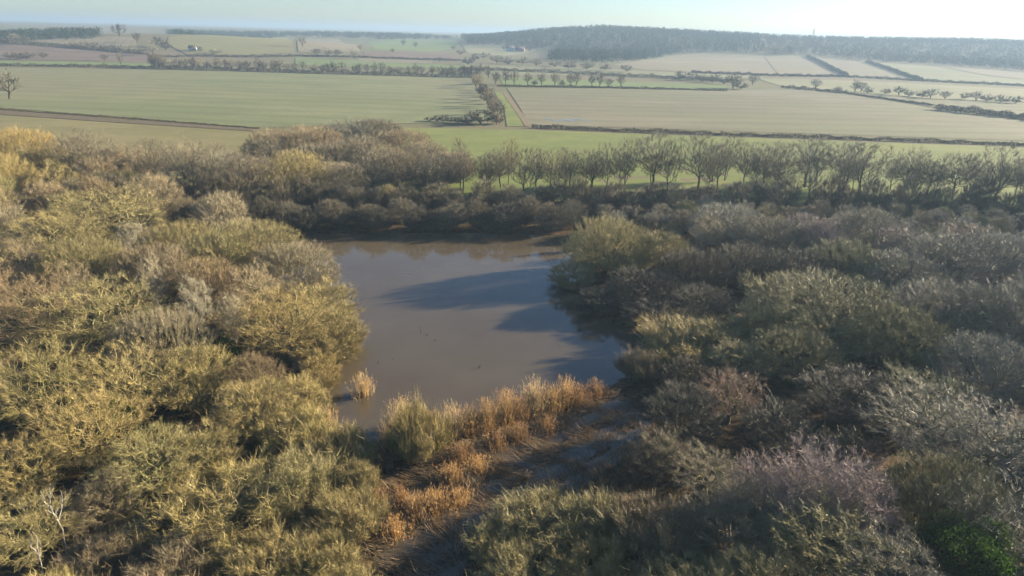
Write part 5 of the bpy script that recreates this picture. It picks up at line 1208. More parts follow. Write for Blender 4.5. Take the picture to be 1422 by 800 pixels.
    ('far_tree', -42.2, 676.5, 13.9, 6.2, 'ash', 'forty-fifth small bare tree from the left in the far treed hedge', 'far hedgerow trees'),
    ('far_tree', -34.9, 675.9, 15.2, 6.2, 'ash', 'forty-sixth small bare tree from the left in the far treed hedge', 'far hedgerow trees'),
    ('far_tree', -26.9, 675.3, 13.8, 6.2, 'ash', 'forty-seventh small bare tree from the left in the far treed hedge', 'far hedgerow trees'),
    ('far_tree', -17.7, 592.4, 13.3, 4.8, 'ash', 'first small bare tree from the left in the line beside the green strip', 'far hedgerow trees'),
    ('far_tree', -9.5, 592.6, 14.5, 4.8, 'ash', 'second small bare tree from the left in the line beside the green strip', 'far hedgerow trees'),
    ('far_tree', -2.6, 592.6, 13.9, 4.8, 'ash', 'third small bare tree from the left in the line beside the green strip', 'far hedgerow trees'),
    ('far_tree', 8.5, 592.6, 12.1, 4.8, 'ash', 'fourth small bare tree from the left in the line beside the green strip', 'far hedgerow trees'),
    ('far_tree', 19.6, 592.3, 12.1, 4.8, 'ash', 'fifth small bare tree from the left in the line beside the green strip', 'far hedgerow trees'),
    ('far_tree', 30.1, 592.9, 13.4, 4.9, 'ash', 'sixth small bare tree from the left in the line beside the green strip', 'far hedgerow trees'),
    ('far_tree', 42.9, 593.1, 12.2, 4.9, 'ash', 'seventh small bare tree from the left in the line beside the green strip', 'far hedgerow trees'),
    ('far_tree', 47.6, 593.7, 13.4, 4.9, 'ash', 'eighth small bare tree from the left in the line beside the green strip', 'far hedgerow trees'),
    ('far_tree', 60.5, 593.6, 12.2, 4.9, 'ash', 'ninth small bare tree from the left in the line beside the green strip', 'far hedgerow trees'),
    ('far_tree', 66.9, 593.9, 13.4, 4.9, 'ash', 'tenth small bare tree from the left in the line beside the green strip', 'far hedgerow trees'),
    ('far_tree', 74.0, 594.1, 9.2, 4.9, 'ash', 'eleventh small bare tree from the left in the line beside the green strip', 'far hedgerow trees'),
    ('far_tree', 83.8, 593.8, 13.5, 4.9, 'ash', 'twelfth small bare tree from the left in the line beside the green strip', 'far hedgerow trees'),
    ('far_bush', 13.8, 592.5, 6.1, 3.6, 'dark', 'first small dark bush from the left in the line beside the green strip', 'far hedgerow trees'),
    ('far_bush', 36.0, 593.6, 6.1, 3.6, 'dark', 'second small dark bush from the left in the line beside the green strip', 'far hedgerow trees'),
    ('far_bush', -8.0, 333.5, 5.8, 4.5, 'buff', 'fifteenth small dark bush from the left in the lane hedge', 'far hedgerow trees'),
    ('far_tree', -8.6, 347.6, 10.5, 4.2, 'ash', 'eleventh small bare tree from the left in the lane hedge', 'far hedgerow trees'),
    ('far_tree', -11.3, 358.6, 10.6, 4.2, 'buff', 'tenth small bare tree from the left in the lane hedge', 'far hedgerow trees'),
    ('far_tree', -12.4, 369.6, 10.8, 4.3, 'grey', 'ninth small bare tree from the left in the lane hedge', 'far hedgerow trees'),
    ('far_bush', -11.5, 380.7, 6.1, 4.6, 'buff', 'fourteenth small dark bush from the left in the lane hedge', 'far hedgerow trees'),
    ('far_bush', -12.6, 390.8, 6.2, 4.7, 'buff', 'thirteenth small dark bush from the left in the lane hedge', 'far hedgerow trees'),
    ('far_tree', -14.1, 401.8, 11.0, 4.4, 'ash', 'eighth small bare tree from the left in the lane hedge', 'far hedgerow trees'),
    ('far_tree', -16.4, 411.7, 11.0, 4.4, 'buff', 'sixth small bare tree from the left in the lane hedge', 'far hedgerow trees'),
    ('far_bush', -15.1, 423.8, 6.3, 4.7, 'buff', 'twelfth small dark bush from the left in the lane hedge', 'far hedgerow trees'),
    ('far_tree', -16.2, 434.9, 11.1, 4.4, 'buff', 'seventh small bare tree from the left in the lane hedge', 'far hedgerow trees'),
    ('far_bush', -19.8, 445.8, 6.3, 4.7, 'grey', 'tenth small dark bush from the left in the lane hedge', 'far hedgerow trees'),
    ('far_tree', -21.1, 457.8, 11.2, 4.4, 'dark', 'fifth small bare tree from the left in the lane hedge', 'far hedgerow trees'),
    ('far_bush', -20.4, 470.9, 6.4, 4.7, 'dark', 'eleventh small dark bush from the left in the lane hedge', 'far hedgerow trees'),
    ('far_bush', -23.7, 483.8, 6.4, 4.6, 'dark', 'eighth small dark bush from the left in the lane hedge', 'far hedgerow trees'),
    ('far_bush', -24.6, 497.8, 6.4, 4.6, 'ash', 'seventh small dark bush from the left in the lane hedge', 'far hedgerow trees'),
    ('far_bush', -25.9, 511.8, 6.4, 4.6, 'grey', 'sixth small dark bush from the left in the lane hedge', 'far hedgerow trees'),
    ('far_bush', -25.1, 526.9, 6.4, 4.6, 'dark', 'ninth small dark bush from the left in the lane hedge', 'far hedgerow trees'),
    ('far_tree', -30.3, 540.7, 11.3, 4.4, 'buff', 'second small bare tree from the left in the lane hedge', 'far hedgerow trees'),
    ('far_tree', -31.7, 556.7, 11.4, 4.4, 'buff', 'first small bare tree from the left in the lane hedge', 'far hedgerow trees'),
    ('far_tree', -29.7, 574.8, 11.4, 4.4, 'buff', 'fourth small bare tree from the left in the lane hedge', 'far hedgerow trees'),
    ('far_bush', -31.6, 592.8, 6.4, 4.5, 'buff', 'fifth small dark bush from the left in the lane hedge', 'far hedgerow trees'),
    ('far_bush', -33.7, 610.8, 6.4, 4.5, 'ash', 'fourth small dark bush from the left in the lane hedge', 'far hedgerow trees'),
    ('far_bush', -35.2, 629.8, 6.4, 4.4, 'buff', 'third small dark bush from the left in the lane hedge', 'far hedgerow trees'),
    ('far_tree', -36.5, 650.8, 11.4, 4.3, 'dark', 'third small bare tree from the left in the lane hedge', 'far hedgerow trees'),
    ('far_bush', -39.9, 671.6, 6.4, 4.3, 'buff', 'second small dark bush from the left in the lane hedge', 'far hedgerow trees'),
    ('far_bush', -44.8, 693.4, 6.4, 4.3, 'buff', 'first small dark bush from the left in the lane hedge', 'far hedgerow trees'),
    ('far_bush', -16.1, 329.2, 8.1, 8.8, 'dark', 'big rounded thicket at the near end of the lane hedge', 'far hedgerow trees'),
    ('far_bush', -22.0, 327.8, 5.4, 6.1, 'dark', 'first small dark bush from the left in the far hedgerow', 'far hedgerow trees'),
    ('far_bush', -8.9, 330.5, 6.1, 4.1, 'buff', 'second small dark bush from the left in the far hedgerow', 'far hedgerow trees'),
    ('far_bush', -40.6, 335.2, 2.5, 3.1, 'dark', 'first small dark bush from the left in the hedge above the meadow', 'far hedgerow trees'),
    ('far_bush', -37.2, 334.6, 4.0, 3.1, 'dark', 'second small dark bush from the left in the hedge above the meadow', 'far hedgerow trees'),
    ('far_bush', -33.8, 333.9, 4.0, 3.1, 'dark', 'third small dark bush from the left in the hedge above the meadow', 'far hedgerow trees'),
    ('far_bush', -30.3, 332.2, 3.4, 3.1, 'dark', 'fourth small dark bush from the left in the hedge above the meadow', 'far hedgerow trees'),
    ('far_bush', -26.9, 331.5, 3.1, 3.1, 'dark', 'fifth small dark bush from the left in the hedge above the meadow', 'far hedgerow trees'),
    ('far_bush', -23.5, 330.8, 2.7, 3.1, 'dark', 'sixth small dark bush from the left in the hedge above the meadow', 'far hedgerow trees'),
    ('far_tree', 182.0, 618.5, 14.5, 9.2, 'dark', 'first small bare tree from the left in the right valley', 'far hedgerow trees'),
    ('far_tree', 216.0, 675.1, 11.6, 6.5, 'ash', 'second small bare tree from the left in the right valley', 'far hedgerow trees'),
    ('far_bush', 186.1, 612.1, 6.5, 9.2, 'dark', 'sixth small dark bush from the left in the right valley', 'far hedgerow trees'),
    ('far_tree', 258.7, 637.3, 11.2, 6.3, 'grey', 'third small bare tree from the left in the right valley', 'far hedgerow trees'),
    ('far_tree', 282.6, 613.9, 11.1, 6.2, 'ash', 'fourth small bare tree from the left in the right valley', 'far hedgerow trees'),
    ('far_tree', 288.2, 615.7, 9.7, 6.9, 'ash', 'fifth small bare tree from the left in the right valley', 'far hedgerow trees'),
    ('far_bush', 269.6, 617.5, 5.5, 4.8, 'grey', 'seventh small dark bush from the left in the right valley', 'far hedgerow trees'),
    ('far_bush', 287.3, 600.6, 6.1, 5.4, 'ash', 'eighth small dark bush from the left in the right valley', 'far hedgerow trees'),
    ('far_bush', 300.5, 597.5, 5.5, 5.5, 'ash', 'ninth small dark bush from the left in the right valley', 'far hedgerow trees'),
    ('far_tree', 304.8, 585.2, 8.8, 8.1, 'dark', 'sixth small bare tree from the left in the right valley', 'far hedgerow trees'),
    ('far_bush', 310.2, 580.0, 6.1, 5.4, 'ash', 'tenth small dark bush from the left in the right valley', 'far hedgerow trees'),
    ('far_bush', 313.9, 567.8, 6.6, 6.6, 'dark', 'eleventh small dark bush from the left in the right valley', 'far hedgerow trees'),
    ('far_tree', 318.1, 563.1, 9.3, 6.6, 'grey', 'seventh small bare tree from the left in the right valley', 'far hedgerow trees'),
    ('far_tree', 326.9, 559.2, 7.9, 6.0, 'ash', 'eighth small bare tree from the left in the right valley', 'far hedgerow trees'),
    ('far_bush', 345.5, 564.5, 6.1, 5.4, 'ash', 'twelfth small dark bush from the left in the right valley', 'far hedgerow trees'),
    ('far_tree', 346.8, 553.0, 8.0, 6.0, 'ash', 'ninth small bare tree from the left in the right valley', 'far hedgerow trees'),
    ('far_bush', 352.1, 548.5, 6.7, 6.7, 'ash', 'thirteenth small dark bush from the left in the right valley', 'far hedgerow trees'),
    ('far_bush', 356.5, 538.4, 6.6, 6.6, 'grey', 'fourteenth small dark bush from the left in the right valley', 'far hedgerow trees'),
    ('far_bush', 365.0, 535.2, 6.6, 6.6, 'grey', 'fifteenth small dark bush from the left in the right valley', 'far hedgerow trees'),
    ('far_bush', 175.6, 699.2, 8.8, 8.8, 'ash', 'third small dark bush from the left in the right valley', 'far hedgerow trees'),
    ('far_bush', 183.9, 691.8, 8.8, 8.8, 'ash', 'fourth small dark bush from the left in the right valley', 'far hedgerow trees'),
    ('far_bush', 169.4, 717.2, 9.8, 9.8, 'grey', 'second small dark bush from the left in the right valley', 'far hedgerow trees'),
    ('far_bush', 189.5, 674.8, 8.6, 7.2, 'grey', 'fifth small dark bush from the left in the right valley', 'far hedgerow trees'),
    ('far_bush', 157.3, 712.8, 10.4, 7.5, 'dark', 'first small dark bush from the left in the right valley', 'far hedgerow trees'),
    ('far_tree', -645.6, 951.3, 14.1, 9.4, 'grey', 'first small bare tree from the left in the far valley', 'far hedgerow trees'),
    ('far_tree', -623.0, 936.3, 13.8, 11.5, 'dark', 'second small bare tree from the left in the far valley', 'far hedgerow trees'),
    ('far_bush', -653.1, 946.1, 9.4, 11.7, 'dark', 'first small dark bush from the left in the far valley', 'far hedgerow trees'),
    ('far_bush', -555.2, 925.8, 9.9, 6.6, 'ash', 'fifth small dark bush from the left in the far valley', 'far hedgerow trees'),
    ('far_bush', -541.6, 922.3, 9.8, 8.7, 'ash', 'sixth small dark bush from the left in the far valley', 'far hedgerow trees'),
    ('far_bush', -526.6, 919.4, 9.7, 8.7, 'dark', 'seventh small dark bush from the left in the far valley', 'far hedgerow trees'),
    ('far_bush', -511.6, 916.4, 8.6, 8.6, 'dark', 'eighth small dark bush from the left in the far valley', 'far hedgerow trees'),
    ('far_bush', -494.3, 908.7, 8.4, 9.5, 'dark', 'ninth small dark bush from the left in the far valley', 'far hedgerow trees'),
    ('far_bush', -477.2, 906.5, 9.4, 9.4, 'grey', 'tenth small dark bush from the left in the far valley', 'far hedgerow trees'),
    ('far_bush', -460.8, 898.1, 7.2, 10.3, 'dark', 'eleventh small dark bush from the left in the far valley', 'far hedgerow trees'),
    ('far_tree', -499.2, 775.4, 8.5, 7.5, 'dark', 'third small bare tree from the left in the far valley', 'far hedgerow trees'),
    ('far_bush', -508.8, 753.4, 8.4, 8.4, 'dark', 'third small dark bush from the left in the far valley', 'far hedgerow trees'),
    ('far_bush', -503.7, 756.9, 9.3, 8.4, 'dark', 'fourth small dark bush from the left in the far valley', 'far hedgerow trees'),
    ('far_bush', -523.7, 760.2, 8.5, 7.5, 'dark', 'second small dark bush from the left in the far valley', 'far hedgerow trees'),
    ('far_tree', -432.5, 771.2, 9.0, 6.3, 'dark', 'fourth small bare tree from the left in the far valley', 'far hedgerow trees'),
    ('far_tree', -389.1, 721.9, 13.4, 5.0, 'ash', 'fifth small bare tree from the left in the far valley', 'far hedgerow trees'),
    ('far_tree', -508.8, 991.8, 15.9, 8.0, 'dark', 'sixth small bare tree from the left in the far valley', 'far hedgerow trees'),
    ('far_tree', -430.5, 872.9, 19.9, 9.9, 'grey', 'seventh small bare tree from the left in the far valley', 'far hedgerow trees'),
    ('far_bush', -465.0, 963.2, 15.3, 13.1, 'dark', 'twelfth small dark bush from the left in the far valley', 'far hedgerow trees'),
    ('far_bush', -446.4, 938.8, 12.7, 10.6, 'dark', 'thirteenth small dark bush from the left in the far valley', 'far hedgerow trees'),
    ('far_tree', -307.9, 1060.9, 20.3, 9.0, 'grey', 'eighth small bare tree from the left in the far valley', 'far hedgerow trees'),
    ('far_tree', -263.2, 969.3, 11.3, 10.3, 'dark', 'ninth small bare tree from the left in the far valley', 'far hedgerow trees'),
    ('far_tree', -246.0, 957.2, 12.1, 10.1, 'grey', 'tenth small bare tree from the left in the far valley', 'far hedgerow trees'),
    ('far_tree', -235.3, 963.0, 11.1, 9.1, 'dark', 'eleventh small bare tree from the left in the far valley', 'far hedgerow trees'),
    ('far_tree', -208.0, 940.6, 13.8, 6.9, 'grey', 'twelfth small bare tree from the left in the far valley', 'far hedgerow trees'),
    ('far_tree', -232.0, 1090.2, 10.2, 5.7, 'grey', 'thirteenth small bare tree from the left in the far valley', 'far hedgerow trees'),
    ('far_tree', -229.6, 1487.1, 15.4, 7.7, 'dark', 'fifteenth small bare tree from the left in the far valley', 'far hedgerow trees'),
    ('far_tree', -190.0, 1376.6, 11.3, 7.1, 'dark', 'sixteenth small bare tree from the left in the far valley', 'far hedgerow trees'),
    ('far_bush', -87.6, 1136.1, 11.6, 9.3, 'grey', 'sixteenth small dark bush from the left in the far valley', 'far hedgerow trees'),
    ('far_bush', -56.2, 974.7, 10.0, 9.0, 'dark', 'eighteenth small dark bush from the left in the far valley', 'far hedgerow trees'),
    ('far_bush', -47.0, 1023.3, 10.5, 9.4, 'grey', 'nineteenth small dark bush from the left in the far valley', 'far hedgerow trees'),
    ('far_tree', -25.3, 1329.4, 8.1, 6.8, 'dark', 'nineteenth small bare tree from the left in the far valley', 'far hedgerow trees'),
    ('far_tree', 7.0, 1379.7, 9.9, 7.0, 'dark', 'twentieth small bare tree from the left in the far valley', 'far hedgerow trees'),
    ('far_tree', 19.4, 1304.5, 10.7, 8.0, 'dark', 'twenty-first small bare tree from the left in the far valley', 'far hedgerow trees'),
    ('far_tree', -98.4, 926.0, 7.6, 4.8, 'dark', 'seventeenth small bare tree from the left in the far valley', 'far hedgerow trees'),
    ('far_tree', -184.3, 1089.0, 6.8, 4.5, 'dark', 'fourteenth small bare tree from the left in the far valley', 'far hedgerow trees'),
    ('far_tree', -112.3, 1294.7, 9.3, 6.6, 'ash', 'eighteenth small bare tree from the left in the far valley', 'far hedgerow trees'),
    ('far_bush', -379.3, 930.0, 8.2, 10.3, 'grey', 'fifteenth small dark bush from the left in the far valley', 'far hedgerow trees'),
    ('far_bush', -406.1, 940.5, 7.3, 8.4, 'dark', 'fourteenth small dark bush from the left in the far valley', 'far hedgerow trees'),
    ('far_bush', -26.0, 914.9, 11.2, 11.2, 'ash', 'twentieth small dark bush from the left in the far valley', 'far hedgerow trees'),
    ('far_bush', -12.2, 888.2, 11.8, 10.9, 'ash', 'twenty-first small dark bush from the left in the far valley', 'far hedgerow trees'),
    ('far_bush', 5.1, 893.2, 10.9, 10.9, 'grey', 'twenty-second small dark bush from the left in the far valley', 'far hedgerow trees'),
    ('far_bush', 22.0, 870.9, 10.7, 10.7, 'grey', 'twenty-third small dark bush from the left in the far valley', 'far hedgerow trees'),
    ('far_bush', 42.9, 865.1, 10.6, 10.6, 'grey', 'twenty-fourth small dark bush from the left in the far valley', 'far hedgerow trees'),
    ('far_bush', 58.0, 838.1, 9.4, 10.3, 'dark', 'twenty-fifth small dark bush from the left in the far valley', 'far hedgerow trees'),
    ('far_bush', 78.1, 833.5, 9.4, 10.3, 'ash', 'twenty-sixth small dark bush from the left in the far valley', 'far hedgerow trees'),
    ('far_bush', -59.1, 877.2, 10.8, 10.8, 'dark', 'seventeenth small dark bush from the left in the far valley', 'far hedgerow trees'),
    ('far_bush', 98.0, 830.4, 8.5, 8.5, 'ash', 'twenty-seventh small dark bush from the left in the far valley', 'far hedgerow trees'),
    ('far_bush', 120.6, 818.3, 9.3, 8.4, 'ash', 'twenty-eighth small dark bush from the left in the far valley', 'far hedgerow trees'),
]:
    plant(*row)


# ------------------------------------------------------------------ hedges and far woods
def shards(r, C, size, out):
    D_ = unit(r.normal(size=C.shape) + out)
    return blades(C, D_, size * r.uniform(.6, 1.4, len(C)), size * r.uniform(.35, .8, len(C)), r, .15)


def hedge(label, pts, h, w, per_m, size, hue, gap=0.0):
    r = np.random.default_rng(int(abs(pts[0][0] * 13 + pts[0][1])))
    pts = np.array(pts, float); C = []
    for a, b_ in zip(pts[:-1], pts[1:]):
        l = np.hypot(*(b_ - a)); n = int(l * per_m)
        t = r.random(n)
        s = t * l
        keep = (lump(s, s * 0.3, 0.11, a[0]) > (gap * 2.5 - 1.5)) if gap else np.ones(n, bool)
        hh = h * (0.8 + 0.25 * lump(s, s * 0.6, 0.35, a[1]))
        p = a + (b_ - a) * t[:, None]
        nrm = np.array([-(b_ - a)[1], (b_ - a)[0]]) / l
        u = r.uniform(-1, 1, n)
        z = hh * r.random(n) ** .8 * np.sqrt(np.clip(1 - .6 * u * u, 0, 1))
        p = p + nrm * (u * w / 2)[:, None]
        q = np.stack([p[:, 0], p[:, 1], z], 1)[keep]
        C.append(q)
    C = np.concatenate(C)
    C[:, 2] = np.maximum(C[:, 2], 0) + terrain(C[:, 0], C[:, 1]) + 0.0
    V, F_ = shards(r, C, size, np.array([0, 0, .8]))
    o = link('hedge', mesh_from('hedge', V, F_, M['far_twig'], np.repeat(r.random(len(C)), 3)))
    o.color = (*COLOUR[hue], 1)
    tag(o, label, 'hedge', 'field hedges')


for row in [
    ('dark clipped hedge between the bright meadow and the ploughed field', [[6.8, 321.4], [45.5, 316.3], [89.1, 313.1], [150.1, 309.1], [215.7, 304.1], [263.8, 296.6]], 1.75, 2.0, 60, 0.5, 'dark', 0.0),
    ('low dark hedge along the near edge of the crop field', [[-266.4, 342.8], [-240.9, 335.6], [-169.3, 314.1], [-136.3, 303.4], [-105.6, 294.1]], 0.95, 1.4, 50, 0.4, 'dark', 0.0),
    ('thin hedge between the crop field and the grass strip, far left', [[-497.1, 650.9], [-462.6, 656.4], [-399.6, 669.8], [-336.7, 678.0]], 3.18, 2.5, 26, 0.9, 'dark', 0.0),
    ('hedge under the far row of trees behind the crop field', [[-336.7, 678.0], [-196.1, 669.7], [-41.6, 667.5]], 4.98, 4, 34, 0.9, 'dark', 0.0),
    ('hedge at the foot of the trees beside the green strip', [[-15.8, 568.4], [75.8, 585.8], [167.3, 583.2]], 1.81, 2.5, 26, 0.8, 'dark', 0.0),
    ('dark hedge running along the foot of the stubble slopes', [[195.5, 831.5], [294.3, 830.5], [389.0, 864.7], [463.9, 831.5], [537.2, 781.3], [571.5, 747.7]], 3.11, 4, 30, 1.1, 'dark', 0.0),
    ('hedge climbing between two stubble slopes, nearer the skyline mast', [[497.4, 1281.6], [456.8, 1120.0], [394.6, 885.2]], 4.32, 4, 22, 1.3, 'dark', 0.0),
    ('hedge climbing between the stubble and the pale slope, far right', [[545.0, 1163.3], [510.3, 1007.5], [467.1, 852.6]], 4.03, 4, 22, 1.3, 'dark', 0.0),
    ('broad scrub belt across the fields at the right edge', [[267.8, 464.9], [277.3, 449.9], [292.6, 418.3], [304.4, 390.8]], 4.69, 8, 70, 0.8, 'dark', 0.0),
    ('thin hedge leading to the scrub belt at the right', [[264.9, 590.0], [274.1, 543.5], [281.9, 493.8]], 1.37, 2, 24, 0.8, 'dark', 0.0),
    ('hedge crossing the right valley below the scattered bushes', [[231.7, 644.4], [249.9, 618.2], [265.4, 589.8]], 2.72, 2.5, 26, 0.9, 'dark', 0.0),
    ('hedge rising to the left skyline beside the stubble ridge', [[-705.6, 957.8], [-619.2, 938.8], [-551.5, 916.4], [-442.1, 882.8]], 4.37, 4, 20, 1.2, 'dark', 0.0),
    ('hedge below the striped hill field', [[-427.2, 852.2], [-380.4, 889.3], [-318.3, 910.2], [-283.6, 942.6]], 3.35, 4, 20, 1.2, 'dark', 0.0),
    ('hedge crossing the middle valley above the stubble strip', [[-284.7, 946.5], [-206.1, 966.6], [-111.4, 960.9], [-73.2, 950.5]], 2.57, 4, 20, 1.2, 'dark', 0.0),
    ('dark hedge across the valley floor below the wooded ridge', [[-61.1, 792.7], [31.4, 780.4], [132.1, 745.3], [202.4, 709.6]], 3.86, 5, 30, 1.0, 'dark', 0.0),
]:
    hedge(*row)


def far_wood(label, poly, n, h, size, hue, conifer=0.0):
    r = np.random.default_rng(n)
    P = np.array(poly); lo, hi = P.min(0), P.max(0)
    out = np.zeros((0, 2))
    while len(out) < n:
        q = r.uniform(lo, hi, (n * 2, 2))
        out = np.concatenate([out, q[poly_sdf(P, q[:, 0], q[:, 1]) < 0]])
    out = out[:n]
    hh = h * r.uniform(.65, 1.2, n); k = 40
    i = np.repeat(np.arange(n), k)
    t = r.random(len(i))
    rad = size * 1.35 * np.sqrt(np.clip(1 - (2 * t - .9) ** 2 * .75, .05, 1))
    con = (r.random(n) < conifer)[i]
    rad = np.where(con, size * 1.2 * (1.05 - t), rad)
    th = r.uniform(0, 6.283, len(i)); rr = rad * np.sqrt(r.random(len(i)))
    x = out[i, 0] + rr * np.cos(th); y = out[i, 1] + rr * np.sin(th)
    z = terrain(out[:, 0], out[:, 1])[i] + hh[i] * (0.1 + .9 * t)
    C = np.stack([x, y, z], 1)
    V, F_ = shards(r, C, size * .46, np.array([0, 0, .7]))
    o = link('far_wood', mesh_from('far_wood', V, F_, M['far_twig'], np.repeat(r.random(n)[i] * .5 + r.random(len(i)) * .25 + .12, 3)))
    o.color = (*COLOUR[hue], 1)
    tag(o, label, 'wood', None, 'stuff')


for row in [
    ('dark conifer plantation on the face of the wooded ridge', [[37.4, 994.7], [121.5, 955.7], [259.4, 1273.5], [349.8, 1339.9], [428.8, 1295.6], [568.7, 1800.0], [448.3, 1800.0], [310.5, 1800.0], [179.2, 1700.0], [86.2, 1500.0]], 2600, 12, 4.2, 'blue_leaf', 0.7),
    ('bare wood covering the ridge below the mast', [[431.1, 1294.9], [508.6, 1314.9], [560.9, 1205.6], [642.3, 1141.3], [719.0, 1088.5], [752.6, 991.1], [1441.8, 1800.0], [1206.3, 1800.0], [997.6, 1800.0], [826.3, 1800.0], [706.2, 1800.0], [575.6, 1800.0]], 3200, 11, 4.2, 'dark', 0.12),
    ('far bare wood on the skyline left of the plantation', [[-99.9, 1481.4], [0.3, 1379.8], [64.9, 1333.1], [80.0, 1520.0], [174.7, 1720.0], [303.6, 1800.0], [145.6, 1900.0], [-0.3, 2000.0], [-161.8, 2100.0]], 1300, 11, 4.4, 'blue_leaf', 0.25),
    ('distant blue woodland on the left horizon', [[-1103.9, 1502.8], [-1081.0, 1646.7], [-615.4, 1099.4], [-569.8, 1015.9], [-627.2, 981.4], [-691.1, 937.4]], 1100, 9, 4.2, 'blue_leaf', 0.1),
    ('woods along the far valley beyond the stubble ridge', [[-969.0, 2052.7], [-649.4, 2107.1], [-351.0, 2278.0], [-151.0, 1959.1], [-279.7, 1813.4], [-568.9, 1844.1], [-527.2, 1138.8]], 1300, 8, 4.5, 'blue_leaf', 0.1),
]:
    far_wood(*row)


# ------------------------------------------------------------------ reeds
def reed_clump(x, y, h, R, n, hue, label, lean=0.14):
    n = int(n * 1.9)
    r = np.random.default_rng(int(abs(x * 131 + y * 17)) + n)
    z = max(0.0, float(terrain(np.array([x]), np.array([y]))[0])) - 0.05
    root = link('reed_clump', None); root.location = (x, y, z)
    a = r.uniform(0, 6.283, n); q = R * np.abs(r.normal(0, .75, n))
    O = np.stack([q * np.cos(a), q * np.sin(a), np.zeros(n)], 1)
    Dr = unit(np.stack([O[:, 0] / max(R, .1) * lean, O[:, 1] / max(R, .1) * lean, np.ones(n)], 1) + r.normal(0, .13, (n, 3)))
    Ln = h * r.uniform(.35, 1.0, n) * (1.08 - .28 * np.clip(q / R, 0, 2)) * np.where(r.random(n) < .12, .4, 1)
    V, F_ = blades(O, Dr, Ln, np.full(n, .03), r, .05)
    # leaves, bent away from the stems
    m = int(n * 1.6); j = r.integers(0, n, m); t = r.uniform(.15, .8, m)
    O2 = O[j] + Dr[j] * (Ln[j] * t)[:, None]
    V2, F2 = blades(O2, unit(Dr[j] + r.normal(0, .45, (m, 3)) - [0, 0, .25]), r.uniform(.3, .8, m) * h / 3, np.full(m, .028), r, .1)
    st = link('stems', mesh_from('reed_stems', np.concatenate([V, V2]), np.concatenate([F_, F2 + len(V)]), M['reed'],
                                 np.repeat(r.random(n + m), 3)), root)
    # feathery seed heads at the tips
    j = np.repeat(np.arange(n), 5)
    O3 = O[j] + Dr[j] * (Ln[j] * r.uniform(.86, .98, len(j)))[:, None]
    V3, F3 = blades(O3, unit(Dr[j] + r.normal(0, .25, (len(j), 3)) + [-.12, 0, 0]), r.uniform(.15, .4, len(j)), np.full(len(j), .022), r, .1)
    pl = link('plumes', mesh_from('reed_plumes', V3, F3, M['reed'], np.repeat(r.random(len(j)), 3)), root)
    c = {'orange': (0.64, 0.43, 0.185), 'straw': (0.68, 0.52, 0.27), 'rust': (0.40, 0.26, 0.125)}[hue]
    st.color = (*c, 1); pl.color = (c[0] * 1.1, c[1] * 1.12, c[2] * 1.25, 1)
    st['kind'] = 'stuff'; pl['kind'] = 'stuff'
    tag(root, label, 'reeds', 'standing reed clumps')


for row in [
    (-16.9, 72.6, 3.1, 0.75, 150, 'straw', 'lone straw reed tuft standing in open water'),
    (-5.8, 64.0, 4.3, 0.8, 210, 'straw', 'leftmost reed clump of the row along the near pond shore'),
    (-4.1, 64.9, 3.4, 0.9, 210, 'orange', 'second reed clump from the left along the near pond shore'),
    (-2.3, 65.7, 3.9, 0.85, 230, 'orange', 'third reed clump from the left along the near pond shore'),
    (-0.4, 67.1, 4.4, 0.9, 250, 'orange', 'fourth reed clump from the left along the near pond shore'),
    (1.1, 67.8, 3.2, 0.9, 220, 'rust', 'fifth reed clump from the left along the near pond shore'),
    (2.9, 69.6, 4.5, 0.95, 260, 'straw', 'sixth reed clump from the left along the near pond shore'),
    (4.8, 70.1, 3.3, 0.9, 200, 'orange', 'seventh reed clump from the left along the near pond shore'),
    (6.5, 71.4, 3.9, 0.8, 180, 'orange', 'eighth reed clump from the left along the near pond shore'),
    (8.1, 71.9, 2.8, 0.9, 160, 'rust', 'ninth reed clump from the left along the near pond shore'),
    (10.1, 73.7, 2.4, 0.9, 140, 'rust', 'tenth reed clump from the left along the near pond shore'),
    (-12.2, 58.2, 2.6, 1.2, 150, 'rust', 'rusty reeds left of the golden osier'),
    (-11.2, 65.4, 4.2, 1.0, 180, 'straw', 'straw reeds behind the golden osier at the water'),
    (-7.9, 63.3, 3.6, 1.2, 200, 'orange', 'orange reeds right behind the golden osier'),
    (-9.3, 48.8, 1.8, 1.1, 130, 'orange', 'orange reeds at the foot of the marsh channel'),
    (-8.1, 51.3, 2.0, 1.2, 160, 'orange', 'orange reeds before the golden osier'),
    (-6.2, 52.1, 2.2, 1.2, 170, 'orange', 'orange reeds before and right of the golden osier'),
    (-4.3, 53.0, 1.8, 1.0, 130, 'orange', 'orange reeds at the edge of the shaded marsh'),
    (-4.6, 59.8, 2.3, 1.0, 130, 'rust', 'rusty reeds right of the golden osier'),
    (-2.9, 58.1, 1.9, 1.0, 130, 'orange', 'orange tussock lit in the middle of the marsh'),
    (-1.1, 62.3, 2.4, 1.0, 110, 'rust', 'rusty reeds below the shore row'),
    (-5.2, 56.5, 2.0, 1.1, 150, 'orange', 'orange reeds touching the golden osier on the right'),
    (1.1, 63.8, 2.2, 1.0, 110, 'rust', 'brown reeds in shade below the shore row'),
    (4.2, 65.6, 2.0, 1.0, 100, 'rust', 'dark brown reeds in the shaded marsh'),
    (-9.5, 52.8, 2.0, 0.9, 110, 'rust', 'rusty reeds at the left foot of the golden osier'),
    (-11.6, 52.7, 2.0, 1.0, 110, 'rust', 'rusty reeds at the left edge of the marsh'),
    (-12.4, 63.4, 2.2, 0.8, 110, 'straw', 'pale reeds at the waterline left of the golden osier'),
    (-19.0, 64.5, 3.0, 0.9, 120, 'straw', 'pale reeds fringing the left bank at the water'),
]:
    reed_clump(*row)

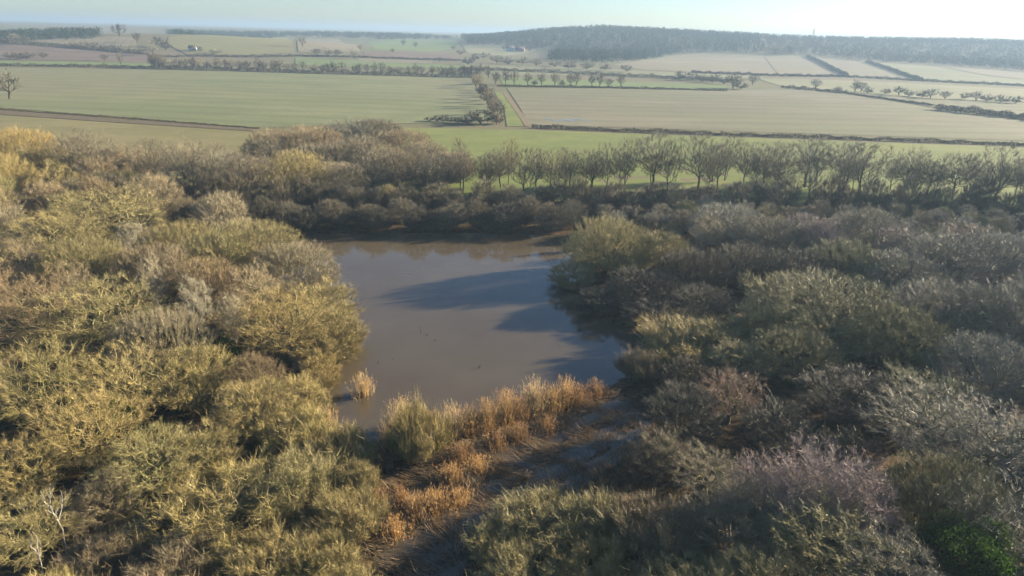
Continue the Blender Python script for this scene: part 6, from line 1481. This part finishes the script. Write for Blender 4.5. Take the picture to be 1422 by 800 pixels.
# reeds beaten flat over the marsh, lying in swirls
r = np.random.default_rng(77)
lo, hi = MARSH.min(0), MARSH.max(0)
n = 42000
q = r.uniform(lo, hi, (n * 3, 2)); q = q[poly_sdf(MARSH, q[:, 0], q[:, 1]) < -0.1][:n]
tuft = lump(q[:, 0], q[:, 1], 0.8, 1.3) + 0.6 * lump(q[:, 0], q[:, 1], 1.9, 0.2)
q = q[tuft + r.normal(0, .5, len(q)) > 0.15]
n = len(q)
ang = 2.6 + 0.9 * lump(q[:, 0], q[:, 1], 0.22, 2.0) + 0.5 * lump(q[:, 0], q[:, 1], 0.6, 0.5) + r.normal(0, .35, n)
tz = 0.10 + 0.55 * np.clip(lump(q[:, 0], q[:, 1], 0.8, 1.3), 0, 1.5)
O = np.stack([q[:, 0], q[:, 1], np.maximum(terrain(q[:, 0], q[:, 1]), 0) + tz * r.random(n)], 1)
Dr = unit(np.stack([np.cos(ang), np.sin(ang), r.normal(0.08, .22, n)], 1))
V, F_ = blades(O, Dr, r.uniform(.5, 1.9, n), r.uniform(.03, .06, n), r, .05)
V[:, 2] = np.maximum(V[:, 2], 0.02)
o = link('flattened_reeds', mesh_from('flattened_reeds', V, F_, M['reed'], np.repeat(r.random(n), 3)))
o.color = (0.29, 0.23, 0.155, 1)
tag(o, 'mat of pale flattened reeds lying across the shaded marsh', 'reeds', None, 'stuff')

# brambles and dead bracken under the trees
UND = np.array([[16.9, 118.4], [25.1, 117.2], [10.5, 112.2], [29.6, 109.4], [20.4, 103.6], [28.2, 98.8], [12.9, 100.3], [20.1, 94.8], [42.7, 138.1], [36.1, 127.8], [55.1, 129.2], [47.8, 128.7], [58.1, 128.0], [68.9, 132.6], [70.3, 124.4], [74.2, 118.3], [57.2, 116.1], [63.5, 110.4], [86.2, 130.0], [89.2, 123.8], [39.5, 114.0], [47.4, 112.2], [44.6, 92.5], [34.7, 88.1], [50.0, 84.1], [62.2, 92.7], [67.5, 90.2], [23.5, 85.2], [15.8, 78.8], [35.3, 79.7], [28.3, 79.3], [24.0, 67.7], [27.4, 62.3], [18.0, 63.7], [13.2, 56.3], [10.5, 49.0], [37.4, 68.9], [44.1, 68.1], [56.9, 75.5], [41.2, 61.2], [46.4, 58.8], [24.9, 50.3], [21.0, 50.1], [28.2, 48.9], [25.7, 47.7], [22.0, 47.5], [29.2, 47.1], [18.9, 48.6], [18.1, 53.9], [14.9, 57.1], [24.0, 44.4], [36.8, 49.7], [39.3, 46.9], [3.4, 49.0], [8.6, 48.1], [-0.7, 46.6], [12.6, 46.3], [17.4, 46.6], [1.0, 42.7], [6.9, 43.0], [18.1, 40.3], [28.3, 41.2], [13.3, 40.4], [-118.9, 158.4], [-73.2, 125.1], [-77.1, 112.6], [-57.3, 114.9], [-63.9, 99.7], [-72.8, 97.2], [-53.4, 98.8], [-42.7, 110.2], [-34.3, 105.1], [-27.2, 93.1], [-22.2, 83.8], [-24.2, 81.4], [-22.9, 85.8], [-46.8, 104.6], [-28.5, 80.5], [-22.4, 74.5], [-22.1, 65.6], [-49.8, 78.5], [-56.9, 77.7], [-40.2, 73.8], [-45.8, 61.1], [-34.8, 68.5], [-39.6, 64.2], [-61.4, 109.0], [-49.0, 97.6], [-49.0, 90.5], [-34.1, 78.7], [-40.4, 84.4], [-57.8, 86.5], [-24.0, 49.1], [-18.6, 52.0], [-16.0, 58.3], [-21.3, 60.8], [-25.6, 61.8], [-31.0, 52.8], [-38.2, 55.1], [-36.5, 43.9], [-41.2, 50.3], [-13.1, 48.0], [-14.0, 43.7], [-18.1, 42.9], [-24.6, 42.8], [-13.8, 53.7], [-12.1, 41.2], [-28.3, 55.4], [-33.6, 48.9], [-30.3, 42.8], [-9.0, 60.4], [-100.9, 149.1], [-96.0, 150.0], [-91.8, 148.1], [-88.6, 149.9], [-86.9, 151.7], [-78.9, 149.9], [-79.4, 154.5], [-67.2, 141.8], [-73.8, 155.0], [-62.4, 140.5], [-67.2, 153.0], [-60.3, 143.6], [-64.8, 157.2], [-55.1, 142.9], [-63.2, 157.7], [-52.6, 144.2], [-56.6, 153.9], [-47.4, 144.9], [-51.6, 152.1], [-42.5, 141.2], [-47.4, 155.6], [-39.4, 145.7], [-44.9, 155.3], [-37.6, 144.4], [-38.8, 156.7], [-30.9, 145.2], [-35.4, 154.9], [-28.4, 143.2], [-30.6, 155.1], [-24.0, 148.4], [-25.1, 155.6], [-20.2, 143.3], [-20.3, 154.9], [-14.6, 144.2], [-16.9, 158.8], [-12.3, 147.3], [-13.6, 155.8], [-7.4, 145.7], [-7.2, 159.9], [-2.2, 145.2], [-2.7, 157.2], [2.0, 147.6], [-0.4, 159.4], [3.6, 151.1], [6.4, 163.9], [8.1, 145.8], [9.9, 162.7], [12.8, 149.8], [16.0, 166.4], [20.3, 163.0], [23.6, 165.0], [26.9, 161.8], [33.0, 164.0], [37.7, 164.9], [43.0, 167.9], [47.6, 170.1], [52.4, 164.5], [59.1, 170.7], [61.0, 167.2], [66.4, 171.3], [72.5, 166.1], [79.5, 173.3], [81.9, 171.9], [87.0, 169.7], [92.5, 168.6], [98.2, 174.4], [101.1, 169.8], [103.6, 168.2], [113.3, 172.3], [120.9, 169.6], [129.0, 174.2], [130.0, 170.8], [-99.7, 153.0], [-68.4, 173.9], [-9.7, 36.2], [-55.6, 64.7], [55.9, 50.8], [62.6, 58.7], [128.8, 162.1], [108.1, 135.2], [61.6, 155.2], [68.8, 144.5], [89.3, 161.6], [130.1, 149.5], [109.7, 142.9], [13.5, 32.9], [108.1, 150.3], [114.8, 118.5], [95.0, 113.5], [35.9, 35.3], [94.8, 106.1], [-109.1, 143.8], [81.5, 157.0], [70.8, 79.7], [85.0, 140.9], [132.5, 156.3], [70.6, 102.7], [122.9, 125.6], [-74.6, 143.7], [69.1, 71.0], [91.4, 136.3], [113.6, 136.5], [-54.3, 127.9], [108.6, 115.3], [106.6, 162.9], [83.0, 81.1], [88.1, 89.5], [104.9, 148.7], [112.2, 161.3], [58.7, 65.0], [128.5, 143.8], [57.6, 143.5], [52.3, 156.6], [78.1, 74.5], [-23.4, 37.2], [96.1, 140.1], [48.0, 45.2], [115.3, 147.3], [30.1, 147.5], [43.0, 35.7], [-95.9, 125.9], [20.5, 155.5], [45.1, 161.7], [49.8, 150.4], [-68.0, 85.0], [131.3, 138.6], [18.2, 135.2], [-29.3, 35.2], [93.6, 84.8], [80.0, 103.0], [96.0, 148.6], [-87.5, 133.5], [104.3, 97.2], [91.8, 99.5], [96.2, 156.3], [-96.6, 142.6], [121.4, 157.7], [24.0, 170.6], [-102.9, 131.8], [104.4, 123.6], [67.4, 64.2], [119.8, 145.1], [57.2, 148.4], [73.7, 151.7], [115.2, 112.5], [124.5, 162.7], [55.4, 59.7], [100.6, 107.8], [76.2, 142.5], [-20.3, 165.6], [-128.4, 168.9], [31.1, 170.2], [32.9, 154.2], [128.6, 157.7], [77.8, 88.6], [64.5, 143.2], [77.8, 161.0], [90.8, 153.6], [78.7, 147.7], [114.6, 155.4], [114.7, 129.9], [98.8, 135.7], [-97.4, 162.7], [67.3, 156.7], [71.1, 160.9], [27.8, 142.9], [31.6, 57.0], [75.0, 98.2], [100.6, 130.4], [-5.2, 36.1], [21.8, 33.0], [82.8, 96.8], [86.7, 150.8], [54.2, 139.8], [86.4, 101.0], [99.4, 160.4], [120.9, 132.1], [94.3, 162.9], [103.5, 139.7], [18.8, 142.5], [99.1, 117.4], [119.7, 150.2], [100.2, 145.0], [7.7, 168.9], [44.6, 154.1], [20.4, 73.0], [13.3, 156.8], [-106.6, 161.7], [113.9, 124.2], [109.4, 157.2], [127.4, 133.6], [26.2, 153.3], [31.3, 133.0], [23.1, 130.1], [-29.6, 162.4], [134.6, 152.8], [99.9, 102.8], [26.8, 134.2], [56.4, 153.9], [122.4, 139.1], [66.6, 163.9], [36.6, 148.7], [104.6, 158.8], [117.6, 140.0], [-86.2, 141.8], [78.0, 152.6], [125.6, 150.5], [69.3, 149.0], [7.4, 157.4], [90.9, 144.8], [111.5, 105.8], [90.3, 109.5], [-43.2, 93.6], [109.8, 120.9], [-15.9, 36.2], [-27.8, 69.7], [108.6, 130.5], [83.4, 108.2], [82.2, 163.4], [106.5, 103.9], [-88.1, 158.4], [121.6, 120.2], [100.0, 152.0], [86.9, 113.4], [22.1, 146.7], [81.8, 137.0], [-88.4, 118.8], [32.8, 122.8], [38.8, 156.6], [132.2, 134.3], [31.7, 138.2], [103.7, 135.2], [-35.7, 92.0], [100.2, 92.1], [83.5, 146.5], [16.9, 129.1], [59.1, 161.2], [106.3, 109.6], [-24.1, 161.5], [41.1, 151.5], [57.8, 136.6], [63.3, 149.3], [104.8, 154.0], [81.2, 151.9], [75.3, 157.3], [33.3, 143.9], [102.2, 112.6], [4.3, 36.6], [37.4, 105.3], [134.8, 161.8], [29.2, 32.5], [52.4, 104.4], [94.8, 133.5], [115.0, 165.9], [99.7, 122.7]])
r = np.random.default_rng(91)
n = 90000
q = UND[r.integers(0, len(UND), n)] + r.normal(0, 2.6, (n, 2))
ok = (poly_sdf(POND, q[:, 0], q[:, 1]) > 0.8) & (poly_sdf(MARSH, q[:, 0], q[:, 1]) > 0.3)
q = q[ok]; n = len(q)
hz = np.clip(0.7 + 0.7 * lump(q[:, 0], q[:, 1], 0.5, 0.7), 0.15, 2.0)
O = np.stack([q[:, 0], q[:, 1], terrain(q[:, 0], q[:, 1]) + hz * r.random(n) ** 1.3], 1)
V, F_ = blades(O, unit(r.normal(0, .6, (n, 3)) + [0, 0, .5]), r.uniform(.25, .8, n), r.uniform(.02, .06, n), r, .1)
o = link('undergrowth', mesh_from('undergrowth', V, F_, M['far_twig'], np.repeat(r.random(n), 3)))
o.color = (0.17, 0.135, 0.07, 1)
tag(o, 'tangled brown brambles and bracken under the bare trees', 'undergrowth', None, 'stuff')


# ------------------------------------------------------------------ drowned branches in the pond
def drowned_branch(x, y, h, label, a):
    r = np.random.default_rng(int(abs(x * 97 + y * 31)))
    root = link('drowned_branch', None); root.location = (x, y, -0.15)
    p = stem(r, (0, 0, -.3), (.5 * h * math.cos(a), .5 * h * math.sin(a), h), 6, .03)
    V, F_ = tubes(p[:-1], p[1:], np.linspace(.06, .03, 5), np.linspace(.05, .015, 5), 6)
    link('stem', mesh_from('drowned_stem', V, F_, M['bark_dark'], smooth=True), root)
    for k in (2, 3):
        q = stem(r, p[k], p[k] + unit(r.normal(size=3) + [0, 0, .4]) * h * .5, 4, .02)
        V, F_ = tubes(q[:-1], q[1:], np.linspace(.028, .015, 3), np.linspace(.02, .008, 3), 5)
        link('side_twig', mesh_from('drowned_twig', V, F_, M['bark_dark'], smooth=True), root)
    tag(root, label, 'branch', 'branches standing in the pond')


for row in [
    (-12.8, 91.0, 1.1, 'tallest twig sticking out of the pond', 1.42),
    (-11.7, 90.1, 0.6, 'short twig beside the tallest one in the pond', 0.62),
    (-10.3, 88.2, 0.5, 'low dark twig in mid pond', 2.38),
    (-16.9, 80.9, 0.6, 'twig in the pond above the lone reed tuft', 0.93),
    (-4.0, 80.4, 0.7, 'twig in the pond above the reed row', 0.4),
    (6.9, 87.2, 0.6, 'twig in the pond near the right-hand bay', 2.41),
    (-15.1, 82.1, 0.5, 'faint twig in the pond left of centre', 5.51),
]:
    drowned_branch(*row)


# ------------------------------------------------------------------ lattice mast on the ridge, farmhouses in the valley
def flat_mat(name, c, rough=.7):
    m, nt, b = new_mat(name)
    col = mixcol(nt, noise(nt, .8, 4), tuple(.85 * v for v in c), tuple(min(1, 1.12 * v) for v in c))
    nt.links.new(col, b.inputs['Base Color']); b.inputs['Roughness'].default_value = rough
    return m


M['steel'] = flat_mat('galvanised_steel', (.30, .31, .32), .5)
M['render'] = flat_mat('whitewashed_render', (.75, .73, .68))
M['slate'] = flat_mat('roof_slate', (.12, .10, .095))
M['pane'] = flat_mat('window_pane', (.03, .035, .04), .1)
M['stone'] = flat_mat('red_brick', (.33, .18, .12))


def bars(name, segs, rad, mat, parent):
    A = np.array([s[0] for s in segs], float); B = np.array([s[1] for s in segs], float)
    V, F_ = tubes(A, B, np.full(len(A), rad), np.full(len(A), rad), 5)
    return link(name, mesh_from(name, V, F_, mat), parent)


mx, my, mh = (626.2, 1600.0, 27.4)
root = link('lattice_mast', None); root.location = (mx, my, float(terrain(np.array([mx]), np.array([my]))[0]) - .3)
lv = np.linspace(0, mh, 13); hw = lambda z: 2.2 - 1.7 * z / mh
cn = [(-1, -1), (1, -1), (1, 1), (-1, 1)]
for c in cn:
    bars('leg', [((c[0] * hw(0), c[1] * hw(0), 0), (c[0] * hw(mh), c[1] * hw(mh), mh))], .16, M['steel'], root)
sg = []
for z0, z1 in zip(lv[:-1], lv[1:]):
    for i in range(4):
        a, b_ = cn[i], cn[(i + 1) % 4]
        sg.append(((a[0] * hw(z0), a[1] * hw(z0), z0), (b_[0] * hw(z1), b_[1] * hw(z1), z1)))
        sg.append(((a[0] * hw(z1), a[1] * hw(z1), z1), (b_[0] * hw(z1), b_[1] * hw(z1), z1)))
bars('bracing', sg, .09, M['steel'], root)
for i, (dx, z) in enumerate(((-1, .82), (1, .88), (0.3, .95))):
    bars('antenna', [((dx, -.8, mh * z - 1), (dx, -.8, mh * z + 1.2))], .28, M['steel'], root)
bars('spike', [((0, 0, mh - .5), (0, 0, mh + 3))], .1, M['steel'], root)
tag(root, 'tall lattice mast rising above the wooded ridge', 'mast')


def box(name, c, s, mat, parent):
    c = np.array(c, float); s = np.array(s, float) / 2
    V = np.array([[x, y, z] for z in (-1, 1) for y in (-1, 1) for x in (-1, 1)]) * s + c
    F_ = [[0, 2, 3, 1], [4, 5, 7, 6], [0, 1, 5, 4], [2, 6, 7, 3], [0, 4, 6, 2], [1, 3, 7, 5]]
    return link(name, mesh_from(name, V, np.array(F_), mat), parent)


def farmhouse(x, y, rz, L, W, Hh, wall, label):
    root = link('farmhouse', None)
    root.location = (x, y, float(terrain(np.array([x]), np.array([y]))[0]) - .4); root.rotation_euler.z = rz
    bm = bmesh.new()
    prof = [(-W / 2, 0), (W / 2, 0), (W / 2, Hh), (0, Hh + W * .38), (-W / 2, Hh)]
    a = [bm.verts.new((-L / 2, p[0], p[1])) for p in prof]; b_ = [bm.verts.new((L / 2, p[0], p[1])) for p in prof]
    bm.faces.new(a[::-1]); bm.faces.new(b_)
    for i in range(5): bm.faces.new((a[i], a[(i + 1) % 5], b_[(i + 1) % 5], b_[i]))
    bmesh.ops.recalc_face_normals(bm, faces=bm.faces[:])
    me = bpy.data.meshes.new('farmhouse_wall'); bm.to_mesh(me); bm.free(); me.materials.append(wall)
    link('wall', me, root)
    for s in (-1, 1):
        e = W / 2 + .5; z0 = Hh - .36; z1 = Hh + W * .38 + .06
        V = np.array([(-L / 2 - .4, s * e, z0), (L / 2 + .4, s * e, z0), (L / 2 + .4, 0, z1), (-L / 2 - .4, 0, z1)])
        V = np.concatenate([V + [0, 0, .06], V + [0, 0, .3]])
        F_ = np.array([[0, 1, 2, 3], [4, 5, 6, 7], [0, 1, 5, 4], [1, 2, 6, 5], [2, 3, 7, 6], [3, 0, 4, 7]])
        rf = link('roof_slope', mesh_from('roof_slope', V, F_, M['slate']), root)
    box('chimney', (L * .38, 0, Hh + W * .38 + .6), (1, .9, 2.2), M['stone'], root)
    n = max(2, int(L / 4))
    for i in range(n):
        xx = -L / 2 + (i + .5) * L / n
        for zz in (1.5, 4.1):
            if zz + .8 > Hh: continue
            wdw = box('window', (xx, -W / 2 - .02, zz), (1.2, .12, 1.3), M['pane'], root)
    box('door', (L / n * .02, -W / 2 - .03, 1.05), (1.0, .1, 2.1), M['slate'], root)
    tag(root, label, 'house', 'far farmhouses')


for x, y, rz, L, W, Hh, wall, label in [
    (-415.5, 947.4, 0.2, 9, 6, 4.2, 'render', 'white farmhouse below the striped hill'),
    (-1036.0, 1669.5, 0.1, 18, 9, 6, 'render', 'tiny white house in the blue distance at upper left'),
    (-14.8, 1314.5, 0.15, 14, 8, 5.5, 'render', 'pale farmhouse in the valley below the ridge'),
    (3.0, 1309.6, -0.2, 16, 8, 4.5, 'stone', 'low brick barn beside the valley farmhouse'),
]:
    farmhouse(x, y, rz, L, W, Hh, M[wall], label)

# ------------------------------------------------------------------ standing water in the ploughed field
pm, nt, b = new_mat('puddle_water')
b.inputs['Base Color'].default_value = (.10, .085, .06, 1); b.inputs['Roughness'].default_value = .06
b.inputs['Specular IOR Level'].default_value = .5
for x, y, a, c in [
    (16.0, 356.4, 2.2, 1.6),
    (20.3, 351.1, 3, 1.6),
    (25.1, 354.9, 2.5, 2),
    (29.7, 359.6, 3, 1.5),
    (33.6, 354.2, 2.2, 1.4),
    (27.2, 349.7, 2.5, 1.2),
]:
    t = np.linspace(0, 2 * np.pi, 19)[:-1]
    rr = 1 + .25 * np.sin(3 * t + x) + .15 * np.sin(5 * t + y)
    V = np.stack([x + a * rr * np.cos(t), y + c * rr * np.sin(t), np.zeros(18)], 1)
    V[:, 2] = terrain(V[:, 0], V[:, 1]) + .22
    tag(link('puddle', mesh_from('puddle', V, np.arange(18)[None], pm)), kind='structure')

# ------------------------------------------------------------------ winter haze: one closed box of thin air round everything
zmax = 68.5
V = np.array([[x, y, z] for z in (-2.5, zmax) for y in (-600, 9300) for x in (-9300, 9300)], float)
F_ = np.array([[0, 2, 3, 1], [4, 5, 7, 6], [0, 1, 5, 4], [2, 6, 7, 3], [0, 4, 6, 2], [1, 3, 7, 5]])
hm = bpy.data.materials.new('winter_haze'); hm.use_nodes = True
nt = hm.node_tree; nt.nodes.clear()
vo = nt.nodes.new('ShaderNodeOutputMaterial'); pv = nt.nodes.new('ShaderNodeVolumePrincipled')
pv.inputs['Color'].default_value = (.36, .51, .70, 1)
pv.inputs['Density'].default_value = HAZE
pv.inputs['Anisotropy'].default_value = .2
nt.links.new(pv.outputs[0], vo.inputs['Volume'])
tag(link('haze', mesh_from('haze', V, F_, hm)), kind='stuff')
